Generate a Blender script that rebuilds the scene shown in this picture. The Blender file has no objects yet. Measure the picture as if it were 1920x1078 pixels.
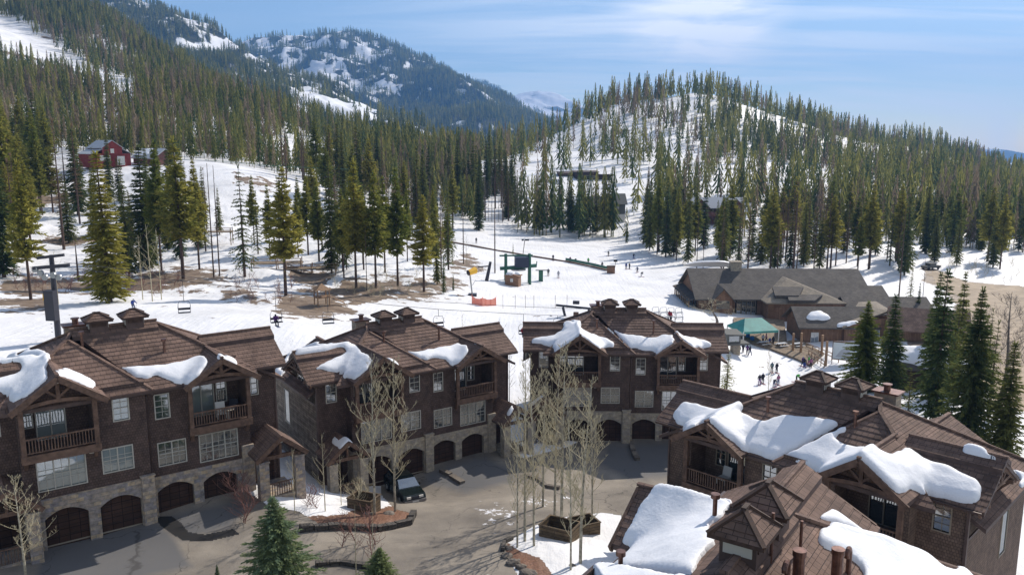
import bpy, bmesh, math, random
import numpy as np
from mathutils import Vector, Matrix
from mathutils.bvhtree import BVHTree
R = math.radians
scene = bpy.context.scene
COL = scene.collection
random.seed(7); RNG = np.random.default_rng(7)

# ------------------------------------------------------------ camera
CH = 24.0; FPX = 1537.489; PITCH = R(9.8968)
cd = bpy.data.cameras.new('camera'); cam = bpy.data.objects.new('camera', cd); COL.objects.link(cam)
cam.location = (0, 0, CH); cam.rotation_euler = (math.pi/2 - PITCH, 0, 0)
cd.sensor_width = 36; cd.lens = FPX/1920*36; cd.clip_start = 0.5; cd.clip_end = 60000
scene.camera = cam

# ------------------------------------------------------------ world, sun, exposure
SUN_AZ = R(41); SUN_EL = R(38)          # azimuth to the right of the view direction (+Y)
world = bpy.data.worlds.new("World"); scene.world = world; world.use_nodes = True
nt = world.node_tree; nt.nodes.clear()
def N(nt, t, **k):
    n = nt.nodes.new(t)
    for a, b in k.items():
        if a == 'inp':
            for i, v in b.items(): n.inputs[i].default_value = v
        else: setattr(n, a, b)
    return n
sky = N(nt, 'ShaderNodeTexSky', sky_type='NISHITA', sun_disc=False, sun_elevation=SUN_EL, sun_rotation=SUN_AZ, altitude=1600, air_density=1.0, dust_density=.9, ozone_density=1.1)
tc = N(nt, 'ShaderNodeTexCoord')
# thin cirrus: project the direction on a high plane, stretched noise
sep = N(nt, 'ShaderNodeSeparateXYZ'); nt.links.new(tc.outputs['Generated'], sep.inputs[0])
zc = N(nt, 'ShaderNodeMath', operation='MAXIMUM', inp={1: 0.03}); nt.links.new(sep.outputs['Z'], zc.inputs[0])
za = N(nt, 'ShaderNodeMath', operation='ADD', inp={1: 0.12}); nt.links.new(zc.outputs[0], za.inputs[0])
dx = N(nt, 'ShaderNodeMath', operation='DIVIDE'); dy = N(nt, 'ShaderNodeMath', operation='DIVIDE')
nt.links.new(sep.outputs['X'], dx.inputs[0]); nt.links.new(za.outputs[0], dx.inputs[1])
nt.links.new(sep.outputs['Y'], dy.inputs[0]); nt.links.new(za.outputs[0], dy.inputs[1])
cmb = N(nt, 'ShaderNodeCombineXYZ'); nt.links.new(dx.outputs[0], cmb.inputs[0]); nt.links.new(dy.outputs[0], cmb.inputs[1])
mp = N(nt, 'ShaderNodeMapping', inp={'Scale': (0.7, 3.2, 1), 'Rotation': (0, 0, R(-14)), 'Location': (3.35, 0.4, 0)}); nt.links.new(cmb.outputs[0], mp.inputs[0])
n1 = N(nt, 'ShaderNodeTexNoise', inp={'Scale': 1.0, 'Detail': 8.0, 'Roughness': 0.55, 'Distortion': 0.5}); nt.links.new(mp.outputs[0], n1.inputs[0])
n2 = N(nt, 'ShaderNodeTexNoise', inp={'Scale': 0.4, 'Detail': 2.0}); nt.links.new(cmb.outputs[0], n2.inputs[0])
cr = N(nt, 'ShaderNodeMapRange', inp={1: 0.40, 2: 0.62, 3: 0.0, 4: 1.0}); nt.links.new(n1.outputs[0], cr.inputs[0])
cr2 = N(nt, 'ShaderNodeMapRange', inp={1: 0.3, 2: 0.6, 3: 0.45, 4: 1.0}); nt.links.new(n2.outputs[0], cr2.inputs[0])
# more cloud toward the right
rx = N(nt, 'ShaderNodeMapRange', inp={1: -0.25, 2: 0.15, 3: 0.06, 4: 0.7}); nt.links.new(sep.outputs['X'], rx.inputs[0])
m1 = N(nt, 'ShaderNodeMath', operation='MULTIPLY'); nt.links.new(cr.outputs[0], m1.inputs[0]); nt.links.new(cr2.outputs[0], m1.inputs[1])
m2 = N(nt, 'ShaderNodeMath', operation='MULTIPLY'); nt.links.new(m1.outputs[0], m2.inputs[0]); nt.links.new(rx.outputs[0], m2.inputs[1])
def dirpuff(px, py, rad, amt):
    a = (px-960)/FPX; b = (539-py)/FPX
    d = Vector((a, math.cos(PITCH)+b*math.sin(PITCH), b*math.cos(PITCH)-math.sin(PITCH))).normalized()
    vd = N(nt, 'ShaderNodeVectorMath', operation='DOT_PRODUCT'); vd.inputs[1].default_value = d
    nt.links.new(tc.outputs['Generated'], vd.inputs[0])
    mr = N(nt, 'ShaderNodeMapRange', interpolation_type='SMOOTHSTEP', inp={1: math.cos(rad), 2: 1.0, 3: 0.0, 4: amt}); nt.links.new(vd.outputs['Value'], mr.inputs[0])
    n3 = N(nt, 'ShaderNodeTexNoise', inp={'Scale': 9.0, 'Detail': 7.0, 'Roughness': 0.55, 'Distortion': .6}); nt.links.new(mpp.outputs[0], n3.inputs[0])
    q = N(nt, 'ShaderNodeMapRange', inp={1: 0.36, 2: 0.62, 3: 0.0, 4: 1.0}); nt.links.new(n3.outputs[0], q.inputs[0])
    mm = N(nt, 'ShaderNodeMath', operation='MULTIPLY'); nt.links.new(mr.outputs[0], mm.inputs[0]); nt.links.new(q.outputs[0], mm.inputs[1])
    return mm
mpp = N(nt, 'ShaderNodeMapping', inp={'Scale': (0.7, 1, 2.6)}); nt.links.new(tc.outputs['Generated'], mpp.inputs[0])
pf = dirpuff(1320, 5, R(6.5), .95)
m3 = N(nt, 'ShaderNodeMath', operation='ADD', use_clamp=True); nt.links.new(m2.outputs[0], m3.inputs[0]); nt.links.new(pf.outputs[0], m3.inputs[1])
mx = N(nt, 'ShaderNodeMix', data_type='RGBA'); nt.links.new(m3.outputs[0], mx.inputs['Factor'])
nt.links.new(sky.outputs[0], mx.inputs['A']); mx.inputs['B'].default_value = (11.5, 11.5, 11.6, 1)
bg = N(nt, 'ShaderNodeBackground', inp={'Strength': 0.108}); nt.links.new(mx.outputs['Result'], bg.inputs[0])
wo = N(nt, 'ShaderNodeOutputWorld'); nt.links.new(bg.outputs[0], wo.inputs[0])
sl = bpy.data.lights.new('sun', 'SUN'); sl.energy = 4.6; sl.angle = R(0.5); sl.color = (1.0, 0.92, 0.82)
sun = bpy.data.objects.new('sun', sl); COL.objects.link(sun)
SD = Vector((math.sin(SUN_AZ)*math.cos(SUN_EL), math.cos(SUN_AZ)*math.cos(SUN_EL), math.sin(SUN_EL)))
sun.rotation_euler = SD.to_track_quat('Z', 'Y').to_euler(); sun.location = SD*300
scene.view_settings.view_transform = 'Standard'; scene.view_settings.look = 'None'
scene.view_settings.exposure = 0.3; scene.view_settings.gamma = 1.0
scene.render.engine = 'CYCLES'
try:
    scene.cycles.volume_bounces = 0; scene.cycles.max_bounces = 6; scene.cycles.transparent_max_bounces = 8
except Exception: pass

# ------------------------------------------------------------ projection helpers
SP, CP = math.sin(PITCH), math.cos(PITCH)
def rayd(px, py):
    a = (px-960)/FPX; b = (539-py)/FPX
    return (a, CP+b*SP, b*CP-SP)
def slope_of(py):
    b = (539-py)/FPX
    return (b*CP-SP)/(CP+b*SP)          # dz/dY
def u_of(px, py):
    b = (539-py)/FPX
    return ((px-960)/FPX)/(CP+b*SP)     # X/Y
def project(P):
    P = np.asarray(P, float); X, Y, Z = P[..., 0], P[..., 1], P[..., 2]-CH
    d = Y*CP-Z*SP; u = Y*SP+Z*CP
    return np.stack([960+FPX*X/d, 539-FPX*u/d], -1)

# ------------------------------------------------------------ mesh builder
class MB:
    def __init__(s, mat=None, mirror=False):
        s.v = []; s.f = []; s.uv = []; s.mi = []; s.m = mat; s.mirror = mirror; s.cur = 0; s.smooth = []
    def poly(s, pts, mi=None, smooth=False):
        pts = [Vector(p) for p in pts]
        if s.m is not None: pts = [s.m @ p for p in pts]
        if s.mirror:
            pts = [Vector((-p.x, p.y, p.z)) for p in pts][::-1]
        n = Vector((0, 0, 0))
        for i in range(1, len(pts)-1): n += (pts[i]-pts[0]).cross(pts[i+1]-pts[0])
        if n.length < 1e-12: return
        n.normalize()
        if abs(n.z) > .999: t = Vector((1, 0, 0))
        else: t = Vector((0, 0, 1)).cross(n).normalized()
        b = n.cross(t)
        k = len(s.v); s.v += [tuple(p) for p in pts]
        s.f.append(tuple(range(k, k+len(pts)))); s.uv += [(p.dot(t), p.dot(b)) for p in pts]
        s.mi.append(s.cur if mi is None else mi); s.smooth.append(smooth)
    def box(s, x0, x1, y0, y1, z0, z1, mi=None, skip=''):
        a = [(x0,y0,z0),(x1,y0,z0),(x1,y1,z0),(x0,y1,z0),(x0,y0,z1),(x1,y0,z1),(x1,y1,z1),(x0,y1,z1)]
        F = {'b':(0,3,2,1),'t':(4,5,6,7),'f':(0,1,5,4),'k':(2,3,7,6),'l':(3,0,4,7),'r':(1,2,6,5)}
        for k, q in F.items():
            if k not in skip: s.poly([a[i] for i in q], mi)
    def beam(s, p0, p1, w, h, mi=None, up=(0, 0, 1)):
        p0 = Vector(p0); p1 = Vector(p1); d = (p1-p0)
        if d.length < 1e-6: return
        d.normalize(); up = Vector(up)
        if abs(d.dot(up)) > .98: up = Vector((0, 1, 0))
        sx = d.cross(up).normalized()*w/2; sz = sx.cross(d).normalized()*h/2
        c = [p0-sx-sz, p0+sx-sz, p0+sx+sz, p0-sx+sz]; e = [q+(p1-p0) for q in c]
        s.poly(c, mi); s.poly(e[::-1], mi)
        for i in range(4): j = (i+1) % 4; s.poly([c[j], c[i], e[i], e[j]], mi)
    def tube(s, pts, rad, n=8, mi=None, cap=True, smooth=True):
        pts = [Vector(p) for p in pts]
        rad = [rad]*len(pts) if not hasattr(rad, '__len__') else rad
        rings = []
        d0 = (pts[1]-pts[0]).normalized(); ref = Vector((0, 0, 1)) if abs(d0.z) < .9 else Vector((1, 0, 0))
        sx = d0.cross(ref).normalized()
        for i, p in enumerate(pts):
            d = (pts[min(i+1, len(pts)-1)]-pts[max(i-1, 0)]).normalized()
            sx = (sx-d*sx.dot(d)).normalized(); sy = d.cross(sx)
            rings.append([p+(sx*math.cos(2*math.pi*k/n)+sy*math.sin(2*math.pi*k/n))*rad[i] for k in range(n)])
        for a, b in zip(rings[:-1], rings[1:]):
            for k in range(n):
                l = (k+1) % n; s.poly([a[k], a[l], b[l], b[k]], mi, smooth)
        if cap: s.poly(rings[0][::-1], mi); s.poly(rings[-1], mi)
    def build(s, name, mats, parent=None, weld=False):
        if not s.v:
            return None
        if not isinstance(mats, (list, tuple)): mats = [mats]
        me = bpy.data.meshes.new(name)
        me.from_pydata(s.v, [], s.f)
        for m in mats: me.materials.append(m)
        uvl = me.uv_layers.new(name='UVMap')
        uvl.data.foreach_set('uv', np.array(s.uv, 'f').ravel())
        me.polygons.foreach_set('material_index', np.array(s.mi, 'i'))
        me.polygons.foreach_set('use_smooth', np.array(s.smooth, bool))
        if weld:
            bm = bmesh.new(); bm.from_mesh(me); bmesh.ops.remove_doubles(bm, verts=bm.verts, dist=1e-4); bm.to_mesh(me); bm.free()
        me.update()
        o = bpy.data.objects.new(name, me); COL.objects.link(o)
        if parent is not None: o.parent = parent
        return o
def fastmesh(name, V, F, mat, parent=None, smooth=False, attrs=None):
    me = bpy.data.meshes.new(name); V = np.asarray(V, 'f'); F = np.asarray(F, 'i')
    n = F.shape[1]
    me.vertices.add(len(V)); me.vertices.foreach_set('co', V.ravel())
    me.loops.add(F.size); me.loops.foreach_set('vertex_index', F.ravel())
    me.polygons.add(len(F)); me.polygons.foreach_set('loop_start', np.arange(0, F.size, n, dtype='i'))
    if smooth: me.polygons.foreach_set('use_smooth', np.ones(len(F), bool))
    me.update(calc_edges=True)
    for k, a in (attrs or {}).items():
        at = me.attributes.new(k, 'FLOAT', 'POINT'); at.data.foreach_set('value', np.asarray(a, 'f'))
    for m in (mat if isinstance(mat, (list, tuple)) else [mat]): me.materials.append(m)
    o = bpy.data.objects.new(name, me); COL.objects.link(o)
    if parent is not None: o.parent = parent
    return o
def tag(o, label=None, cat=None, group=None, kind=None):
    if label: o['label'] = label
    if cat: o['category'] = cat
    if group: o['group'] = group
    if kind: o['kind'] = kind
    return o
def empty(name, loc, rz=0, label=None, cat=None, group=None):
    o = bpy.data.objects.new(name, None); COL.objects.link(o); o.location = loc; o.rotation_euler = (0, 0, rz); o.empty_display_size = .3
    return tag(o, label, cat, group)
def copy_tree(o, parent=None):
    c = o.copy(); COL.objects.link(c)
    if parent is not None: c.parent = parent
    for ch in KIDS.get(o.name, []) if False else list(o.children): copy_tree(ch, c)
    return c

# ------------------------------------------------------------ materials
def mat(name, col, rough=.8, spec=.3, metal=0, noise=None, bump=None, coord='Object', col2=None, emit=None):
    m = bpy.data.materials.new(name); m.use_nodes = True; nt = m.node_tree
    p = nt.nodes['Principled BSDF']; p.inputs['Roughness'].default_value = rough; p.inputs['Metallic'].default_value = metal
    p.inputs['Specular IOR Level'].default_value = spec
    p.inputs['Base Color'].default_value = (*col, 1)
    t = N(nt, 'ShaderNodeTexCoord')
    if noise:                                # (scale, detail, amount)  col -> col2
        c2 = col2 or tuple(c*(1-noise[2]) for c in col)
        n = N(nt, 'ShaderNodeTexNoise', inp={'Scale': noise[0], 'Detail': noise[1], 'Roughness': .6}); nt.links.new(t.outputs[coord], n.inputs[0])
        mr = N(nt, 'ShaderNodeMapRange', inp={1: .35, 2: .65}); nt.links.new(n.outputs[0], mr.inputs[0])
        x = N(nt, 'ShaderNodeMix', data_type='RGBA'); nt.links.new(mr.outputs[0], x.inputs['Factor']); x.inputs['A'].default_value = (*col, 1); x.inputs['B'].default_value = (*c2, 1)
        nt.links.new(x.outputs['Result'], p.inputs['Base Color'])
    if bump:                                 # (scale, strength, distance)
        n = N(nt, 'ShaderNodeTexNoise', inp={'Scale': bump[0], 'Detail': 5.0}); nt.links.new(t.outputs[coord], n.inputs[0])
        b = N(nt, 'ShaderNodeBump', inp={'Strength': bump[1], 'Distance': bump[2]}); nt.links.new(n.outputs[0], b.inputs['Height']); nt.links.new(b.outputs[0], p.inputs['Normal'])
    return m
def brickmat(name, c1, c2, mortar, w, h, msize, rough=.85, bumpd=.02, offset=.5, noise=(.7, .4), var=.6, spec=.25, nscale=1.2, warp=0):
    m = bpy.data.materials.new(name); m.use_nodes = True; nt = m.node_tree; p = nt.nodes['Principled BSDF']
    p.inputs['Roughness'].default_value = rough; p.inputs['Specular IOR Level'].default_value = spec
    t = N(nt, 'ShaderNodeTexCoord'); src = t.outputs['UV']
    if warp:
        nn = N(nt, 'ShaderNodeTexNoise', inp={'Scale': 2.2, 'Detail': 2.0}); nt.links.new(src, nn.inputs[0])
        ma = N(nt, 'ShaderNodeVectorMath', operation='MULTIPLY_ADD'); ma.inputs[1].default_value = (warp, warp, 0)
        nt.links.new(nn.outputs['Color'], ma.inputs[0]); nt.links.new(src, ma.inputs[2]); src = ma.outputs[0]
    b = N(nt, 'ShaderNodeTexBrick', offset=offset, inp={'Color1': (*c1, 1), 'Color2': (*c2, 1), 'Mortar': (*mortar, 1), 'Scale': 1.0, 'Mortar Size': msize, 'Mortar Smooth': .3, 'Bias': 0.0, 'Brick Width': w, 'Row Height': h})
    nt.links.new(src, b.inputs[0])
    n = N(nt, 'ShaderNodeTexNoise', inp={'Scale': nscale, 'Detail': 6.0, 'Roughness': .65}); nt.links.new(t.outputs['UV'], n.inputs[0])
    mr = N(nt, 'ShaderNodeMapRange', inp={1: .3, 2: .7, 3: 1-noise[1], 4: 1+noise[1]*.5}); nt.links.new(n.outputs[0], mr.inputs[0])
    vm = N(nt, 'ShaderNodeVectorMath', operation='SCALE'); nt.links.new(b.outputs[0], vm.inputs[0]); nt.links.new(mr.outputs[0], vm.inputs['Scale'])
    nt.links.new(vm.outputs[0], p.inputs['Base Color'])
    inv = N(nt, 'ShaderNodeMath', operation='SUBTRACT', inp={0: 1.0}); nt.links.new(b.outputs['Fac'], inv.inputs[1])
    n5 = N(nt, 'ShaderNodeTexNoise', inp={'Scale': 14.0, 'Detail': 4.0}); nt.links.new(t.outputs['UV'], n5.inputs[0])
    ad = N(nt, 'ShaderNodeMath', operation='MULTIPLY_ADD', inp={1: .5}); nt.links.new(n5.outputs[0], ad.inputs[0]); nt.links.new(inv.outputs[0], ad.inputs[2])
    bp = N(nt, 'ShaderNodeBump', inp={'Strength': .8, 'Distance': bumpd}); nt.links.new(ad.outputs[0], bp.inputs['Height']); nt.links.new(bp.outputs[0], p.inputs['Normal'])
    return m
M = {}
M['roof'] = brickmat('roof_tiles', (.205, .134, .104), (.148, .096, .075), (.055, .038, .032), .34, .40, .012, noise=(.7, .5), bumpd=.03, nscale=.55)
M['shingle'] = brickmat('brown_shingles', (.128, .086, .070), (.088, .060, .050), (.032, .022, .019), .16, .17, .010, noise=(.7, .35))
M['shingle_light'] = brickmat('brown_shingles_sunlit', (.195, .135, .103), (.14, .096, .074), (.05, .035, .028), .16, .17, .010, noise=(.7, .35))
M['board'] = brickmat('weathered_boards', (.30, .25, .20), (.16, .13, .10), (.03, .022, .018), 2.6, .20, .012, noise=(.7, .6), nscale=2.0)
M['stone'] = brickmat('field_stone', (.50, .38, .25), (.25, .23, .24), (.33, .30, .26), .46, .26, .022, offset=.37, noise=(.7, .5), bumpd=.06, nscale=3.0, warp=.10)
M['stone_pale'] = brickmat('pale_stone', (.46, .38, .27), (.32, .28, .24), (.33, .30, .25), .46, .22, .02, offset=.37, noise=(.7, .4), bumpd=.05, nscale=3.0, warp=.08)
M['timber'] = mat('timber', (.165, .100, .070), .75, noise=(3, 4, .5), bump=(30, .3, .02))
M['timber_dark'] = mat('dark_timber', (.075, .045, .034), .75, noise=(3, 4, .5), bump=(30, .3, .02))
M['fascia'] = mat('fascia_paint', (.105, .070, .060), .6, noise=(2, 3, .35))
M['frame'] = mat('window_frame_paint', (.42, .40, .35), .5)
M['frame_dark'] = mat('window_frame_tan', (.26, .22, .17), .6)
M['garage'] = brickmat('garage_boards', (.062, .033, .023), (.045, .025, .018), (.015, .009, .007), .6, .45, .02, offset=0, noise=(.7, .3))
M['gutter'] = mat('gutter_metal', (.07, .045, .038), .4, .5, .3)
M['copper'] = mat('aged_copper', (.20, .11, .085), .4, .5, .7, noise=(5, 4, .5))
M['dark'] = mat('shadowed_interior', (.02, .018, .016), .9)
M['curtain'] = mat('drawn_curtain', (.45, .50, .50), .9)
def glassmat(name, tint, gl=.55, rough=.04):
    m = bpy.data.materials.new(name); m.use_nodes = True; nt = m.node_tree; nt.nodes.clear()
    o = N(nt, 'ShaderNodeOutputMaterial'); d = N(nt, 'ShaderNodeBsdfDiffuse', inp={'Color': (*tint, 1)}); g = N(nt, 'ShaderNodeBsdfGlossy', inp={'Color': (.9, .95, 1, 1), 'Roughness': rough})
    t = N(nt, 'ShaderNodeTexCoord'); n = N(nt, 'ShaderNodeTexNoise', inp={'Scale': 1.6, 'Detail': 1.0}); nt.links.new(t.outputs['Object'], n.inputs[0])
    b = N(nt, 'ShaderNodeBump', inp={'Strength': .25, 'Distance': .02}); nt.links.new(n.outputs[0], b.inputs['Height']); nt.links.new(b.outputs[0], g.inputs['Normal'])
    x = N(nt, 'ShaderNodeMixShader', inp={0: gl}); nt.links.new(d.outputs[0], x.inputs[1]); nt.links.new(g.outputs[0], x.inputs[2]); nt.links.new(x.outputs[0], o.inputs[0])
    return m
M['glass'] = glassmat('window_glass', (.035, .045, .05), .30)
M['glass_curtain'] = glassmat('curtained_glass', (.20, .24, .24), .25)
# snow
def snowmat(name, col=(.80, .81, .83), b1=(1.2, .25, .25), b2=(9, .25, .05)):
    m = bpy.data.materials.new(name); m.use_nodes = True; nt = m.node_tree; p = nt.nodes['Principled BSDF']
    p.inputs['Base Color'].default_value = (*col, 1); p.inputs['Roughness'].default_value = .55; p.inputs['Specular IOR Level'].default_value = .25
    t = N(nt, 'ShaderNodeTexCoord')
    a = N(nt, 'ShaderNodeTexNoise', inp={'Scale': b1[0], 'Detail': 4.0}); nt.links.new(t.outputs['Object'], a.inputs[0])
    b = N(nt, 'ShaderNodeBump', inp={'Strength': b1[1], 'Distance': b1[2]}); nt.links.new(a.outputs[0], b.inputs['Height'])
    c = N(nt, 'ShaderNodeTexNoise', inp={'Scale': b2[0], 'Detail': 6.0}); nt.links.new(t.outputs['Object'], c.inputs[0])
    e = N(nt, 'ShaderNodeBump', inp={'Strength': b2[1], 'Distance': b2[2]}); nt.links.new(c.outputs[0], e.inputs['Height']); nt.links.new(b.outputs[0], e.inputs['Normal']); nt.links.new(e.outputs[0], p.inputs['Normal'])
    return m
M['snow'] = snowmat('roof_snow')
M['bark'] = mat('conifer_bark', (.115, .075, .058), .9, noise=(6, 4, .5), bump=(14, .6, .05))
M['bark_grey'] = mat('grey_bark', (.20, .165, .14), .9, noise=(6, 4, .5), bump=(14, .6, .05))
M['aspen'] = mat('aspen_bark', (.50, .46, .35), .7, noise=(4, 6, .4), col2=(.17, .15, .11))
M['twig'] = mat('bare_twigs', (.48, .42, .28), .8)
M['twig_red'] = mat('reddish_twigs', (.20, .10, .08), .8)
def leafmat(name, a, b, trans=.35, rnd=.5):
    m = bpy.data.materials.new(name); m.use_nodes = True; nt = m.node_tree; nt.nodes.clear()
    o = N(nt, 'ShaderNodeOutputMaterial'); t = N(nt, 'ShaderNodeTexCoord'); oi = N(nt, 'ShaderNodeObjectInfo')
    n = N(nt, 'ShaderNodeTexNoise', inp={'Scale': .9, 'Detail': 3.0}); nt.links.new(t.outputs['Object'], n.inputs[0])
    mr = N(nt, 'ShaderNodeMapRange', inp={1: .3, 2: .7, 3: -.5, 4: .5}); nt.links.new(n.outputs[0], mr.inputs[0])
    at = N(nt, 'ShaderNodeAttribute', attribute_name='tint')
    ad0 = N(nt, 'ShaderNodeMath', operation='ADD'); nt.links.new(oi.outputs['Random'], ad0.inputs[0]); nt.links.new(at.outputs['Fac'], ad0.inputs[1])
    fr = N(nt, 'ShaderNodeMath', operation='FRACT'); nt.links.new(ad0.outputs[0], fr.inputs[0])
    ad = N(nt, 'ShaderNodeMath', operation='ADD', use_clamp=True); nt.links.new(fr.outputs[0], ad.inputs[0]); nt.links.new(mr.outputs[0], ad.inputs[1])
    x = N(nt, 'ShaderNodeMix', data_type='RGBA'); nt.links.new(ad.outputs[0], x.inputs['Factor']); x.inputs['A'].default_value = (*a, 1); x.inputs['B'].default_value = (*b, 1)
    d = N(nt, 'ShaderNodeBsdfDiffuse'); tr = N(nt, 'ShaderNodeBsdfTranslucent'); ms = N(nt, 'ShaderNodeMixShader', inp={0: trans})
    nt.links.new(x.outputs['Result'], d.inputs[0]); nt.links.new(x.outputs['Result'], tr.inputs[0]); nt.links.new(d.outputs[0], ms.inputs[1]); nt.links.new(tr.outputs[0], ms.inputs[2]); nt.links.new(ms.outputs[0], o.inputs[0])
    return m
M['spruce'] = leafmat('spruce_needles', (.068, .096, .040), (.175, .180, .055), .55)
M['pine'] = leafmat('pine_needles', (.13, .155, .036), (.30, .27, .06), .55)
M['bluespruce'] = leafmat('blue_spruce_needles', (.11, .17, .115), (.21, .25, .11), .4)
M['forest'] = leafmat('forest_needles', (.055, .085, .036), (.24, .225, .065), .55)
M['larch'] = leafmat('larch_twigs', (.15, .10, .065), (.24, .165, .10), .3)
M['forest_larch'] = leafmat('bare_larch_twigs', (.17, .130, .09), (.27, .21, .14), .4)
M['hut'] = mat('hut_boards', (.26, .15, .095), .8, noise=(3, 3, .3))
# ------------------------------------------------------------ terrain height from surveyed points (u = X/Y, lnY) -> slope q = (z-CH)/Y
HOUSES = {'A': (-23.38, 50.01, 0.0, 54.44), 'B': (-7.15, 66.36, -3.22, 56.3), 'C': (11.24, 76.04, -4.36, 91.37), 'D': (15.93, 44.91, -2.8, 135.01), 'E': (3.7, 26.6, 0.1, 214.46)}
PXY = [ # px, py, Y
 (0,640,86),(120,640,88),(0,570,112),(250,575,108),(500,580,115),(560,620,98),(600,570,125),(750,560,140),(900,560,152),(960,650,112),(1000,590,135),
 (1060,590,128),(1250,600,135),(980,530,185),(1180,507,215),(1430,720,118),(1560,640,140),(1400,640,140),(1400,745,106),(1750,700,106),(1850,600,150),(1750,520,212),(1850,470,290),(1920,560,180),(1920,700,100),
 (1300,500,232),(1200,445,300),(1000,440,292),(850,420,280),(1120,470,258),(650,545,145),(700,520,158),(830,470,210),(760,440,250),
 (500,520,150),(500,490,172),(430,450,195),(450,385,232),(400,312,262),(500,350,252),(560,400,240),(250,535,138),(250,510,155),(100,530,140),(100,420,200),(200,440,195),(100,310,268),(200,297,272),(280,305,272),(50,262,320),(0,400,205),
 (100,210,420),(0,150,560),(0,60,800),(30,-20,1150),(-200,0,700),(-200,200,300),(-200,400,170),(-200,600,90),(-200,-60,1200),
 (150,34,1250),(200,138,700),(300,114,1000),(300,200,480),(400,172,800),(400,240,420),(500,220,640),(550,275,420),(600,262,560),(680,292,460),(600,330,330),(700,330,380),(850,312,500),(800,360,340),
 (950,300,560),(1000,265,650),(1100,218,760),(1200,190,800),(1270,184,820),(1350,197,830),(1450,215,850),(1550,242,870),(1650,268,880),(1750,292,900),(1850,322,900),(1930,350,880),(2100,390,800),
 (1230,300,520),(1230,370,400),(1400,420,330),(1400,330,480),(1650,400,380),(1650,330,540),(1900,420,400),(1050,330,440),(950,350,400),(1100,280,600),(1300,240,660),(1500,280,680),(1750,340,640),(1550,470,250),(1400,500,215),(2200,500,250),(2200,700,100),
]
pts = []
for px, py, Y in PXY: pts.append((u_of(px, py), math.log(Y), slope_of(py)))
def addz(X, Y, z): pts.append((X/Y, math.log(Y), (z-CH)/Y))
for k, (X, Y, z, az) in HOUSES.items():
    a = R(az); ex = (math.sin(a), math.cos(a)); ey = (-math.cos(a), math.sin(a))
    for lx, ly in ((-8, -.5), (8, -.5), (0, -1), (-8, 11), (8, 11), (0, -5)):
        if k == 'E' and ly > 0 and lx > 0: continue
        X1, Y1 = X+lx*ex[0]+ly*ey[0], Y+lx*ex[1]+ly*ey[1]
        if Y1 > 16: addz(X1, Y1, z-(.25 if ly == -5 else 0))
for X, Y, z in ((-12,38,0),(-6,46,-.8),(0,50,-1.5),(-2,58,-2.4),(5,60,-3),(8,66,-3.9),(12,66,-4.0),(4,46,-.8),(-20,30,.3),(0,30,.3),(15,30,-.5),(30,40,-2.5),(-40,40,.5),(0,15,.3),(-15,15,.4),(20,15,0)): addz(X, Y, z)
# behind the ridges the ground falls away
for px, py, Y in ((30,-20,1150),(150,34,1250),(300,114,1000),(400,172,800),(500,220,640),(600,262,560),(680,292,460),(850,312,500)):
    addz(u_of(px,py)*Y*1.5, Y*1.5, CH+slope_of(py)*Y-.10*Y); addz(u_of(px,py)*Y*2.6, Y*2.6, -60)
for px, py, Y in ((1000,265,650),(1100,218,760),(1200,190,800),(1350,197,830),(1550,242,870),(1750,292,900),(1930,350,880)):
    addz(u_of(px,py)*Y*1.35, Y*1.35, CH+slope_of(py)*Y-.07*Y); addz(u_of(px,py)*Y*2.6, Y*2.6, -90)
pts = np.array(pts); CN = pts[:, :2]*np.array([1.0, 1.0])
def tps_k(r2): return np.where(r2 > 1e-12, .5*r2*np.log(np.maximum(r2, 1e-12)), 0)
def _fit():
    n = len(CN); D = ((CN[:, None]-CN[None])**2).sum(-1); K = tps_k(D)+np.eye(n)*2e-4
    P = np.concatenate([np.ones((n, 1)), CN], 1); A = np.zeros((n+3, n+3)); A[:n, :n] = K; A[:n, n:] = P; A[n:, :n] = P.T
    return np.linalg.solve(A, np.concatenate([pts[:, 2], np.zeros(3)]))
WT = _fit()
def q_at(u, l):
    u = np.asarray(u, float); l = np.asarray(l, float); sh = u.shape; u = u.ravel(); l = l.ravel(); out = np.empty(len(u))
    for i in range(0, len(u), 40000):
        a = u[i:i+40000]; b = l[i:i+40000]
        r2 = (a[:, None]-CN[None, :, 0])**2+(b[:, None]-CN[None, :, 1])**2
        out[i:i+40000] = tps_k(r2)@WT[:-3]+WT[-3]+WT[-2]*a+WT[-1]*b
    return out.reshape(sh)
# value noise for numpy
_perm = RNG.random((256, 256))
def vnoise(x, y, sc, octv=4, gain=.5):
    x = np.asarray(x, float)/sc+37.3; y = np.asarray(y, float)/sc+91.7; o = 0; a = 1; t = 0
    for k in range(octv):
        xi = np.floor(x).astype(int); yi = np.floor(y).astype(int); fx = x-xi; fy = y-yi; fx = fx*fx*(3-2*fx); fy = fy*fy*(3-2*fy)
        g = lambda i, j: _perm[(xi+i) % 256, (yi+j) % 256]
        o = o+a*((g(0,0)*(1-fx)+g(1,0)*fx)*(1-fy)+(g(0,1)*(1-fx)+g(1,1)*fx)*fy-.5); t += a; a *= gain; x = x*2.03+5; y = y*2.03+9
    return o/t*2
def inpoly(px, py, poly):
    px = np.asarray(px, float); py = np.asarray(py, float); c = np.zeros(px.shape, bool); n = len(poly)
    for i in range(n):
        x0, y0 = poly[i]; x1, y1 = poly[(i+1) % n]
        if y0 == y1: continue
        m = ((y0 > py) != (y1 > py)) & (px < (x1-x0)*(py-y0)/(y1-y0)+x0); c ^= m
    return c
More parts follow.
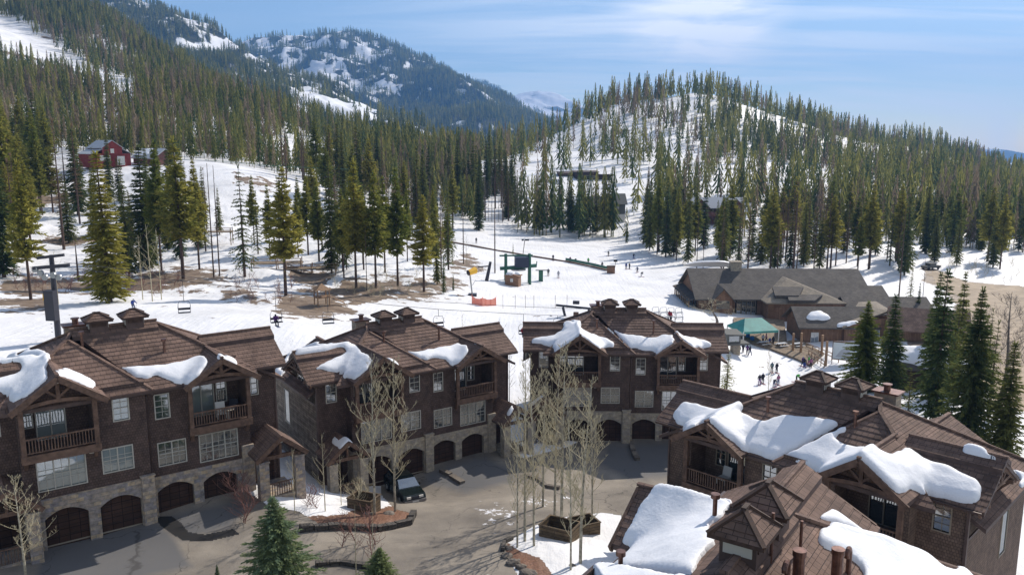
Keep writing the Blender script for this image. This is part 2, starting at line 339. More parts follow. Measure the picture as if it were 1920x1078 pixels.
def polydist(px, py, poly):
    d = np.full(np.shape(px), 1e9)
    for i in range(len(poly)):
        a = np.array(poly[i], float); b = np.array(poly[(i+1) % len(poly)], float); v = b-a
        t = np.clip(((px-a[0])*v[0]+(py-a[1])*v[1])/(v@v+1e-9), 0, 1)
        d = np.minimum(d, np.hypot(px-a[0]-t*v[0], py-a[1]-t*v[1]))
    return d
def softpoly(px, py, poly, w): # 0 outside .. 1 inside with soft width w (px)
    d = polydist(px, py, poly); s = np.where(inpoly(px, py, poly), d, -d); return np.clip(s/w*.5+.5, 0, 1)
# zones (photo-survey outlines turned into ground areas)
ROUGH = [(-200,520),(0,522),(80,540),(300,555),(420,570),(560,577),(700,568),(850,548),(840,500),(700,470),(560,440),(440,380),(300,330),(0,280),(-200,260)]
def base_z(X, Y):
    X = np.asarray(X, float); Y = np.maximum(np.asarray(Y, float), 4.0)
    z = CH+q_at(X/Y, np.log(Y))*Y
    return z
_RW = {}
def terr(X, Y, full=True):
    X = np.asarray(X, float); Y = np.asarray(Y, float)
    z = base_z(X, Y)
    if full:
        P = project(np.stack([X, np.maximum(Y, 4.0), z], -1)); px, py = P[..., 0], P[..., 1]
        far = np.clip((Y-300)/400, 0, 1)
        rough = softpoly(px, py, ROUGH, 14)*(Y > 90)
        z = z+rough*(vnoise(X, Y, 9, 4)*1.1+np.maximum(vnoise(X+50, Y, 3.5, 3), 0)*.5)
        z = z+vnoise(X, Y, 22, 3)*.25*np.clip((Y-95)/60, 0, 1)*(1-rough)
        z = z+far*vnoise(X, Y, 120, 5)*12*np.clip((z+20)/60, 0, 1)
    return z
def ground_pt(px, py, ymax=1500):
    """march the camera ray through photo pixel (px,py) to the ground"""
    d = rayd(px, py); Ys = np.exp(np.linspace(math.log(22), math.log(ymax), 900)); t = Ys/d[1]
    X = d[0]*t; Z = CH+d[2]*t; g = terr(X, Ys); h = Z-g
    idx = np.where(h < 0)[0]
    if len(idx) == 0: i = int(np.argmin(h)); return Vector((X[i], Ys[i], g[i]))
    i = idx[0]
    if i == 0: return Vector((X[0], Ys[0], g[0]))
    f = h[i-1]/(h[i-1]-h[i]); return Vector((X[i-1]+(X[i]-X[i-1])*f, Ys[i-1]+(Ys[i]-Ys[i-1])*f, float(terr(X[i-1]+(X[i]-X[i-1])*f, Ys[i-1]+(Ys[i]-Ys[i-1])*f))))
def gz(x, y): return float(terr(x, y))

# ---- road areas as world polygons
def ground_poly(pp): return [tuple(ground_pt(x, y))[:2] for x, y in pp]
COURT_PX = [(-260,1120),(20,1060),(80,1000),(170,972),(290,950),(450,915),(485,938),(500,948),(560,960),(600,985),(700,992),(770,980),(776,962),(745,955),(715,925),(715,890),(760,862),(905,833),(955,850),(985,862),(1030,848),(1100,822),(1130,812),(1182,808),(1290,806),(1310,905),(1180,985),(1165,965),(1130,960),(1060,968),(1000,985),(950,1015),(945,1040),(975,1090),(900,1180),(300,1200)]
COURT = ground_poly(COURT_PX)
DIRT_PX = [(1722,500),(1760,505),(1820,528),(1925,538),(2000,545),(2000,900),(1880,830),(1830,740),(1760,665),(1700,640),(1690,600),(1760,612),(1785,580),(1770,545),(1740,525)]
DIRTP = ground_poly(DIRT_PX)
MULCH_PX = [[(440,1000),(560,992),(700,993),(770,982),(777,958),(735,945),(640,965),(560,968),(470,962),(430,980)],[(948,1020),(975,1028),(1012,1045),(1035,1075),(1010,1095),(965,1062),(943,1040)],
            [(400,1090),(520,1062),(620,1058),(700,1075),(740,1100),(560,1180),(380,1150)],[(985,878),(1060,872),(1080,900),(1050,915),(1000,898)]]
BARE_PX = [[(500,565),(570,545),(640,560),(660,585),(620,595),(520,592)],[(600,545),(720,548),(840,540),(860,552),(700,565),(620,572)],[(540,505),(600,500),(640,520),(600,535),(560,530)],[(845,495),(880,480),(905,500),(895,510),(860,508)],
           [(0,525),(120,520),(330,505),(420,510),(430,530),(300,545),(130,548),(0,560)],[(0,560),(95,556),(95,578),(0,580)],[(420,545),(480,545),(480,560),(420,562)],[(640,525),(860,520),(870,545),(700,560),(640,545)],
           [(440,330),(520,345),(510,352),(440,338)],[(20,360),(160,370),(160,380),(20,385)]]
# ---- terrain sheets: polar grids (fine near, coarse far)
def grid_sheet(name, u0, u1, nu, y0, y1, ny, matl, fn, cut=None, extra=None, kind='structure'):
    u = np.linspace(u0, u1, nu); Y = np.exp(np.linspace(math.log(y0), math.log(y1), ny)); U, YY = np.meshgrid(u, Y); X = U*YY
    Z = fn(X, YY); V = np.stack([X, YY, Z], -1).reshape(-1, 3)
    i = np.arange(nu-1)[None]+np.arange(ny-1)[:, None]*nu; F = np.stack([i, i+1, i+nu+1, i+nu], -1).reshape(-1, 4)
    if cut is not None:
        c = cut(X, YY).ravel(); F = F[c[F].any(1)]
    at = {k: f(X, YY, Z).ravel() for k, f in (extra or {}).items()}
    o = fastmesh(name, V, F, matl, smooth=True, attrs=at)
    if kind: tag(o, kind=kind)
    return o
def court_sd(X, Y):
    d = polydist(X, Y, COURT); return np.where(inpoly(X, Y, COURT), d, -d)
def dirt_attr(X, Y, Z):
    P = project(np.stack([X, np.maximum(Y, 4), Z], -1)); px, py = P[..., 0], P[..., 1]; o = np.zeros(X.shape)
    nz = vnoise(X, Y, 2.2, 4)
    for pl in MULCH_PX: o = np.maximum(o, (softpoly(px, py, pl, 9)+nz*.35)*(Y < 80))
    for pl in BARE_PX: o = np.maximum(o, np.clip(softpoly(px, py, pl, 16)+nz*.7, 0, 1)*(Y > 90))
    d = polydist(X, Y, DIRTP); s = np.where(inpoly(X, Y, DIRTP), d, -d); o = np.maximum(o, np.clip(s/3+.4+vnoise(X, Y, 7, 4)*1.0, 0, 1)*(Y > 90))
    # thawed patches in the trees
    o = np.maximum(o, np.clip((softpoly(px, py, ROUGH, 20)*(Y > 90))*(vnoise(X+9, Y, 14, 4)*2.0-.62), 0, 1))
    far = np.clip((Y-330)/150, 0, 1); o = np.maximum(o, np.clip(far*(vnoise(X, Y, 30, 4)*2.0-.5), 0, .9))
    return np.clip(o, 0, 1)
def mulch_attr(X, Y, Z):
    P = project(np.stack([X, np.maximum(Y, 4), Z], -1)); o = np.zeros(X.shape)
    for pl in MULCH_PX: o = np.maximum(o, softpoly(P[..., 0], P[..., 1], pl, 40))
    return np.clip(o*1.5, 0, 1)*(Y < 80)
def groomed(X, Y, Z):
    return np.clip((Y-75)/30, 0, 1)*(1-np.clip((Y-260)/80, 0, 1))
def groundmat():
    m = bpy.data.materials.new('snowy_ground'); m.use_nodes = True; nt = m.node_tree; p = nt.nodes['Principled BSDF']; p.inputs['Roughness'].default_value = .6; p.inputs['Specular IOR Level'].default_value = .2
    t = N(nt, 'ShaderNodeTexCoord'); a = N(nt, 'ShaderNodeAttribute', attribute_name='dirt')
    n = N(nt, 'ShaderNodeTexNoise', inp={'Scale': 1.3, 'Detail': 7.0, 'Roughness': .65}); nt.links.new(t.outputs['Object'], n.inputs[0])
    s = N(nt, 'ShaderNodeMath', operation='SUBTRACT', inp={1: .5}); nt.links.new(n.outputs[0], s.inputs[0])
    ad = N(nt, 'ShaderNodeMath', operation='MULTIPLY_ADD', inp={1: 1.1}); nt.links.new(s.outputs[0], ad.inputs[0]); nt.links.new(a.outputs['Fac'], ad.inputs[2])
    mr = N(nt, 'ShaderNodeMapRange', inp={1: .47, 2: .53}); nt.links.new(ad.outputs[0], mr.inputs[0])
    dn = N(nt, 'ShaderNodeTexNoise', inp={'Scale': .5, 'Detail': 8.0, 'Roughness': .7}); nt.links.new(t.outputs['Object'], dn.inputs[0])
    dc = N(nt, 'ShaderNodeValToRGB'); dc.color_ramp.elements[0].position = .35; dc.color_ramp.elements[0].color = (.12, .082, .055, 1); dc.color_ramp.elements[1].position = .65; dc.color_ramp.elements[1].color = (.28, .215, .155, 1); nt.links.new(dn.outputs[0], dc.inputs[0])
    mu = N(nt, 'ShaderNodeAttribute', attribute_name='mulch'); mn = N(nt, 'ShaderNodeTexNoise', inp={'Scale': 7.0, 'Detail': 6.0, 'Roughness': .8}); nt.links.new(t.outputs['Object'], mn.inputs[0])
    mc = N(nt, 'ShaderNodeValToRGB'); mc.color_ramp.elements[0].position = .35; mc.color_ramp.elements[0].color = (.075, .036, .024, 1); mc.color_ramp.elements[1].position = .68; mc.color_ramp.elements[1].color = (.30, .16, .10, 1); nt.links.new(mn.outputs[0], mc.inputs[0])
    dm = N(nt, 'ShaderNodeMix', data_type='RGBA'); nt.links.new(mu.outputs['Fac'], dm.inputs['Factor']); nt.links.new(dc.outputs[0], dm.inputs['A']); nt.links.new(mc.outputs[0], dm.inputs['B'])
    sn = N(nt, 'ShaderNodeTexNoise', inp={'Scale': .12, 'Detail': 6.0}); nt.links.new(t.outputs['Object'], sn.inputs[0])
    sc = N(nt, 'ShaderNodeValToRGB'); sc.color_ramp.elements[0].position = .3; sc.color_ramp.elements[0].color = (.66, .66, .66, 1); sc.color_ramp.elements[1].position = .6; sc.color_ramp.elements[1].color = (.80, .80, .81, 1); nt.links.new(sn.outputs[0], sc.inputs[0])
    x = N(nt, 'ShaderNodeMix', data_type='RGBA'); nt.links.new(mr.outputs[0], x.inputs['Factor']); nt.links.new(sc.outputs[0], x.inputs['A']); nt.links.new(dm.outputs['Result'], x.inputs['B']); nt.links.new(x.outputs['Result'], p.inputs['Base Color'])
    tm = N(nt, 'ShaderNodeMapping', inp={'Scale': (1.6, .10, 1), 'Rotation': (0, 0, R(38))}); nt.links.new(t.outputs['Object'], tm.inputs[0])
    tn = N(nt, 'ShaderNodeTexNoise', inp={'Scale': 1.0, 'Detail': 5.0, 'Distortion': .3}); nt.links.new(tm.outputs[0], tn.inputs[0])
    tb = N(nt, 'ShaderNodeBump', inp={'Strength': .35, 'Distance': .35}); nt.links.new(tn.outputs[0], tb.inputs['Height'])
    b1 = N(nt, 'ShaderNodeTexNoise', inp={'Scale': .55, 'Detail': 9.0, 'Roughness': .6}); nt.links.new(t.outputs['Object'], b1.inputs[0])
    b = N(nt, 'ShaderNodeBump', inp={'Strength': .45, 'Distance': .45}); nt.links.new(b1.outputs[0], b.inputs['Height']); nt.links.new(tb.outputs[0], b.inputs['Normal']); nt.links.new(b.outputs[0], p.inputs['Normal'])
    return m
M['ground'] = groundmat()
def near_z(X, Y):
    z = terr(X, Y); s = court_sd(X, Y)
    lip = np.clip((-s)/.7, 0, 1); snowbank = .22*lip*(Y < 82)*(.6+.5*vnoise(X, Y, 1.6, 3))
    return z+snowbank-np.where(s > .25, .12, 0)-np.clip((s+.0)/.25, 0, 1)*.0
ter = grid_sheet('snow_ground', -.95, .95, 620, 20, 130, 520, M['ground'], near_z, extra={'dirt': dirt_attr, 'mulch': mulch_attr})
ter2 = grid_sheet('snow_slope', -.95, .95, 640, 129.5, 1400, 520, M['ground'], lambda X, Y: terr(X, Y), extra={'dirt': dirt_attr})
ter3 = grid_sheet('valley_floor', -1.3, 1.3, 60, 1390, 9500, 60, M['ground'], lambda X, Y: np.minimum(terr(X, Y, False), 0)*0-120.0-(Y-1390)*.004, extra={'dirt': lambda X, Y, Z: X*0+.2})
ter4 = grid_sheet('snow_ground_near', -9, 9, 60, 2.0, 20.1, 14, M['ground'], lambda X, Y: X*0+0.0, extra={'dirt': lambda X, Y, Z: X*0})
def asphaltmat():
    m = bpy.data.materials.new('asphalt'); m.use_nodes = True; nt = m.node_tree; p = nt.nodes['Principled BSDF']; p.inputs['Roughness'].default_value = .85; p.inputs['Specular IOR Level'].default_value = .3
    t = N(nt, 'ShaderNodeTexCoord')
    n = N(nt, 'ShaderNodeTexNoise', inp={'Scale': .16, 'Detail': 9.0, 'Roughness': .62, 'Distortion': .25}); nt.links.new(t.outputs['Object'], n.inputs[0])
    c = N(nt, 'ShaderNodeValToRGB'); e = c.color_ramp.elements; e[0].position = .34; e[0].color = (.125, .110, .094, 1); e[1].position = .66; e[1].color = (.30, .262, .212, 1); nt.links.new(n.outputs[0], c.inputs[0])
    f = N(nt, 'ShaderNodeTexNoise', inp={'Scale': 26.0, 'Detail': 5.0}); nt.links.new(t.outputs['Object'], f.inputs[0])
    fr = N(nt, 'ShaderNodeMapRange', inp={1: .25, 2: .75, 3: .72, 4: 1.25}); nt.links.new(f.outputs[0], fr.inputs[0])
    vs = N(nt, 'ShaderNodeVectorMath', operation='SCALE'); nt.links.new(c.outputs[0], vs.inputs[0]); nt.links.new(fr.outputs[0], vs.inputs['Scale'])
    dk = N(nt, 'ShaderNodeAttribute', attribute_name='dark')        # darker grey mixed in over the driveways
    x = N(nt, 'ShaderNodeMix', data_type='RGBA'); nt.links.new(dk.outputs['Fac'], x.inputs['Factor']); nt.links.new(vs.outputs[0], x.inputs['A']); x.inputs['B'].default_value = (.115, .115, .118, 1)
    v = N(nt, 'ShaderNodeTexVoronoi', feature='DISTANCE_TO_EDGE', inp={'Scale': .14}); 
    wn = N(nt, 'ShaderNodeTexNoise', inp={'Scale': .9, 'Detail': 4.0}); nt.links.new(t.outputs['Object'], wn.inputs[0])
    wa = N(nt, 'ShaderNodeVectorMath', operation='MULTIPLY_ADD'); wa.inputs[1].default_value = (2.0, 2.0, 0); nt.links.new(wn.outputs['Color'], wa.inputs[0]); nt.links.new(t.outputs['Object'], wa.inputs[2]); nt.links.new(wa.outputs[0], v.inputs[0])
    ck = N(nt, 'ShaderNodeMapRange', inp={1: .001, 2: .005, 3: .55, 4: 0.0}); nt.links.new(v.outputs['Distance'], ck.inputs[0])
    y = N(nt, 'ShaderNodeMix', data_type='RGBA'); nt.links.new(ck.outputs[0], y.inputs['Factor']); nt.links.new(x.outputs['Result'], y.inputs['A']); y.inputs['B'].default_value = (.03, .027, .025, 1)
    sw = N(nt, 'ShaderNodeAttribute', attribute_name='slush'); sn = N(nt, 'ShaderNodeTexNoise', inp={'Scale': 1.1, 'Detail': 6.0, 'Roughness': .7}); nt.links.new(t.outputs['Object'], sn.inputs[0])
    sm = N(nt, 'ShaderNodeMath', operation='MULTIPLY'); nt.links.new(sw.outputs['Fac'], sm.inputs[0]); nt.links.new(sn.outputs[0], sm.inputs[1])
    sr = N(nt, 'ShaderNodeMapRange', inp={1: .56, 2: .60}); nt.links.new(sm.outputs[0], sr.inputs[0])
    w = N(nt, 'ShaderNodeMix', data_type='RGBA'); nt.links.new(sr.outputs[0], w.inputs['Factor']); nt.links.new(y.outputs['Result'], w.inputs['A']); w.inputs['B'].default_value = (.7, .7, .72, 1)
    nt.links.new(w.outputs['Result'], p.inputs['Base Color'])
    b = N(nt, 'ShaderNodeBump', inp={'Strength': .3, 'Distance': .01}); nt.links.new(f.outputs[0], b.inputs['Height']); nt.links.new(b.outputs[0], p.inputs['Normal'])
    return m
M['asphalt'] = asphaltmat()
DRIVE_PX = [[(88,1021),(170,1001),(190,993),(290,977),(330,1010),(360,1060),(200,1100),(60,1100)],[(298,973),(450,936),(470,945),(430,990),(340,1010)],[(800,886),(910,855),(965,880),(960,905),(870,925),(800,905)],[(1140,832),(1290,828),(1300,895),(1180,900),(1120,870)]]
def drive_attr(X, Y, Z):
    P = project(np.stack([X, Y, Z], -1)); o = np.zeros(X.shape)
    for pl in DRIVE_PX: o = np.maximum(o, softpoly(P[..., 0]+vnoise(X, Y, 3, 3)*6, P[..., 1]+vnoise(X+30, Y, 3, 3)*5, pl, 7))
    return o*.9
def slush_attr(X, Y, Z):
    P = project(np.stack([X, Y, Z], -1)); return softpoly(P[..., 0], P[..., 1], [(860,925),(1000,900),(1110,905),(1100,950),(980,1000),(930,1035),(880,1000)], 30)
road = grid_sheet('courtyard_road', -.75, .35, 520, 22, 84, 460, M['asphalt'], lambda X, Y: terr(X, Y)+.03, cut=lambda X, Y: court_sd(X, Y) > 0, extra={'dark': drive_attr, 'slush': slush_attr})

dr_m = mat('packed_dirt', (.44, .35, .25), .9, noise=(.35, 7, .35), bump=(2, .5, .08))
def dirt_sd(X, Y):
    d = polydist(X, Y, DIRTP); return np.where(inpoly(X, Y, DIRTP), d, -d)-2.2+vnoise(X, Y, 6, 4)*4.0
droad = grid_sheet('dirt_road', .25, .95, 260, 82, 330, 300, dr_m, lambda X, Y: terr(X, Y)+.06, cut=lambda X, Y: dirt_sd(X, Y) > 0)
PATCH = ground_poly([(290,972),(318,968),(340,983),(352,999),(385,1004),(436,993),(446,1001),(392,1014),(345,1013),(322,999),(303,985)])
patch = grid_sheet('asphalt_patch', -.5, -.28, 130, 44, 60, 130, mat('fresh_asphalt', (.022, .021, .021), .7), lambda X, Y: terr(X, Y)+.036, cut=lambda X, Y: inpoly(X, Y, PATCH))
# ------------------------------------------------------------ stepped tile roof planes
def clip_half(poly, f):          # keep f(p) >= 0
    out = []
    for i in range(len(poly)):
        a = poly[i]; b = poly[(i+1) % len(poly)]; fa = f(a); fb = f(b)
        if fa >= 0: out.append(a)
        if (fa > 0 and fb < 0) or (fa < 0 and fb > 0):
            t = fa/(fa-fb); out.append(tuple(a[k]+(b[k]-a[k])*t for k in range(len(a))))
    return out
def roof_plane(mb, poly, zf, grad, course=.40, lift=.032, thick=.20, raised=0, under=True):
    """poly: xy outline (counter-clockwise), zf(x,y): height, grad: unit xy vector pointing up-slope"""
    g = Vector((grad[0], grad[1])); s = math.hypot(*[zf(g.x*1.0, g.y*1.0)-zf(0, 0)]) if False else (zf(g.x, g.y)-zf(0, 0))
    hor = course/math.sqrt(1+s*s)
    c = [p[0]*g.x+p[1]*g.y for p in poly]; c0, c1 = min(c), max(c); k = 0
    area = sum(poly[i][0]*poly[(i+1) % len(poly)][1]-poly[(i+1) % len(poly)][0]*poly[i][1] for i in range(len(poly)))
    if area < 0: poly = poly[::-1]
    while c0+k*hor < c1-1e-4:
        a = c0+k*hor; b = min(a+hor, c1)
        q = clip_half(poly, lambda p: p[0]*g.x+p[1]*g.y-a); q = clip_half(q, lambda p: b-(p[0]*g.x+p[1]*g.y)) if len(q) > 2 else q
        if len(q) > 2:
            up = []
            for p in q:
                t = (p[0]*g.x+p[1]*g.y-a)/hor; up.append((p[0], p[1], zf(p[0], p[1])+raised+lift*(1-t)))
            mb.poly(up, 0)
            lo = [p for p in up if abs(p[0]*g.x+p[1]*g.y-a) < 1e-5]
            if len(lo) == 2:
                p0, p1 = lo
                side = Vector((-g.y, g.x))
                if (Vector(p1[:2])-Vector(p0[:2])).dot(side) > 0: p0, p1 = p1, p0
                mb.poly([(p0[0], p0[1], p0[2]-lift), (p1[0], p1[1], p1[2]-lift), p1, p0], 1)
        k += 1
    if under:
        bot = [(p[0], p[1], zf(*p)+raised-thick) for p in poly]; mb.poly(bot[::-1], 1)
        for i in range(len(poly)):
            j = (i+1) % len(poly); a, b = poly[i], poly[j]
            za, zb = zf(*a)+raised, zf(*b)+raised
            mb.poly([(a[0], a[1], za-thick), (b[0], b[1], zb-thick), (b[0], b[1], zb+.012), (a[0], a[1], za+.012)], 1)
def wall_rects(mb, P, W0, W1, z0, z1, holes, depth=.14, zs=None, mi=0, mi_low=1, mi_rev=0):
    """P(x,z,d)->3D point on wall (d = inward depth). holes: (x0,x1,z0,z1). zs: height where lower material (stone) ends"""
    xs = sorted(set([W0, W1]+[min(max(h[i], W0), W1) for h in holes for i in (0, 1)])); zz = sorted(set([z0, z1]+([zs] if zs else [])+[h[i] for h in holes for i in (2, 3)]))
    for i in range(len(xs)-1):
        for j in range(len(zz)-1):
            xm, zm = (xs[i]+xs[i+1])/2, (zz[j]+zz[j+1])/2
            if xs[i+1]-xs[i] < 1e-5: continue
            if any(h[0] < xm < h[1] and h[2] < zm < h[3] for h in holes): continue
            mb.poly([P(xs[i], zz[j], 0), P(xs[i+1], zz[j], 0), P(xs[i+1], zz[j+1], 0), P(xs[i], zz[j+1], 0)], mi_low if (zs and zm < zs) else mi)
    for h in holes:
        a, b, c, d = h[:4]; D = depth
        if len(h) > 4: D = h[4]
        mb.poly([P(a, c, 0), P(a, d, 0), P(a, d, D), P(a, c, D)], mi_rev); mb.poly([P(b, c, 0), P(b, c, D), P(b, d, D), P(b, d, 0)], mi_rev)
        mb.poly([P(a, d, 0), P(b, d, 0), P(b, d, D), P(a, d, D)], mi_rev); mb.poly([P(a, c, 0), P(a, c, D), P(b, c, D), P(b, c, 0)], mi_rev)
def window(root, P, x0, x1, z0, z1, nm, mirror, frame='frame', cols=2, rows=3, glass='glass', name='window', panels=1, d=.10):
    f = MB(mirror=mirror); w = .07
    def bar(a, b, c, e, dd0=-.03, dd1=None):
        dd1 = d if dd1 is None else dd1
        q = [P(a, c, dd0), P(b, c, dd0), P(b, e, dd0), P(a, e, dd0)]; r = [P(a, c, dd1), P(b, c, dd1), P(b, e, dd1), P(a, e, dd1)]
        f.poly(q)
        for i in range(4): j = (i+1) % 4; f.poly([q[j], q[i], r[i], r[j]])
    bar(x0-w, x1+w, z0-w, z0); bar(x0-w, x1+w, z1, z1+w); bar(x0-w, x0, z0, z1); bar(x1, x1+w, z0, z1)
    pw = (x1-x0)/panels
    for k in range(panels):
        a = x0+k*pw; b = a+pw
        if k: bar(a-.035, a+.035, z0, z1, -.015)
        if rows >= 2: bar(a, b, (z0+z1)/2-.022, (z0+z1)/2+.022, .0, d)
        for c in range(1, cols): xx = a+(b-a)*c/cols; bar(xx-.012, xx+.012, z0, z1, .03, d)
        for r in range(1, rows):
            zz = z0+(z1-z0)*r/rows
            if abs(zz-(z0+z1)/2) > .05: bar(a, b, zz-.012, zz+.012, .03, d)
    fo = f.build(name, M[frame], root)
    g = MB(mirror=mirror); g.poly([P(x0, z0, d-.03), P(x1, z0, d-.03), P(x1, z1, d-.03), P(x0, z1, d-.03)]); g.build('pane', M[glass], fo)
    return fo
SL = .57
def condo(key, label, mirror=False, siding='shingle', side_siding='board', light=False, gz_l=0, cup=0, csl=.50, yl=-2.3, lamps=True, stone='stone', frame='frame', detail=True):
    X, Y, Z, az = HOUSES[key]
    root = empty('townhouse', (X, Y, Z), R(90-az), label, 'townhouse')
    k = -1 if mirror else 1
    MBm = lambda: MB(mirror=mirror)
    # ---- roof planes
    FR = lambda x, y: 9.12+SL*y
    FL = lambda x, y: 9.47+SL*y
    SLf = lambda x, y: 11.9+SL*(x+3.1)
    SR = lambda x, y: 11.9-SL*(x-2.05)
    BK = lambda x, y: 11.9-SL*(y-4.88)
    WRf = lambda x, y: 8.8+SL*(y-.5); WRb = lambda x, y: 10.6-SL*(y-3.65)
    WLf = lambda x, y: 8.95+SL*(y-.1); WLb = lambda x, y: 10.72-SL*(y-3.2)
    gr, gl = .64, .69
    GRr = lambda x, y: 10.35-gr*(x-4.62); GRl = lambda x, y: 10.35+gr*(x-4.62)
    GLr = lambda x, y: 10.95+gz_l-gl*(x+4.87); GLl = lambda x, y: 10.95+gz_l+gl*(x+4.87)
    RGr = lambda x, y: 9.05-SL*(x+4.0); RGl = lambda x, y: 9.05+SL*(x+4.0)
    up, dn, lt, rt = (0, 1), (0, -1), (-1, 0), (1, 0)
    r = MBm()
    roof_plane(r, [(-3.1,4.88),(.35,-.65),(6.9,-.65),(7.2,-.27),(2.05,4.88)], FR, up)
    roof_plane(r, [(-3.5,3.86),(-8.3,-.95),(-8.3,-1.05),(.42,-1.05)], FL, up)
    roof_plane(r, [(-3.1,4.88),(-10.2,11.98),(-10.2,.7),(-7.15,.7),(-7.15,.21),(-3.5,3.86)], SLf, rt)
    roof_plane(r, [(2.05,4.88),(7.2,-.27),(7.2,.9),(9.55,.9),(9.55,12.38)], SR, lt)
    roof_plane(r, [(-3.1,4.88),(2.05,4.88),(9.55,12.38),(9.55,12.6),(-10.2,12.6),(-10.2,11.98)], BK, dn)
    roof_plane(r, [(4.3,3.65),(4.3,.5),(9.55,.5),(9.55,3.65)], WRf, up); roof_plane(r, [(4.3,3.65),(9.55,3.65),(9.55,6.8),(4.3,6.8)], WRb, dn)
    roof_plane(r, [(4.5,3.65),(4.5,2.85),(9.6,2.85),(9.6,3.65)], WRf, up, raised=.24, thick=.24); roof_plane(r, [(4.5,3.65),(9.6,3.65),(9.6,4.45),(4.5,4.45)], WRb, dn, raised=.24, thick=.24)
    roof_plane(r, [(-5.2,3.2),(-10.2,3.2),(-10.2,.1),(-5.2,.1)], WLf, up); roof_plane(r, [(-5.2,3.2),(-5.2,6.3),(-10.2,6.3),(-10.2,3.2)], WLb, dn)
    roof_plane(r, [(-5.4,3.2),(-10.25,3.2),(-10.25,2.4),(-5.4,2.4)], WLf, up, raised=.24, thick=.24); roof_plane(r, [(-5.4,3.2),(-5.4,4.0),(-10.25,4.0),(-10.25,3.2)], WLb, dn, raised=.24, thick=.24)
    roof_plane(r, [(-3.15,4.88),(-3.15,4.2),(2.1,4.2),(2.1,4.88)], FR, up, raised=.20, thick=.24); roof_plane(r, [(-3.15,4.88),(2.1,4.88),(2.1,5.5),(-3.15,5.5)], BK, dn, raised=.20, thick=.24)
    roof_plane(r, [(4.62,-1.45),(7.0,-1.45),(7.0,.55),(4.62,2.6)], GRr, lt); roof_plane(r, [(4.62,-1.45),(4.62,2.6),(2.25,-.2),(2.25,-1.45)], GRl, rt)
    roof_plane(r, [(-4.87,yl),(-2.38,yl),(-2.38,.4),(-4.87,2.9)], GLr, lt); roof_plane(r, [(-4.87,yl),(-4.87,2.9),(-7.35,.8),(-7.35,yl)], GLl, rt)
    roof_plane(r, [(-4.0,9.7),(-1.2,12.3),(-1.2,14.8),(-4.0,14.8)], RGr, lt); roof_plane(r, [(-4.0,9.7),(-4.0,14.8),(-6.8,14.8),(-6.8,12.3)], RGl, rt)
    ro = r.build('roof', [M['roof'], M['fascia']], root)
    # fascia step between the two roof levels, hip and ridge caps
    c = MBm()
    def cap(p0, p1, w=.24): c.beam(p0, p1, w, .11)
    P0 = (-3.5, 3.86, 11.70); P1 = (.42, -1.05, 8.91)
    c.poly([P0, P1, (P1[0], P1[1], 8.5), (-3.5, 3.86, 11.2)], 1); c.poly([(P1[0]+.02, P1[1], 8.5), (P1[0]+.02, P1[1], 8.9), (-3.48, 3.86, 11.7), (-3.48, 3.86, 11.2)], 1)
    cap(P0, P1, .2); cap((-3.1,4.88,11.98), P0, .22); cap(P0, (-5.0,2.36,10.9)); cap((2.05,4.88,11.98), (4.65,2.28,10.48)); cap((-3.1,4.88,11.98), (-10.2,11.98,7.93)); cap((2.05,4.88,11.98), (9.5,12.33,7.72))
    cap((-3.2,4.88,12.14), (2.15,4.88,12.14)); cap((4.5,3.65,10.88), (9.62,3.65,10.88), .2); cap((-5.4,3.2,11.0), (-10.27,3.2,11.0), .2)
    cap((4.62,-1.5,10.42), (4.62,2.3,10.42), .2); cap((-4.87,yl-.05,11.02+gz_l), (-4.87,2.7,11.02+gz_l), .2); cap((-4,9.8,9.12), (-4,14.85,9.12))
    c.build('ridge_cap', [M['roof'], M['fascia']], ro)
    # rakes (barge boards), gutters and trusses at the gables
    def rake(name, ridge, footL, footR, y):
        b = MBm()
        for ft in (footL, footR): b.beam((ridge[0], y, ridge[1]-.16), (ft[0], y, ft[1]-.16), .12, .34, up=(0, 0, 1))
        b.build(name, M['timber'], ro)
    rake('barge_board', (4.62,10.35), (2.2,8.80), (7.05,8.80), -1.44); rake('barge_board', (-4.87,10.95+gz_l), (-7.4,9.20+gz_l), (-2.33,9.20+gz_l), yl+.01)
    def truss(x0, x1, zb, xr, zr, y, name='gable_truss'):
        b = MBm(); n = 10
        pts = [(x0+(x1-x0)*i/n, y, zb+.30*math.sin(math.pi*i/n)) for i in range(n+1)]
        for a, d in zip(pts[:-1], pts[1:]): b.beam(a, d, .16, .22)
        b.beam((xr, y, zb+.3), (xr, y, zr-.3), .2, .2); b.beam((xr, y, zb+.45), (xr-.7, y, zr-.75), .12, .14); b.beam((xr, y, zb+.45), (xr+.7, y, zr-.75), .12, .14)
        b.build(name, M['timber'], root)
    truss(2.6, 6.6, 8.85, 4.62, 10.3, -1.0); truss(-7.1, -2.7, 9.1, -4.87, 10.9+gz_l, yl+.55)
    for a, b in (((.4, -.72, 8.70), (2.3, -.72, 8.70)), ((-2.4, -1.12, 8.82), (.42, -1.12, 8.82)), ((7.0, .42, 8.74), (9.5, .42, 8.74)), ((-7.3, .03, 8.88), (-10.1, .03, 8.88))):
        g = MBm(); g.beam(a, b, .12, .12); g.build('gutter', M['gutter'], ro)
    g = MBm(); g.tube([(.12, -.72, 8.7), (.12, -.12, 8.3), (.12, -.12, 0)], .055); g.build('downpipe', M['gutter'], root)
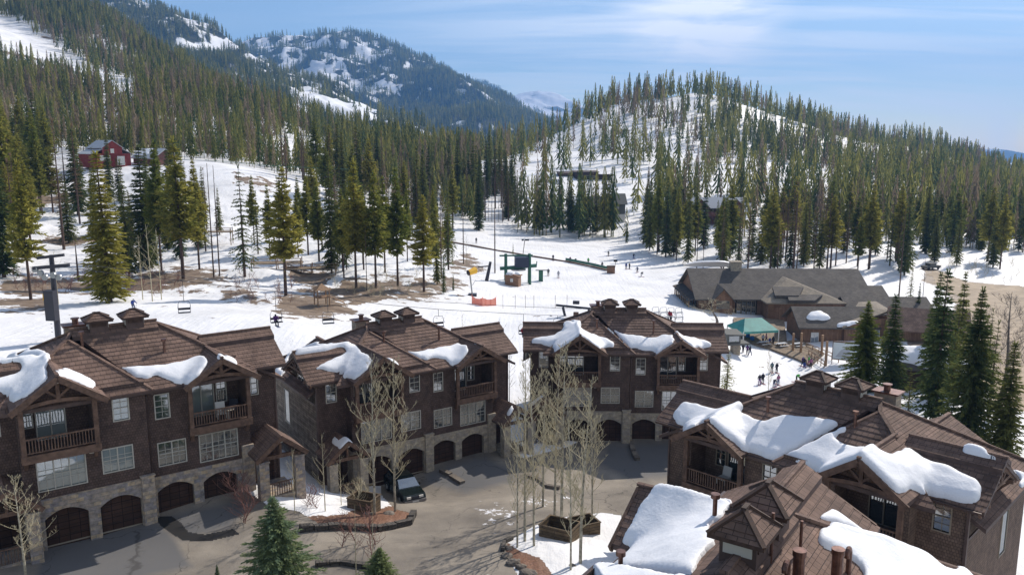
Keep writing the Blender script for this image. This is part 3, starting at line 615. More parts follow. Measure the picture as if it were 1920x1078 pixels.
    # gable ends (wings) with brackets
    for (x, ys, zs, yr, zr, yb, zb) in ((8.9, 1.25, 9.1, 3.65, 10.45, 6.1, 9.1), (-9.4, .5, 9.05, 3.2, 10.55, 5.9, 9.05)):
        s_ = 1 if x > 0 else -1
        b = MBm(); pl = [(x, ys, 7.2), (x, yb, 7.2), (x, yb, zb), (x, yr, zr), (x, ys, zs)]
        b.poly(pl if s_ > 0 else pl[::-1]); b.build('gable_wall', M['board' if x < 0 else siding], root)
        b = MBm(); xo = x+s_*.62
        for (ya, za) in ((ys-.5, zs-.3), (yb+.5, zb-.3)): b.beam((xo, yr, zr-.05), (xo, ya, za), .12, .3)
        b.beam((xo, yr-1.5, zr-1.05), (xo, yr+1.5, zr-1.05), .14, .18); b.beam((xo, yr, zr-1.0), (xo, yr, zr-.2), .14, .16)
        b.beam((xo, yr, zr-1.1), (xo, yr-.9, zr-.55), .1, .12); b.beam((xo, yr, zr-1.1), (xo, yr+.9, zr-.55), .1, .12)
        for q in (-2.1, 0, 2.1):
            zz = zr-abs(q)*SL-.35; b.beam((x, yr+q, zz), (xo+s_*.15, yr+q, zz), .2, .22); b.beam((x, yr+q, zz-.7), (xo-s_*.05, yr+q, zz-.08), .12, .12)
        b.build('gable_bracket', M['timber'], root)
    # ---- walls
    sd = M[siding]
    def Pf(y0, sgn=1): return lambda x, z, d: (x, y0+d, z)
    w = MBm()
    base = -2.5
    # right unit front wall (y=0) upper part, with holes
    holesR = [(.67,1.48,6.66,8.19),(.67,2.31,3.47,4.96),(3.25,5.68,3.15,4.95),(2.7,6.45,5.75,8.75,1.7)]
    wall_rects(w, Pf(0), 0, 6.6, 2.78, 8.9, holesR)
    holesL = [(-1.86,-1.03,7.2,8.7),(-2.67,-1.0,4.0,5.45),(-6.19,-3.67,3.69,5.5),(-6.75,-3.05,6.25,9.1,1.7)]
    wall_rects(w, Pf(-.6), -7.0, 0, 3.15, 9.4, holesL)
    wall_rects(w, Pf(1.25), 6.6, 8.9, base, 9.1, [(6.85,7.66,6.77,8.3)]); wall_rects(w, Pf(.5), -9.4, -7.0, base, 9.1, [(-8.6,-7.82,7.2,8.75)])
    for (x, ya, yb, zt) in ((6.6, 0, 1.25, 9), (0, -.6, 0, 9.1)): w.poly([(x, ya, base), (x, yb, base), (x, yb, zt), (x, ya, zt)])
    w.poly([(-7, .5, base), (-7, -.6, base), (-7, -.6, 9.4), (-7, .5, 9.4)])
    # gable infill above
    w.poly([(2.4, .02, 8.75), (6.85, .02, 8.75), (4.62, .02, 10.2)]); w.poly([(-7.1, -.58, 9.2), (-2.6, -.58, 9.2), (-4.87, -.58, 10.85+gz_l)])
    # recessed walls behind the balconies
    wall_rects(w, Pf(1.7), 2.7, 6.45, 5.75, 9.6, [(3.15,4.75,5.8,8.15),(5.0,5.6,6.55,8.15)], .1); wall_rects(w, Pf(1.1), -6.75, -3.05, 6.25, 9.9, [(-6.6,-6.1,7.2,8.65),(-5.85,-4.35,6.3,8.65)], .1)
    wo_ = w.build('front_wall', sd, root)
    # back and side walls
    s = MBm()
    s.poly([(8.9, 1.25, base), (8.9, 12, base), (8.9, 12, 8.0), (8.9, 1.25, 9.1)]); s.poly([(-9.4, 12, base), (-9.4, .5, base), (-9.4, .5, 9.05), (-9.4, 6.2, 9.0), (-9.4, 6.2, 7.6), (-9.4, 12, 7.6)])
    s.poly([(9, 12, base), (-9.4, 12, base), (-9.4, 12, 7.7), (9, 12, 7.7)]); s.poly([(-1.6, 14.4, base), (-6.4, 14.4, base), (-6.4, 14.4, 7.55), (-4, 14.4, 8.9), (-1.6, 14.4, 7.55)])
    s.poly([(-1.6, 12, base), (-1.6, 14.4, base), (-1.6, 14.4, 7.55), (-1.6, 12, 7.55)]); s.poly([(-6.4, 14.4, base), (-6.4, 12, base), (-6.4, 12, 7.55), (-6.4, 14.4, 7.55)])
    s.build('side_wall', M[side_siding], root)
    for a in ((-9.47, -9.38, .56, 12, 7.0, 7.14), (8.9, 8.97, 1.37, 12, 6.5, 6.64), (-9.5,-9.37,.36,.55,base,9.0), (8.86,8.97,1.18,1.36,base,9.0)):
        t = MBm(); t.box(*a); t.build('trim_board', M['fascia'], root)
    Pl = lambda x, z, d: (-9.42+d, x, z)
    window(root, lambda x, z, d: (-9.42+d, -x, z), -4.6, -2.2, 7.3, 8.7, '', mirror, frame, 1, 1, panels=3, d=.04); window(root, lambda x, z, d: (-9.42+d, -x, z), -8.3, -7.2, 3.7, 6.5, '', mirror, frame, 2, 1, d=.04)
    window(root, lambda x, z, d: (8.92-d, x, z), 2.4, 4.6, 7.1, 8.5, '', mirror, frame, 1, 1, panels=3, d=.04); window(root, lambda x, z, d: (8.92-d, x, z), 6.4, 8.2, 3.6, 6.2, '', mirror, frame, 2, 2, panels=2, d=.04)
    # ---- stone base with arched garage bays
    st = MBm()
    def arch_bay(P, a, b, zt, x0, x1, zside, rise):
        n = 12
        st.poly([P(a, base, 0), P(x0, base, 0), P(x0, zt, 0), P(a, zt, 0)]); st.poly([P(x1, base, 0), P(b, base, 0), P(b, zt, 0), P(x1, zt, 0)])
        az_ = lambda x: zside+rise*math.sqrt(max(0, 1-((x-(x0+x1)/2)/((x1-x0)/2))**2))*1.0 if False else zside+rise*(1-((x-(x0+x1)/2)/((x1-x0)/2))**2)
        for i in range(n):
            xa, xb = x0+(x1-x0)*i/n, x0+(x1-x0)*(i+1)/n
            st.poly([P(xa, az_(xa), 0), P(xb, az_(xb), 0), P(xb, zt, 0), P(xa, zt, 0)]); st.poly([P(xa, az_(xa), 0), P(xa, az_(xa), .35), P(xb, az_(xb), .35), P(xb, az_(xb), 0)])
        st.poly([P(x0, base, 0), P(x0, base, .35), P(x0, zside, .35), P(x0, zside, 0)]); st.poly([P(x1, base, .35), P(x1, base, 0), P(x1, zside, 0), P(x1, zside, .35)])
        gd = MBm(); gd.poly([P(x0, base, .33), P(x1, base, .33), P(x1, zside+rise+.02, .33), P(x0, zside+rise+.02, .33)])
        for zz in (.55, 1.1, 1.65): gd.poly([P(x0, zz-.012, .32), P(x1, zz-.012, .32), P(x1, zz+.012, .32), P(x0, zz+.012, .32)], 1)
        gd.poly([P(x0, -.02, .30), P(x1, -.02, .30), P(x1, .08, .30), P(x0, .08, .30)], 2)
        gd.build('garage_door', [M['garage'], M['dark'], M['frame_dark']], root)
    PR = lambda x, z, d: (x, -.06+d, z); PL = lambda x, z, d: (x, -.66+d, z)
    zt = 2.78; arch_bay(PR, .0, 3.0, zt, .40, 2.66, 1.72, .45); arch_bay(PR, 3.0, 6.66, zt, 3.30, 5.56, 1.72, .45)
    zt = 3.15; arch_bay(PL, -3.38, .06, zt, -3.06, -.70, 1.85, .5); arch_bay(PL, -7.06, -3.38, zt, -6.08, -3.72, 1.85, .5)
    st.poly([(.0, -.06, zt-.37), (6.66, -.06, zt-.37), (6.66, 0, zt-.37), (0, 0, zt-.37)]); st.poly([(-7.06, -.66, zt), (.06, -.66, zt), (.06, -.6, zt), (-7.06, -.6, zt)])
    st.poly([(.06, -.66, base), (.06, .0, base), (.06, .0, zt), (.06, -.66, zt)]); st.poly([(6.66, -.06, base), (6.66, 1.25, base), (6.66, 1.25, 2.78), (6.66, -.06, 2.78)]); st.poly([(-7.06, .5, base), (-7.06, -.66, base), (-7.06, -.66, 3.15), (-7.06, .5, 3.15)])
    st.box(-.62, .14, -.82, -.60, base, 3.25); st.box(5.95, 6.75, -.20, .0, base, 3.7)
    st.box(-.7, .2, -.88, -.58, 3.25, 3.33)
    st.build('stone_base', M[stone], root)
    # ---- windows
    fr = frame
    window(root, Pf(0), .67, 1.48, 6.66, 8.19, '', mirror, fr, 2, 4); window(root, Pf(0), .67, 2.31, 3.47, 4.96, '', mirror, fr, 2, 3, panels=2); window(root, Pf(0), 3.25, 5.68, 3.15, 4.95, '', mirror, fr, 2, 3, panels=3)
    cg = 'glass_curtain' if key == 'A' else 'glass'
    window(root, Pf(-.6), -1.86, -1.03, 7.2, 8.7, '', mirror, fr, 2, 4, cg); window(root, Pf(-.6), -2.67, -1.0, 4.0, 5.45, '', mirror, fr, 2, 3, cg, panels=2); window(root, Pf(-.6), -6.19, -3.67, 3.69, 5.5, '', mirror, fr, 2, 3, cg, panels=3)
    window(root, Pf(1.25), 6.85, 7.66, 6.77, 8.3, '', mirror, fr, 2, 4); window(root, Pf(.5), -8.6, -7.82, 7.2, 8.75, '', mirror, fr, 2, 4, cg)
    window(root, Pf(1.7), 5.0, 5.6, 6.55, 8.15, '', mirror, fr, 2, 4); window(root, Pf(1.1), -6.6, -6.1, 7.2, 8.65, '', mirror, fr, 2, 4, cg)
    window(root, Pf(1.7), 3.15, 4.75, 5.8, 8.15, '', mirror, fr, 1, 1, cg, name='balcony_door', panels=2); window(root, Pf(1.1), -5.85, -4.35, 6.3, 8.65, '', mirror, fr, 1, 1, cg, name='balcony_door', panels=2)
    # ---- balconies
    def balcony(x0, x1, yb, y0, zd, name='balcony'):
        b = MBm(); b.box(x0-.12, x1+.12, y0, yb, zd-.34, zd-.02); b.box(x0-.2, x1+.2, y0-.07, y0+.06, zd-.46, zd+.02)
        for x in (x0+.05, x1-.05): b.beam((x, y0+.12, zd-.1), (x, yb-.05, zd-1.0), .2, .24)
        bo = b.build(name, M['timber'], root)
        for x in (x0-.02, x1+.02):
            p = MBm(); p.box(x-.13, x+.13, y0-.02, y0+.24, zd-.1, 9.0 if zd < 6 else 9.25); p.build('post', M['timber'], bo)
        rl = MBm()
        rl.box(x0+.1, x1-.1, y0+.04, y0+.13, zd+.93, zd+1.02); rl.box(x0+.1, x1-.1, y0+.05, y0+.12, zd+.10, zd+.17)
        n = int((x1-x0)/.17)
        for i in range(1, n): x = x0+.1+(x1-x0-.2)*i/n; rl.box(x-.028, x+.028, y0+.055, y0+.11, zd+.15, zd+.95)
        for x in (x0+.02, x1-.08):
            rl.box(x, x+.07, y0+.2, yb, zd+.93, zd+1.0)
            for i in range(int((yb-y0)/.17)): yy = y0+.28+.17*i; 
            m = max(1, int((yb-y0-.25)/.17))
            for i in range(m): yy = y0+.25+.17*i; rl.box(x+.01, x+.06, yy, yy+.05, zd+.1, zd+.95)
        rl.build('railing', M['timber'], bo)
        return bo
    balcony(2.72, 6.44, 0, -.62, 5.75); 
    if key != 'E': balcony(-6.8, -3.0, -.6, -1.5, 6.25)
    # ---- entry porches
    for (xr, yf, zr, zf, yb, s_) in ((8.05, -2.05, 4.55, 3.15, 1.25, 1), (-8.0, -2.25, 4.75, 3.35, .5, -1)):
        pp = MBm(); sl = (zr-zf)/1.75
        roof_plane(pp, [(xr, yf), (xr+1.75, yf), (xr+1.75, yb), (xr, yb)], lambda x, y: zr-sl*(x-xr), lt, thick=.16); roof_plane(pp, [(xr, yf), (xr, yb), (xr-1.75, yb), (xr-1.75, yf)], lambda x, y: zr+sl*(x-xr), rt, thick=.16)
        for q in (-1, 1): pp.beam((xr, yf-.02, zr-.14), (xr+q*1.8, yf-.02, zf-.17), .12, .3, mi=2)
        pp.beam((xr-1.3, yf+.35, zf-.1), (xr+1.3, yf+.35, zf-.1), .2, .26, mi=2); pp.beam((xr, yf+.35, zf), (xr, yf+.35, zr-.2), .16, .16, mi=2)
        for q in (-1.25, 1.25): pp.beam((xr+q, yf+.1, zf-.12), (xr+q, yb, zf-.12), .2, .24, mi=2)
        po = pp.build('porch_roof', [M['roof'], M['fascia'], M['timber']], root)
        for q in (-1.25, 1.25):
            cc = MBm(); cc.box(xr+q-.33, xr+q+.33, yf+.05, yf+.71, base, zf-.28); cc.box(xr+q-.38, xr+q+.38, yf, yf+.76, zf-.34, zf-.24); cc.build('porch_column', M[stone], root)
        cc = MBm(); cc.box(xr-1.2, xr+1.2, yf+.3, yb, base, .25); cc.build('porch_floor', M[stone], root)
        cc = MBm(); cc.box(xr-.9, xr+.9, yf+.30, yf+.38, 1.12, 1.2); 
        for i in range(11): x = xr-.85+.17*i; cc.box(x-.025, x+.025, yf+.31, yf+.36, .25, 1.15)
        cc.build('porch_railing', M['timber'], root)
        dd = MBm(); dd.box(xr-.5, xr+.5, yb-.05, yb+.02, .25, 2.35); dd.build('entry_door', M['garage'], root)
    # ---- cupolas
    for cx in (-1.53, .67):
        b = MBm(); h = .55; zt = 12.62+cup; b.box(cx-h, cx+h, 4.88-h, 4.88+h, 11.3, zt)
        for q in (-1, 1):
            b.box(cx-h+.1, cx+h-.1, 4.88+q*(h+.02)-.02, 4.88+q*(h+.02)+.02, zt-.42, zt-.08, 1)
        b.box(cx-h-.05, cx-h+.02, 4.88-h+.12, 4.88+h-.12, zt-.55, zt-.06, 2); b.box(cx+h-.02, cx+h+.05, 4.88-h+.12, 4.88+h-.12, zt-.55, zt-.06, 2)
        bo = b.build('cupola', [M['fascia'], M['timber_dark'], M['frame']], root)
        rr = MBm(); e = .84; sl = csl; zz = zt-.02; x0, x1 = cx-e, cx+e; y0, y1 = 4.88-e, 4.88+e; a, bb = cx-.16, cx+.16; L = e-.16
        top = zz+sl*e
        roof_plane(rr, [(x0,y0),(x1,y0),(bb,4.88),(a,4.88)], lambda x, y: zz+sl*(y-y0), up, course=.30, thick=.10); roof_plane(rr, [(x1,y1),(x0,y1),(a,4.88),(bb,4.88)], lambda x, y: zz+sl*(y1-y), dn, course=.30, thick=.10)
        sx = top-zz; roof_plane(rr, [(x1,y0),(x1,y1),(bb,4.88)], lambda x, y: zz+sx*(x1-x)/L, lt, course=.30, thick=.10); roof_plane(rr, [(x0,y1),(x0,y0),(a,4.88)], lambda x, y: zz+sx*(x-x0)/L, rt, course=.30, thick=.10)
        for (p, q) in (((x0,y0,zz+.03),(a,4.88,top+.03)),((x1,y0,zz+.03),(bb,4.88,top+.03)),((x0,y1,zz+.03),(a,4.88,top+.03)),((x1,y1,zz+.03),(bb,4.88,top+.03)),((a-.05,4.88,top+.04),(bb+.05,4.88,top+.04))): rr.beam(p, q, .15, .09, mi=1)
        rr.build('cupola_roof', [M['roof'], M['timber_dark']], bo)
    # ---- vent stacks and chimney
    stacks = {'A': [(-2.75,3.2,.8),(1.95,2.25,.75)], 'B': [(-2.66,2.5,.75),(2.48,2.3,1.1)], 'C': [(-3.0,2.1,.8),(2.5,2.0,1.1)], 'D': [(-2.67,2.5,.8),(2.7,2.5,.8)], 'E': [(3.16,2.27,.9),(-.55,.38,.8)]}[key]
    for (x, y, h) in stacks:
        z0 = (FL(x, y) if x < -1 else FR(x, y)); b = MBm(); b.tube([(x, y, z0-.2), (x, y, z0+h)], .085, 10); b.tube([(x, y, z0+h), (x, y, z0+h+.16)], .17, 12); b.build('vent_pipe', M['copper'], root)
    b = MBm(); zc = 11.85; b.box(-3.2, -1.9, 7.1, 8.0, 9.5, zc); b.build('chimney', M[stone], root)
    b = MBm(); b.box(-3.35, -1.75, 6.95, 8.15, zc, zc+.1); b.tube([(-2.5, 7.5, zc+.1), (-2.5, 7.5, zc+.45)], .2, 12); b.tube([(-2.5, 7.5, zc+.45), (-2.5, 7.5, zc+.52)], .28, 12); b.build('chimney_cap', M['copper'], root)
    if key == 'E':
        for (x, y, h, rr_, hook) in ((.64,5.96,1.15,.05,0),(-.92,6.33,1.0,.17,0),(-1.3,6.12,.85,.085,1),(.66,7.07,1.0,.17,0),(1.69,7.2,.95,.085,1),(-.84,5.49,1.6,.05,0)):
            if h == 0: continue
            z0 = BK(x, y) if y > 4.88 else FR(x, y); b = MBm()
            if hook:
                pts = [(x, y, z0-.2), (x, y, z0+h*.75)]+[(x-.17+.17*math.cos(t), y, z0+h*.75+.2*math.sin(t)) for t in np.linspace(.3, 3.3, 8)]
                b.tube(pts, rr_, 10)
            else:
                b.tube([(x, y, z0-.2), (x, y, z0+h)], rr_, 14)
                if rr_ > .1: b.tube([(x, y, z0+h), (x, y, z0+h+.18)], rr_+.03, 14); b.tube([(x, y, z0+.0), (x, y, z0+.12)], rr_+.12, 14)
            b.build('vent_pipe', M['copper'], root)
    for (x, y, z) in ((4.62, -1.3, 10.0), (-4.87, -2.1, 10.55+gz_l), (2.95, -.3, 5.2), (-3.3, -.9, 5.6), (8.05,-1.9,4.1), (-8,-2.1,4.3)):
        b = MBm(); b.box(x-.12, x+.12, y-.06, y+.06, z-.06, z+.02); b.build('floodlight', M['frame'], root)
    return root
HOUSE = {}
HOUSE['A'] = condo('A', 'brown shingled townhouse with curtained windows, the nearest one on the left')
HOUSE['B'] = condo('B', 'brown townhouse behind the parked dark car, with a weathered board side wall', stone='stone_pale')
HOUSE['C'] = condo('C', 'brown townhouse facing straight on at the far end of the courtyard, behind the bare aspens', stone='stone_pale', side_siding='shingle')
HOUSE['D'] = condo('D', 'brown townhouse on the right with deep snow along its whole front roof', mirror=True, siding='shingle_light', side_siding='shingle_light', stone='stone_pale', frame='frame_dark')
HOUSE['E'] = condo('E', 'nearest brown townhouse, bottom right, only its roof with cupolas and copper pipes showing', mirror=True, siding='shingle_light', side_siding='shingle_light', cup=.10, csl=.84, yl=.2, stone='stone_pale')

# ------------------------------------------------------------ snow lying on the roofs (each patch its own thing)
bpy.context.view_layer.update()
def house_bvh(root):
    V = []; F = []; 
    def rec(o):
        if o.type == 'MESH' and (o.name.startswith('roof') or o.name.startswith('porch_roof') or o.name.startswith('ridge_cap')):
            k = len(V); mw = o.matrix_world; V.extend([mw @ v.co for v in o.data.vertices]); F.extend([[k+i for i in p.vertices] for p in o.data.polygons])
        for c in o.children: rec(c)
    rec(root); return BVHTree.FromPolygons(V, F)
def snow_patch(hz0, bvh, poly, T, label, name='roof_snow', cell=.13, tol=.5, seed=0, sag=.0):
    # bounding box in world from hits of polygon vertices
    hp = []
    cx = sum(p[0] for p in poly)/len(poly); cy = sum(p[1] for p in poly)/len(poly)
    for (x, y) in poly:
        for f in (1.0, .9, .75, .5):
            d = Vector(rayd(cx+(x-cx)*f, cy+(y-cy)*f)).normalized(); h = bvh.ray_cast(Vector((0, 0, CH)), d)
            if h[0] is not None: hp.append(h[0])
    if not hp: print('no hits', label); return
    x0 = min(p.x for p in hp)-1.2; x1 = max(p.x for p in hp)+1.2; y0 = min(p.y for p in hp)-1.2; y1 = max(p.y for p in hp)+1.2
    nx = int((x1-x0)/cell)+1; ny = int((y1-y0)/cell)+1; Z = np.full((ny, nx), np.nan); camo = Vector((0, 0, CH))
    for j in range(ny):
        for i in range(nx):
            p = Vector((x0+i*cell, y0+j*cell, 40)); h = bvh.ray_cast(p, Vector((0, 0, -1)))
            if h[0] is None: continue
            q = h[0]; pr = project(np.array([q.x, q.y, q.z+T*.45]))
            if pr[0] < -400 or pr[0] > 2400: continue
            Z[j, i] = q.z
    X = x0+np.arange(nx)*cell; Y = y0+np.arange(ny)*cell; XX, YY = np.meshgrid(X, Y); ok = ~np.isnan(Z); Zf = np.where(ok, Z, 0)
    P = project(np.stack([XX, YY, Zf+T*.45], -1)); wob = vnoise(XX+seed*7, YY, .7, 4)*4.0
    ins = ok & inpoly(P[..., 0]+wob, P[..., 1]+vnoise(XX, YY+seed*5, .7, 4)*4.0, poly)
    ins &= (Zf-hz0 < 6.0) if 'porch' in label else (Zf-hz0 > 6.6); ok &= (Zf-hz0 < 6.0) if 'porch' in label else (Zf-hz0 > 6.6)
    for j, i in zip(*np.where(ins)):
        q = Vector((XX[j, i], YY[j, i], Z[j, i]+.12)); dv = q-camo; L = dv.length; h = bvh.ray_cast(camo, dv/L)
        if h[0] is not None and h[3] < L-tol: ins[j, i] = False
    def dil(m):
        o = m.copy(); o[1:] |= m[:-1]; o[:-1] |= m[1:]; o[:, 1:] |= m[:, :-1]; o[:, :-1] |= m[:, 1:]; return o
    m = dil(dil(ins)); m = ~dil(dil(~m)); m &= ok; ins = m
    if 'porch' in label and ins.any(): ins &= np.abs(Zf-np.percentile(Zf[ins], 30)) < .9
    if ins.sum() < 12: print('tiny', label, ins.sum()); return
    # keep largest region parts
    D = np.zeros(Z.shape); cur = ins.copy(); k = 0
    b = ins & dil(~ins); bj, bi = np.where(b); ij, ii = np.where(ins)
    dd = np.full(len(ij), 1e9)
    for s_ in range(0, len(bj), 400):
        d2 = (ij[:, None]-bj[None, s_:s_+400])**2+(ii[:, None]-bi[None, s_:s_+400])**2; dd = np.minimum(dd, d2.min(1))
    D[ij, ii] = np.sqrt(dd)*cell
    q = np.clip(D/(T*.6), 0, 1); t = T*np.sqrt(np.clip(1-(1-q)**2, 0, 1))*(1+.34*vnoise(XX+seed, YY, 1.3, 4))*(.68+.32*np.clip(D/1.3, 0, 1))
    Zs = np.where(ins, Zf, 0); W = ins.astype(float); Zb = Zs.copy(); Wb = W.copy()
    for _ in range(10):
        for a in (0, 1):
            Zb = (Zb+np.roll(Zb, 1, a)+np.roll(Zb, -1, a))/3; Wb = (Wb+np.roll(Wb, 1, a)+np.roll(Wb, -1, a))/3
    Zb = Zb/np.maximum(Wb, 1e-6); blend = np.clip(D/.5, 0, 1)
    top = np.maximum(Zf*(1-blend)+np.maximum(Zb, Zf*0+Zf-.25)*blend, Zf)+t+.01
    # rim drops to the roof; extra skirt ring below
    idx = -np.ones(Z.shape, int); idx[ins] = np.arange(ins.sum()); V = np.stack([XX[ins], YY[ins], top[ins]], -1)
    F = []
    c = ins[:-1, :-1] & ins[1:, :-1] & ins[:-1, 1:] & ins[1:, 1:]
    for j, i in zip(*np.where(c)): F.append((idx[j, i], idx[j, i+1], idx[j+1, i+1], idx[j+1, i]))
    # skirt
    from collections import Counter
    E = Counter(); 
    for f in F:
        for a, b2 in zip(f, f[1:]+f[:1]): E[(a, b2)] += 1
    V = list(map(tuple, V)); low = {}
    zf = Zf[ins]
    for (a, b2) in list(E):
        if (b2, a) not in E:
            for v in (a, b2):
                if v not in low: low[v] = len(V); V.append((V[v][0], V[v][1], zf[v]-.04))
            F.append((a, low[a], low[b2], b2))
    Va = np.array(V); nb = {}
    for (a, b2) in list(E):
        if (b2, a) not in E: nb.setdefault(a, []).append(b2); nb.setdefault(b2, []).append(a)
    ks = [k_ for k_ in nb if len(nb[k_]) == 2]; A_ = np.array(ks); B_ = np.array([nb[k_][0] for k_ in ks]); C_ = np.array([nb[k_][1] for k_ in ks])
    for _ in range(5): Va[A_, :2] = Va[A_, :2]*.5+(Va[B_, :2]+Va[C_, :2])*.25
    for _ in range(4): Va[A_, 2] = Va[A_, 2]*.5+(Va[B_, 2]+Va[C_, 2])*.25
    for v, l in low.items(): Va[l, :2] = Va[v, :2]; Va[l, 2] = min(Va[l, 2], Va[v, 2]-.02)
    nT = int(ins.sum()); Fa = np.array(F); e1 = np.concatenate([Fa[:, [0, 1]], Fa[:, [1, 2]], Fa[:, [2, 3]], Fa[:, [3, 0]]]); e1 = e1[(e1 < nT).all(1)]
    for _ in range(3):
        S_ = np.zeros((len(Va), 3)); C2 = np.zeros(len(Va)); np.add.at(S_, e1[:, 0], Va[e1[:, 1]]); np.add.at(S_, e1[:, 1], Va[e1[:, 0]]); np.add.at(C2, e1[:, 0], 1); np.add.at(C2, e1[:, 1], 1)
        mm = C2[:nT] > 0; Va[:nT][mm] = Va[:nT][mm]*.45+.55*S_[:nT][mm]/C2[:nT][mm][:, None]
    V = Va
    o = fastmesh(name, V, F, M['snow'], smooth=True); tag(o, label, 'snow patch', 'snow lying on the townhouse roofs'); return o
BV = {k: house_bvh(v) for k, v in HOUSE.items()}
SP_ = [
 ('A', [(-60,690),(-60,665),(0,670),(72,651),(99,660),(90,685),(91,705),(66,726),(24,757),(11,742),(0,732),(-60,725),(-60,705),(0,706),(36,690),(50,673),(0,679)], .27, 'snow sheet on the far left roof of the nearest left townhouse, at the picture edge'),
 ('A', [(96,690),(120,687),(150,697),(183,711),(182,720),(174,727),(140,711),(110,700)], .26, 'small snow patch on the curtained townhouse, above its left balcony'),
 ('A', [(184,670),(215,679),(251,683),(277,684),(318,678),(376,663),(388,667),(393,676),(381,693),(364,715),(340,725),(320,713),(289,699),(274,711),(230,692)], .27, 'long snow drift across the middle roof of the curtained townhouse on the left'),
 ('A', [(392,661),(424,666),(446,671),(447,683),(438,687),(414,674)], .27, 'little snow cap right of the gable on the curtained townhouse on the left'),
 ('B', [(505,703),(535,669),(564,650),(593,641),(648,642),(673,646),(681,657),(695,663),(700,675),(691,688),(664,711),(642,706),(628,694),(609,694),(585,688),(609,677),(644,661),(649,649),(554,664),(545,677),(525,714)], .27, 'snow mass on the left roof of the townhouse behind the parked car, hanging toward its small window'),
 ('B', [(695,661),(743,674),(750,684),(741,686),(714,674)], .30, 'narrow snow strip above the left gable of the townhouse behind the parked car'),
 ('B', [(755,653),(782,656),(808,653),(837,647),(860,638),(880,647),(878,659),(864,675),(848,685),(833,673),(811,667),(802,675)], .27, 'snow drift in the roof valley left of the right balcony gable, townhouse behind the car'),
 ('B', [(883,638),(899,643),(896,648),(886,645)], .2, 'tiny snow cap right of the balcony gable, townhouse behind the car'),
 ('B', [(627,810),(636,820),(665,820),(664,828),(644,848),(617,827)], .25, 'shaded snow patch on the left porch roof of the townhouse behind the car'),
 ('B', [(961,753),(966,763),(954,780),(946,776)], .25, 'snow lump on the right porch roof of the townhouse behind the car'),
 ('C', [(994,631),(1032,626),(1062,614),(1052,607),(1076,599),(1090,600),(1092,608),(1085,616),(1113,624),(1139,632),(1154,642),(1153,649),(1125,652),(1104,638),(1083,624),(1069,642),(1042,661),(1032,647),(996,643)], .28, 'snow over the left gable of the far straight-on townhouse'),
 ('C', [(1127,607),(1141,611),(1168,622),(1186,627),(1218,630),(1239,627),(1262,625),(1267,635),(1255,647),(1232,663),(1222,656),(1195,653),(1181,650),(1155,633)], .28, 'snow band across the middle roof of the far straight-on townhouse'),
 ('C', [(1262,619),(1292,630),(1319,634),(1336,643),(1335,649),(1306,650),(1283,637)], .32, 'snow strip right of the right gable on the far straight-on townhouse'),
 ('C', [(988,745),(1018,733),(1021,742),(990,764)], .25, 'snow patch on the left porch roof of the far straight-on townhouse'),
 ('D', [(1258,771),(1279,750),(1307,752),(1339,763),(1372,758),(1385,751),(1402,758),(1386,767),(1409,775),(1422,784),(1437,786),(1466,773),(1590,786),(1590,804),(1556,812),(1599,831),(1638,838),(1671,847),(1694,834),(1721,840),(1732,852),(1799,875),(1833,891),(1847,905),(1849,917),(1833,943),(1783,933),(1727,922),(1710,915),(1688,925),(1666,911),(1635,878),(1616,861),(1560,883),(1541,888),(1526,875),(1490,863),(1474,848),(1453,859),(1422,849),(1396,841),(1375,828),(1344,797),(1328,781),(1284,807),(1263,784)], .42, 'deep snow running the whole length of the front roof of the right townhouse'),
 ('D', [(1794,841),(1816,832),(1838,836),(1884,863),(1850,857)], .4, 'snow slab behind the ridge at the right end of the right townhouse'),
 ('D', [(1894,869),(1925,886),(1960,910),(1940,930),(1912,908),(1896,882)], .4, 'snow on the right rear eave of the right townhouse, at the picture edge'),
 ('E', [(1230,908),(1289,917),(1335,928),(1379,932),(1365,953),(1327,978),(1347,994),(1346,1013),(1314,1040),(1303,1078),(1300,1180),(900,1180),(1060,1078),(1101,1047),(1138,1033),(1158,1017),(1188,960),(1202,932)], .34, 'broad smooth snow field on the left roof of the nearest bottom right townhouse'),
 ('E', [(1529,999),(1537,980),(1556,981),(1663,1014),(1746,1046),(1831,1077),(1900,1150),(1640,1150),(1615,1070),(1608,1051),(1578,1033),(1556,1026),(1535,1019)], .3, 'sunlit snow sheet on the right roof slope beside the hooked pipe'),
 ('E', [(1528,964),(1553,946),(1572,951),(1608,982),(1650,1010),(1560,977)], .25, 'snow triangle above the dark hip line on the nearest bottom right roof'),
]
for i_, (k, pl, T, lb) in enumerate(SP_): snow_patch(HOUSES[k][2], BV[k], pl, T, lb, seed=i_, cell=.12, tol=1.6 if k in 'DE' else .6)
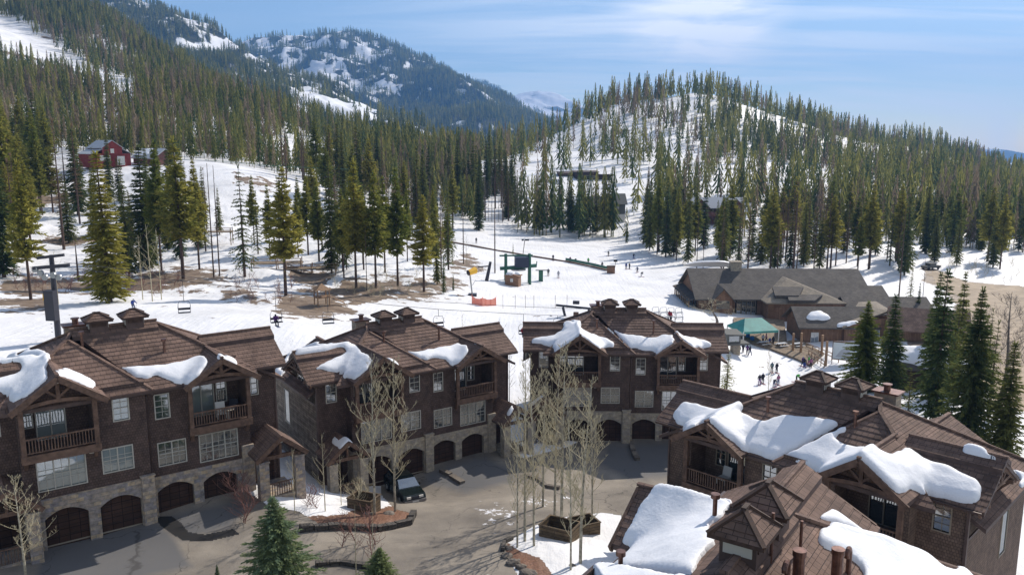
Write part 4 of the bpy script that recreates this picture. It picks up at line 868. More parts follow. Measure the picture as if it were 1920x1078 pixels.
# ------------------------------------------------------------ distant mountains: real ridges at their own distance
def rockmat(name, c0, c1, scale):
    m = bpy.data.materials.new(name); m.use_nodes = True; nt = m.node_tree; p = nt.nodes['Principled BSDF']; p.inputs['Roughness'].default_value = .9; p.inputs['Specular IOR Level'].default_value = .1
    a = N(nt, 'ShaderNodeAttribute', attribute_name='wood'); x = N(nt, 'ShaderNodeMix', data_type='RGBA'); t = N(nt, 'ShaderNodeTexCoord')
    n = N(nt, 'ShaderNodeTexNoise', inp={'Scale': scale, 'Detail': 6.0, 'Roughness': .7}); nt.links.new(t.outputs['Object'], n.inputs[0])
    s = N(nt, 'ShaderNodeMath', operation='SUBTRACT', inp={1: .5}); nt.links.new(n.outputs[0], s.inputs[0])
    ad = N(nt, 'ShaderNodeMath', operation='MULTIPLY_ADD', inp={1: 1.3}); nt.links.new(s.outputs[0], ad.inputs[0]); nt.links.new(a.outputs['Fac'], ad.inputs[2])
    mr = N(nt, 'ShaderNodeMapRange', inp={1: .42, 2: .56}); nt.links.new(ad.outputs[0], mr.inputs[0])
    nt.links.new(mr.outputs[0], x.inputs['Factor']); x.inputs['A'].default_value = (*c0, 1); x.inputs['B'].default_value = (*c1, 1); nt.links.new(x.outputs['Result'], p.inputs['Base Color']); return m
M['mount'] = rockmat('mountain_snow_and_scrub', (.78, .79, .81), (.05, .055, .04), .02)
M['mount_far'] = rockmat('far_mountain', (.72, .74, .78), (.07, .075, .06), .006)
def ridge_sheet(name, ridge, Yr, Yf, pyf, nu, ns, matl, wood, amp, gully=260, power=1.25):
    """ridge: [(px,py)...] silhouette; Yr distance of ridge; Yf, pyf: foot of the slope"""
    rx = np.array([r[0] for r in ridge], float); ry = np.array([r[1] for r in ridge], float); yr = np.array([r[2] if len(r) > 2 else Yr for r in ridge], float)
    px = np.linspace(rx[0], rx[-1], nu); py = np.interp(px, rx, ry); YR = np.interp(px, rx, yr)
    uu = np.array([u_of(a, b) for a, b in zip(px, py)]); qr = np.array([slope_of(b) for b in py]); qf = slope_of(pyf)
    s = np.linspace(0, 1.25, ns)[:, None]                     # 0 foot, 1 ridge, >1 back side
    Y = Yf+(YR[None]-Yf)*s; X = uu[None]*Y; zr = CH+qr*YR; zfoot = CH+qf*Yf
    Z = zfoot+(zr[None]-zfoot)*np.where(s <= 1, s**power, 1-(s-1)*2.2)
    g = vnoise(X, Y, gully, 5, .55)
    rid = 1-np.abs(vnoise(X+900, Y-400, gully*1.6, 4))*2
    env = np.clip(s, 0, 1)*np.clip(1.15-s, 0, 1)*4
    Z = Z+amp*(g*.8+rid*.5-.3)*env+amp*.12*vnoise(X, Y, gully*.15, 3)
    V = np.stack([X, Y, Z], -1).reshape(-1, 3); i = np.arange(nu-1)[None]+np.arange(ns-1)[:, None]*nu; F = np.stack([i, i+1, i+nu+1, i+nu], -1).reshape(-1, 4)
    P = project(V); w = np.clip(wood(P[:, 0], P[:, 1], V[:, 0], V[:, 1]), 0, 1)
    o = fastmesh(name, V, F, matl, smooth=True, attrs={'wood': w}); tag(o, kind='structure'); return (V, F, w, X.shape)
def clear(polys, soft=10, amt=1.0):
    def f(px, py, X, Y):
        o = np.zeros(px.shape)
        for pl in polys: o = np.maximum(o, softpoly(px, py, pl, soft))
        return o*amt
    return f
# middle ridge (behind the near left slope)
CL_MID = clear([[(330,80),(350,65),(420,72),(490,105),(500,125),(430,105),(345,100)],[(350,95),(400,98),(400,108),(355,108)],[(480,115),(560,135),(560,150),(490,130)],[(520,160),(700,195),(700,245),(640,235),(520,172)],[(120,0),(160,8),(150,12),(110,5)],[(230,-5),(300,15),(320,28),(240,8)]], 14)
MID = ridge_sheet('mountain_ridge', [(-300,-190,2600),(0,-90,2600),(150,-40,2500),(230,-8,2400),(270,8,2400),(320,27,2300),(400,56,2200),(435,75,2150),(475,97,2100),(550,128,2000),(620,165,1900),(700,212,1800),(800,262,1700),(900,300,1600),(1000,330,1500)], 2200, 900, 310, 420, 120, M['mount'],
    lambda px, py, X, Y: .72+vnoise(X, Y, 32, 4)*1.4+vnoise(X, Y, 200, 3)*.6-CL_MID(px, py, X, Y)*.62-np.clip((px-480)/200, 0, 1)*.12, 60, 300)
CL_CEN = clear([[(640,75),(700,85),(720,105),(690,110),(640,90)],[(680,165),(705,152),(728,178),(720,192),(685,188)],[(590,105),(660,110),(640,140),(600,150),(570,130)],[(450,80),(620,65),(600,90),(480,105)],[(730,95),(745,100),(740,110)]], 16)
CEN = ridge_sheet('mountain_dome', [(300,180,4000),(380,120,4000),(430,80,4000),(480,66,4000),(560,57,4000),(620,54,4000),(660,61,4000),(720,80,3900),(780,108,3800),(850,145,3700),(900,171,3600),(950,193,3500),(1000,218,3400),(1080,255,3300),(1200,300,3200)], 4000, 1900, 300, 460, 150, M['mount'],
    lambda px, py, X, Y: .66+vnoise(X, Y, 38, 4)*1.5+vnoise(X, Y, 260, 3)*.7-CL_CEN(px, py, X, Y)*.62+np.clip((px-740)/60, 0, 1)*.35, 110, 420)
FA1 = ridge_sheet('far_ridge', [(760,150,7000),(830,130,7000),(870,148,7000),(900,158,7000),(960,185,6800),(1010,210,6600),(1100,250,6500)], 7000, 4500, 290, 160, 50, M['mount_far'], lambda px, py, X, Y: .35+vnoise(X, Y, 260, 4)*.9, 160, 600)
FA2 = ridge_sheet('far_peak', [(900,200,8200),(950,178,8200),(985,172,8200),(1010,170,8200),(1040,177,8200),(1080,192,8200),(1150,225,8200),(1250,262,8200)], 8200, 5600, 290, 160, 50, M['mount_far'], lambda px, py, X, Y: .42+vnoise(X, Y, 300, 4)*.9, 160, 700)
FA3 = ridge_sheet('far_hills', [(1500,300,9200),(1700,296,9200),(1800,290,9200),(1870,285,9200),(1930,286,9200),(2100,280,9200),(2300,292,9200)], 9200, 7000, 310, 120, 30, M['mount_far'], lambda px, py, X, Y: .75+vnoise(X, Y, 500, 4)*.5, 120, 1200)
# ------------------------------------------------------------ trees
def conifer_meshes(seed, kind):
    """unit tree 20 m tall. returns (trunk mesh, crown mesh)"""
    rg = np.random.default_rng(seed); H = 20.0
    P = dict(fir=dict(c0=.05, R=2.2, wh=44, nb=8, dens=1.15, droop=.35, shape=.85, card=.62, gap=.05),
             spruce=dict(c0=.08, R=2.9, wh=36, nb=7, dens=1.0, droop=.45, shape=.9, card=.66, gap=.10),
             airy=dict(c0=.12, R=3.0, wh=24, nb=6, dens=.95, droop=.5, shape=1.0, card=.5, gap=.2),
             pine=dict(c0=.30, R=2.6, wh=27, nb=7, dens=1.25, droop=.05, shape=.6, card=.80, gap=.15),
             larch=dict(c0=.30, R=1.9, wh=26, nb=6, dens=.8, droop=-.1, shape=.8, card=.5, gap=.15),
             lush=dict(c0=.03, R=5.2, wh=52, nb=10, dens=1.7, droop=.4, shape=.95, card=.40, gap=.03))[kind]
    t = MB(); lean = rg.uniform(-.25, .25, 2)
    tr = .22 if kind != 'fir' else .2
    zs = np.linspace(0, H*.97, 9); t.tube([(lean[0]*(z/H)**2, lean[1]*(z/H)**2, z-.6 if z == 0 else z) for z in zs], [tr*(1-z/H)*1.05+.02 for z in zs], 7)
    Q = []
    def card(c, d, n_, l, w):
        d = d/np.linalg.norm(d); s = np.cross(d, n_); s = s/(np.linalg.norm(s)+1e-9)
        a = c-s*w*.5; b = c+s*w*.5; e = c+d*l; Q.append((a, b, e+s*w*.22, e-s*w*.22))
    c0 = P['c0']; W = P['wh']
    for wi in range(W):
        h = c0+(1-c0)*(wi+rg.uniform(-.3, .3))/W
        if h > .985: continue
        rel = (1-h)/(1-c0); prof = rel**P['shape']
        if kind == 'pine': prof = min(1, rel*1.6+.12)*(.55+.45*math.sin(min(1, (1-rel)*1.3+.15)*math.pi))
        if kind in ('fir', 'spruce', 'airy', 'lush') and rel > .85: prof *= 1-.8*(rel-.85)/.15*.5
        L = P['R']*prof
        nb = max(4, int(P['nb']*rg.uniform(.8, 1.25)))
        for k in range(nb):
            if rg.random() < P['gap']: continue
            az = 2*math.pi*(k+rg.random()*.8)/nb+wi*1.3; l = L*(rg.uniform(.62, 1.12) if kind != 'lush' else rg.uniform(.45, 1.2))+.12
            o = np.array([lean[0]*h*h, lean[1]*h*h, h*H]); dr = P['droop']+(rg.uniform(-.12, .12) if kind != 'pine' else rg.uniform(-.45, .3))
            if kind in ('fir', 'spruce', 'airy', 'lush'): dr = dr*(.25+1.1*rel)-.30*(1-rel)
            dirv = np.array([math.cos(az), math.sin(az), 0])
            n = max(2, int(l/(.42 if kind != 'lush' else .26)*P['dens']+1)); sgn = [-1, 1]
            for i in range(n):
                f = (i+.4)/n; q = o+dirv*l*f; q[2] -= dr*l*f*(.6+.4*f)-.10*l*max(0, f-.75)
                spread = P['card']*(1.15-.45*f)*min(1, .35+l*.45)
                for sg in sgn:
                    a2 = az+sg*rg.uniform(.5, 1.15)*(1-.4*f); d = np.array([math.cos(a2), math.sin(a2), -dr*.7-rg.uniform(.0, .45)])
                    nn = np.array([rg.uniform(-.9, .9), rg.uniform(-.9, .9), rg.uniform(.2, 1.0)]); d[2] += (rg.uniform(-.5, .9) if kind == 'pine' else rg.uniform(-.25, .2)); card(q+rg.uniform(-.15, .15, 3), d, nn, spread*rg.uniform(.7, 1.4), spread*(rg.uniform(.3, .6) if kind != 'larch' else .10))
                if rg.random() < .6*P['dens']:
                    d = np.array([math.cos(az)+rg.uniform(-.3, .3), math.sin(az)+rg.uniform(-.3, .3), -.5-dr]); nn = np.array([math.cos(az+1.57), math.sin(az+1.57), .3]); card(q, d, nn, spread*.9, spread*(.4 if kind != 'larch' else .10))
            d = dirv.copy(); d[2] = -dr*.5; tip = o+dirv*l; tip[2] -= dr*l*1.0-.03*l; card(tip-d*.2, d, np.array([0, 0, 1.0]), P['card']*.8, P['card']*.3 if kind != 'larch' else .06)
        if rg.random() < .8 or kind == 'larch': pass
    for k in range(6):
        a = k*1.05; card(np.array([lean[0], lean[1], H*.965]), np.array([math.cos(a)*.25, math.sin(a)*.25, 1.0]), np.array([math.cos(a+1.5), math.sin(a+1.5), 0]), H*.045, .16)
    # dead lower limbs
    if kind in ('pine', 'larch'):
        for k in range(14):
            h = rg.uniform(.12, c0+.05)*H; a = rg.uniform(0, 6.28); l = rg.uniform(.5, 1.4); card(np.array([0, 0, h]), np.array([math.cos(a), math.sin(a), -.25]), np.array([0, 0, 1.0]), l, .06)
    V = np.array(Q).reshape(-1, 3); F = np.arange(len(V)).reshape(-1, 4)
    matn = {'fir': 'spruce', 'spruce': 'spruce', 'airy': 'spruce', 'pine': 'pine', 'larch': 'larch', 'lush': 'bluespruce'}[kind]
    co = fastmesh('crown', V, F, M[matn]); cm = co.data; bpy.data.objects.remove(co)
    to = t.build('trunk', M['bark']); tm = to.data; bpy.data.objects.remove(to)
    return tm, cm
CONI = {k: [conifer_meshes(11+i*7+len(k), k) for i in range(n)] for k, n in (('fir', 3), ('spruce', 4), ('airy', 2), ('pine', 4), ('larch', 3), ('lush', 1))}
SPRUCE2 = M['pine']
def conifer(kind, loc, h, label, cat='tree', group=None, name=None, var=None, wide=1.0, crown_mat=None, rnd=random):
    v = CONI[kind][var if var is not None else rnd.randrange(len(CONI[kind]))]; s = h/20.0
    nm = name or {'fir': 'fir_tree', 'spruce': 'spruce_tree', 'airy': 'spruce_tree', 'pine': 'pine_tree', 'larch': 'larch_tree', 'lush': 'blue_spruce'}[kind]
    e = empty(nm, loc, rnd.uniform(0, 6.28), label, cat, group); e.scale = (s*wide, s*wide, s)
    a = bpy.data.objects.new('trunk', v[0]); b = bpy.data.objects.new('crown', v[1])
    for o in (a, b): COL.objects.link(o); o.parent = e
    if crown_mat:
        b.material_slots[0].link = 'OBJECT'; b.material_slots[0].material = crown_mat
    return e
def treepx(kind, px, pyb, pyt, label, group=None, wide=1.0, cm=None, var=None, name=None):
    wide = wide*(.74 if kind in ('pine', 'spruce') else .92); g = ground_pt(px, pyb); d0 = g.y*CP-(g.z-CH)*SP; h = max(2.0, (pyb-pyt)/FPX*d0*1.0/(CP-(539-pyt)/FPX*SP*0+0)); 
    # exact: height so the top projects to pyt
    st = slope_of(pyt); h = CH+st*g.y-g.z
    return conifer(kind, (g.x, g.y, g.z-.05), max(h, 1.5), label, group=group, wide=wide, crown_mat=cm, var=var, name=name)
# foreground and middle-distance conifers one can tell apart: (kind, px, base, top, width, yellowish crown, label)
HERO = [
 ('pine',58,562,300,1.25,0,'broad green pine at the left edge, behind the lift tower'),('fir',8,520,262,1.4,0,'dark fir cut by the left picture edge, left of the lift tower'),('pine',18,430,180,1.1,0,'tall yellow green pine in the upper left corner of the near trees'),
 ('larch',120,468,222,1.0,0,'bare brown larch with a dark leaning trunk left of the red barn'),('larch',150,420,232,.9,0,'slim bare larch just left of the red barn'),('pine',76,400,205,.9,0,'tall thin pine standing left of the bare larches'),
 ('fir',206,566,284,1.75,1,'big olive yellow columnar fir below the red barn'),('spruce',242,520,300,.9,0,'slim dark spruce right of the olive columnar fir'),('fir',274,505,272,1.5,0,'dense dark fir below the small cabin'),
 ('pine',303,508,262,1.0,0,'yellowish pine between the dense dark fir and the tall green pine'),('airy',225,500,330,.7,0,'thin open spruce close behind the olive fir'),('pine',344,523,256,1.45,0,'tall full green pine left of the snow bank'),('pine',374,505,300,1.1,0,'green pine leaning on the tall full pine by the snow bank'),
 ('spruce',412,440,352,1.1,0,'short dark spruce on the snow bank'),('airy',459,519,308,1.15,0,'open dark spruce standing alone right of the snow bank'),('pine',536,554,314,1.55,0,'broad bright green pine in front of the wooden platform'),
 ('pine',506,480,346,1.1,0,'shorter pine left of the broad bright pine'),('pine',578,478,330,1.3,0,'bright pine right of the broad bright pine'),('pine',598,490,338,1.1,0,'smaller bright pine beside the first dark spruce of the middle group'),
 ('spruce',622,512,285,1.0,0,'tall narrow dark spruce with a thick dark trunk, middle group'),('airy',643,508,300,.8,0,'thin dark spruce touching the thick dark trunk, middle group'),('pine',668,540,298,1.2,0,'tall pine with a bare reddish trunk, left of the dark lean pines'),
 ('pine',705,540,320,1.25,0,'full pine with a thick straight trunk in the middle group'),('pine',722,512,330,1.1,0,'pine half hidden behind the thick straight trunk, middle group'),('pine',746,536,314,1.15,0,'dark pine with a long bare trunk right of the thick trunk'),
 ('pine',764,490,350,.9,0,'small pine with a bent grey trunk in the middle group'),('pine',795,547,366,1.5,0,'broad bright green pine at the right end of the middle group'),('spruce',820,533,420,.9,0,'low dark spruce below the last bright pine of the middle group'),
 ('spruce',832,551,478,.8,0,'small dark spruce at the bare patch edge'),('spruce',850,545,515,1.0,0,'tiny spruce right of the small dark spruce at the bare patch'),('airy',848,492,438,.8,0,'small thin spruce left of the tall dead pole'),('airy',962,479,455,1.1,0,'tiny spruce behind the green lift terminal'),
 ('spruce',1175,456,418,1.0,0,'small spruce alone at the top edge of the ski run'),
 ('spruce',1218,470,330,.9,0,'first dark spruce on the left of the grove above the lodge'),('pine',1232,477,322,.9,0,'tall green pine second in the grove above the lodge'),('spruce',1248,482,330,1.1,0,'dense spruce with the lowest branches in the grove above the lodge'),('pine',1268,488,352,1.0,0,'pine right of the dense spruce in the grove above the lodge'),('spruce',1290,495,340,.9,0,'last spruce on the right of the grove above the lodge'),
 ('lush',1617,735,564,1.45,1,'broad green spruce in front of the lodge, behind the right townhouse'),('fir',1668,760,552,1.6,0,'narrow pointed fir between the two broad trees in front of the lodge'),('spruce',1750,795,505,1.55,0,'tall open spruce with long drooping branches beside the dirt road'),('lush',1812,842,538,1.05,2,'very dense tall spruce rising behind the right townhouse'),
 ('fir',1880,862,640,1.6,0,'dark fir at the right picture edge'),('airy',1362,742,655,1.9,1,'small light green fir at the right corner of the far townhouse'),('airy',1700,800,690,1.3,0,'small open spruce on the snow right of the broad pine'),('airy',1852,790,600,1.2,0,'spruce behind the bare grey tree at the right edge'),
 ('airy',1705,575,495,1.0,0,'young spruce standing on snow left of the dirt road'),('spruce',1720,595,530,1.0,0,'young spruce beside the lodge right end'),
 ('pine',1655,700,600,.9,0,'slim pine just behind the broad green spruce by the lodge'),
]
for kind, px, pb, pt, w, y, lb in HERO: treepx(kind, px, pb, pt, lb, wide=w, cm=M['pine'] if y == 1 else (M['spruce'] if y == 2 else None), name='spruce_tree' if kind == 'lush' else None)
conifer('lush', tuple(ground_pt(525, 1128)), (1128-903)/FPX*ground_pt(525, 1128).y*1.02, 'bushy blue green spruce with golden tips in the bottom foreground', name='blue_spruce', wide=1.95)
conifer('lush', tuple(ground_pt(712, 1105)), 2.5, 'small bright green spruce in the foreground planting bed', name='small_spruce', wide=2.6)
conifer('lush', tuple(ground_pt(408, 1085)), .9, 'tiny spruce top left of the bushy blue green spruce', name='small_spruce', wide=1.0)
# bare dead poles
def dead_pole(px, pb, pt, label, branches=12, r=.13, lean=0):
    g = ground_pt(px, pb); h = CH+slope_of(pt)*g.y-g.z; m = MB(); rg = random.Random(int(px)); e = empty('dead_tree', g, 0, label, 'dead tree')
    m.tube([(0, 0, -.5), (lean*.5, 0, h*.5), (lean, 0, h)], [r, r*.75, r*.3], 7); m.build('trunk', M['bark'], e)
    if branches:
        b = MB()
        for k in range(branches):
            z = h*(.15+.8*k/branches); a = rg.uniform(0, 6.28); l = rg.uniform(.5, 1.8)*(1.1-z/h); b.tube([(lean*z/h, 0, z), (lean*z/h+math.cos(a)*l*.6, math.sin(a)*l*.6, z-.05), (lean*z/h+math.cos(a)*l, math.sin(a)*l, z-.35)], [.03, .02, .01], 4)
        b.build('branches', M['bark'], e)
for a in [(928,512,338,'very tall thin bare pole tree left of the green lift terminal',4,.16),(869,495,352,'thin dead tree with drooping twigs above the yellow snow gun',22,.13),(401,520,306,'bare reddish pole tree on the left of the snow bank',5,.14),(412,518,310,'second bare pole tree, just right of the reddish one by the snow bank',14,.13),
          (147,525,455,'short bare reddish post tree right of the lift tower',1,.18),(1306,508,392,'bare thin tree at the left end of the lodge grove',8,.12),(1318,505,420,'short dead tree right of the first bare one at the lodge grove',6,.10),(1685,560,395,'tall thin dead tree behind the lodge right roof',6,.16),(688,545,420,'thin dead stem between the pines of the middle group',6,.08)]: dead_pole(*a)
# groves (individual trees the photo shows, too alike to single out): same label inside one grove
def grove(n, poly, kinds, hr, label, group, seed, Ymin=60, Ymax=700, wide=1.0):
    rg = random.Random(seed); xs = [p[0] for p in poly]; ys = [p[1] for p in poly]; c = 0; tries = 0; used = []; rec = []
    while c < n and tries < n*60:
        tries += 1; px = rg.uniform(min(xs), max(xs)); py = rg.uniform(min(ys), max(ys))
        if not inpoly(np.array([px]), np.array([py]), poly)[0]: continue
        g = ground_pt(px, py)
        if any((g.x-u[0])**2+(g.y-u[1])**2 < 5 for u in used): continue
        used.append((g.x, g.y)); k = rg.choice(kinds)
        gn = {'pine': 'pines', 'larch': 'larches', 'spruce': 'spruces', 'fir': 'firs', 'airy': 'spruces'}[k]
        rec.append((px, py, k, g)); c += 1
    if not rec: return
    sx = sorted(r[0] for r in rec); sy = sorted(r[1] for r in rec); a1, a2 = sx[len(sx)//3], sx[2*len(sx)//3]; b1 = sy[len(sy)//2]
    for px, py, k, g in rec:
        h_ = rg.uniform(*hr); gn = {'pine': 'pines', 'larch': 'larches', 'spruce': 'spruces', 'fir': 'firs', 'airy': 'spruces'}[k]
        side = 'left' if px < a1 else ('middle' if px < a2 else 'right'); row = 'back' if py < b1 else 'front'; siz = 'tall ' if h_ > hr[0]+.66*(hr[1]-hr[0]) else ('short ' if h_ < hr[0]+.33*(hr[1]-hr[0]) else '')
        lb = siz+{'pine': 'green pine', 'larch': 'bare brown larch', 'spruce': 'dark spruce', 'fir': 'narrow dark fir', 'airy': 'open spruce'}[k]+', '+row+' '+side+' '+label
        conifer(k, (g.x, g.y, g.z-.1), h_, lb, group=gn+' '+group, rnd=rg, wide=wide*rg.uniform(.85, 1.2))
if True:
    grove(26, [(470,455),(840,455),(850,520),(700,532),(480,495)], ['pine','pine','airy','larch'], (13, 19), 'of the row of pines left of the ski run', 'of the row of pines', 12, wide=.85)
    grove(44, [(0,285),(150,300),(160,420),(120,470),(0,500),(-60,500),(-60,285)], ['larch','pine','spruce','pine'], (15, 23), 'of the crowd left of the red barn', 'left of the red barn', 1)
    grove(34, [(165,350),(400,345),(400,470),(300,500),(170,500)], ['spruce','airy','spruce','larch','fir'], (12, 19), 'of the dark stand below the red barn', 'below the red barn', 2, wide=.9)
    grove(22, [(560,400),(760,400),(830,440),(760,480),(600,470)], ['pine','airy','larch'], (13, 18), 'of the trees behind the middle pines', 'behind the middle group', 3)
    grove(40, [(520,330),(700,330),(800,395),(900,405),(940,440),(800,432),(560,365)], ['spruce','larch','fir','pine','larch'], (17, 24), 'of the row along the upper left ski run', 'along the upper left of the ski run', 4)
    grove(34, [(930,398),(1040,395),(1150,405),(1150,440),(1000,438),(930,425)], ['spruce','larch','fir','spruce'], (14, 21), 'of the tree belt above the ski run', 'above the ski run', 5)
    grove(16, [(1200,420),(1300,430),(1330,480),(1280,492),(1210,468)], ['spruce','pine','spruce'], (17, 23), 'of the shaded grove left above the lodge', 'left above the lodge', 6)
    grove(58, [(1330,470),(1500,440),(1700,450),(1700,520),(1640,512),(1340,505)], ['larch','pine','spruce','larch','pine'], (15, 23), 'of the mixed stand right behind the lodge', 'right behind the lodge', 7)
    grove(30, [(830,352),(975,356),(975,396),(900,398),(830,386)], ['fir','spruce','larch','fir'], (17, 25), 'of the stand closing the top left of the run', 'closing the top left of the run', 15)
    grove(34, [(1345,482),(1690,482),(1700,516),(1345,508)], ['larch','pine','larch','spruce','airy'], (14, 21), 'of the strip directly behind the lodge ridge', 'behind the lodge ridge', 14, wide=.9)
    grove(30, [(1700,430),(1930,440),(1930,505),(1840,505),(1740,490)], ['fir','spruce','pine'], (15, 23), 'of the dark stand beyond the dirt road', 'beyond the dirt road', 8)
    grove(7, [(1300,425),(1430,415),(1420,455),(1310,460)], ['pine','larch','spruce'], (11, 16), 'of the trees around the red brown chalet', 'around the red brown chalet', 9)
    grove(9, [(1700,640),(1760,640),(1900,760),(1960,840),(1900,840),(1720,760)], ['airy','spruce'], (8, 14), 'of the trees right of the right townhouse', 'right of the right townhouse', 10)
# ------------------------------------------------------------ far woods (nobody could count them): merged low trees
def lowtree(seed, tiers, ns, bare=False):
    rg = np.random.default_rng(seed); Q = []
    c0 = .12 if not bare else .25
    for t in range(tiers):
        h0 = c0+(1-c0)*t/tiers; r = .13*(1-t/tiers)**.8+.012; dz = (1-c0)/tiers*1.25
        for k in range(ns):
            a = 2*math.pi*(k+rg.uniform(-.3, .3))/ns+t; rr = r*rg.uniform(.65, 1.25); w = 2.2/ns
            p0 = (math.cos(a-w)*rr*.25, math.sin(a-w)*rr*.25, h0+dz); p1 = (math.cos(a+w)*rr*.25, math.sin(a+w)*rr*.25, h0+dz*.9)
            p2 = (math.cos(a+w*.5)*rr, math.sin(a+w*.5)*rr, h0+rg.uniform(-.02, .02)); p3 = (math.cos(a-w*.5)*rr, math.sin(a-w*.5)*rr, h0+rg.uniform(-.02, .02))
            Q.append((p0, p3, p2, p1))
    for a in (0, 2.1, 4.2): Q.append(((0, 0, -.02), (.012*math.cos(a), .012*math.sin(a), -.02), (.004*math.cos(a), .004*math.sin(a), .6), (0, 0, .6)))
    V = np.array(Q).reshape(-1, 3); return V
LT1 = [lowtree(s, 8, 6) for s in range(3)]; LTL = [lowtree(s+20, 9, 5, True) for s in range(2)]; LT2 = [lowtree(s+9, 4, 4) for s in range(2)]; LT3 = [lowtree(s+50, 2, 4) for s in range(2)]
def merge_forest(name, P, H, tmpl, matl, label, wide=1.0):
    if len(P) == 0: return
    Vs = []; Ts = []; n = len(P); rot = RNG.uniform(0, 6.28, n); var = RNG.integers(0, len(tmpl), n); tint = RNG.random(n)
    for v in range(len(tmpl)):
        m = var == v; T = tmpl[v]; c, s = np.cos(rot[m]), np.sin(rot[m]); h = H[m]
        x = (T[None, :, 0]*c[:, None]-T[None, :, 1]*s[:, None])*h[:, None]*wide+P[m, 0][:, None]; y = (T[None, :, 0]*s[:, None]+T[None, :, 1]*c[:, None])*h[:, None]*wide+P[m, 1][:, None]; z = T[None, :, 2]*h[:, None]+P[m, 2][:, None]
        Vs.append(np.stack([x, y, z], -1).reshape(-1, 3)); Ts.append(np.repeat(tint[m], len(T)))
    V = np.concatenate(Vs); F = np.arange(len(V)).reshape(-1, 4); o = fastmesh(name, V, F, matl, attrs={'tint': np.concatenate(Ts)}); tag(o, label, 'forest', None, 'stuff'); return o
# density on the near slopes: (polygon in the survey view, trees per 100 m2 at its distance)
PISTE = [[(-60,10),(30,38),(100,82),(180,128),(265,160),(262,200),(160,178),(60,132),(-60,100)],[(480,290),(560,300),(600,330),(640,345),(640,300),(560,262),(540,262)],[(470,125),(520,150),(560,165),(560,175),(500,160)],[(640,285),(690,300),(690,320),(640,315)]]
def dens_near(px, py, X, Y):
    d = np.zeros(px.shape); n = vnoise(X, Y, 28, 3); n2 = vnoise(X+300, Y, 70, 3)
    left = (px < 900) & (Y > 285)
    dl = np.clip(.84+n*.8, .08, 1)
    for pl in PISTE: dl = dl*(1-softpoly(px, py, pl, 10))
    thin = np.clip(softpoly(px, py, [(380,190),(480,215),(620,275),(560,320),(440,260)], 30), 0, 1); dl = dl*(1-.45*thin)
    d = np.where(left, dl, d)
    right = (px >= 900) & (Y > 290)
    openl = softpoly(px, py, [(880,300),(1010,235),(1150,200),(1280,190),(1340,230),(1320,330),(1200,420),(1000,430),(880,420)], 40)
    run = softpoly(px, py, [(760,395),(900,420),(1150,440),(1230,455),(1190,430),(1160,400),(1100,400),(1000,385),(900,380)], 6)
    dr = np.clip(.17+n*.75+n2*.5+np.clip((px-1450)/400, 0, 1)*.15+np.clip((py-320)/100, 0, 1)*.16, .02, 1)*(1-.52*openl)*(1-run)
    d = np.where(right, dr, d)
    for pl in ([(1275,398),(1408,398),(1408,455),(1275,455)],[(893,356),(965,356),(965,412),(893,412)],[(1035,330),(1155,330),(1155,378),(1035,378)],[(1075,392),(1178,392),(1178,425),(1075,425)]): d = d*(1-.93*softpoly(px, py, pl, 5))
    return d
CAND = 26000
def scatter(fn, n, Y0, Y1, u0=-.72, u1=.72, zf=None, seed=5):
    rg = np.random.default_rng(seed); Y = np.sqrt(rg.uniform(Y0**2, Y1**2, n)); X = rg.uniform(u0, u1, n)*Y; Z = terr(X, Y) if zf is None else zf(X, Y)
    P = project(np.stack([X, Y, Z], -1)); keep = rg.random(n) < fn(P[:, 0], P[:, 1], X, Y); vis = (P[:, 0] > -60) & (P[:, 0] < 1980) & (P[:, 1] > -160)
    k = keep & vis; return np.stack([X, Y, Z], -1)[k], P[k]
def occluded(P3):
    """drop trees standing on ground hidden far behind a ridge"""
    out = np.zeros(len(P3), bool); top = P3.copy(); top[:, 2] += 22
    for i in range(0, len(P3), 4000):
        q = top[i:i+4000]; f = np.linspace(.25, .97, 36)[None, :]; X = q[:, 0:1]*f; Y = q[:, 1:2]*f; Zr = CH+(q[:, 2:3]-CH)*f; G = base_z(X, Y); out[i:i+4000] = (G > Zr+1.5).any(1)
    return out
P3, PP = scatter(dens_near, 42000, 285, 1150); oc = occluded(P3); P3, PP = P3[~oc], PP[~oc]
lar = RNG.random(len(P3)) < np.clip(.24+.7*(vnoise(P3[:, 0], P3[:, 1], 60, 3)), .05, .7); Hh = RNG.uniform(9, 21, len(P3))+3*vnoise(P3[:, 0], P3[:, 1], 45, 2); Hh *= np.where(PP[:, 0] > 900, 1.28, np.clip(.72+(P3[:, 1]-285)/600, .72, 1.05))
nearm = P3[:, 1] < 620
print('forest', len(P3), nearm.sum())
merge_forest('forest', P3[nearm & ~lar], Hh[nearm & ~lar], LT1, M['forest'], 'dense evergreen wood on the nearer slopes left and right of the ski run', 1.0)
merge_forest('forest', P3[~nearm & ~lar], Hh[~nearm & ~lar], LT1[:1]+LT2, M['forest'], 'evergreen wood on the upper slopes and along the hill crest', 1.0)
merge_forest('larch_forest', P3[lar], Hh[lar]*.95, LTL, M['forest_larch'], 'bare brown larches mixed into the evergreen woods of both slopes', .8)
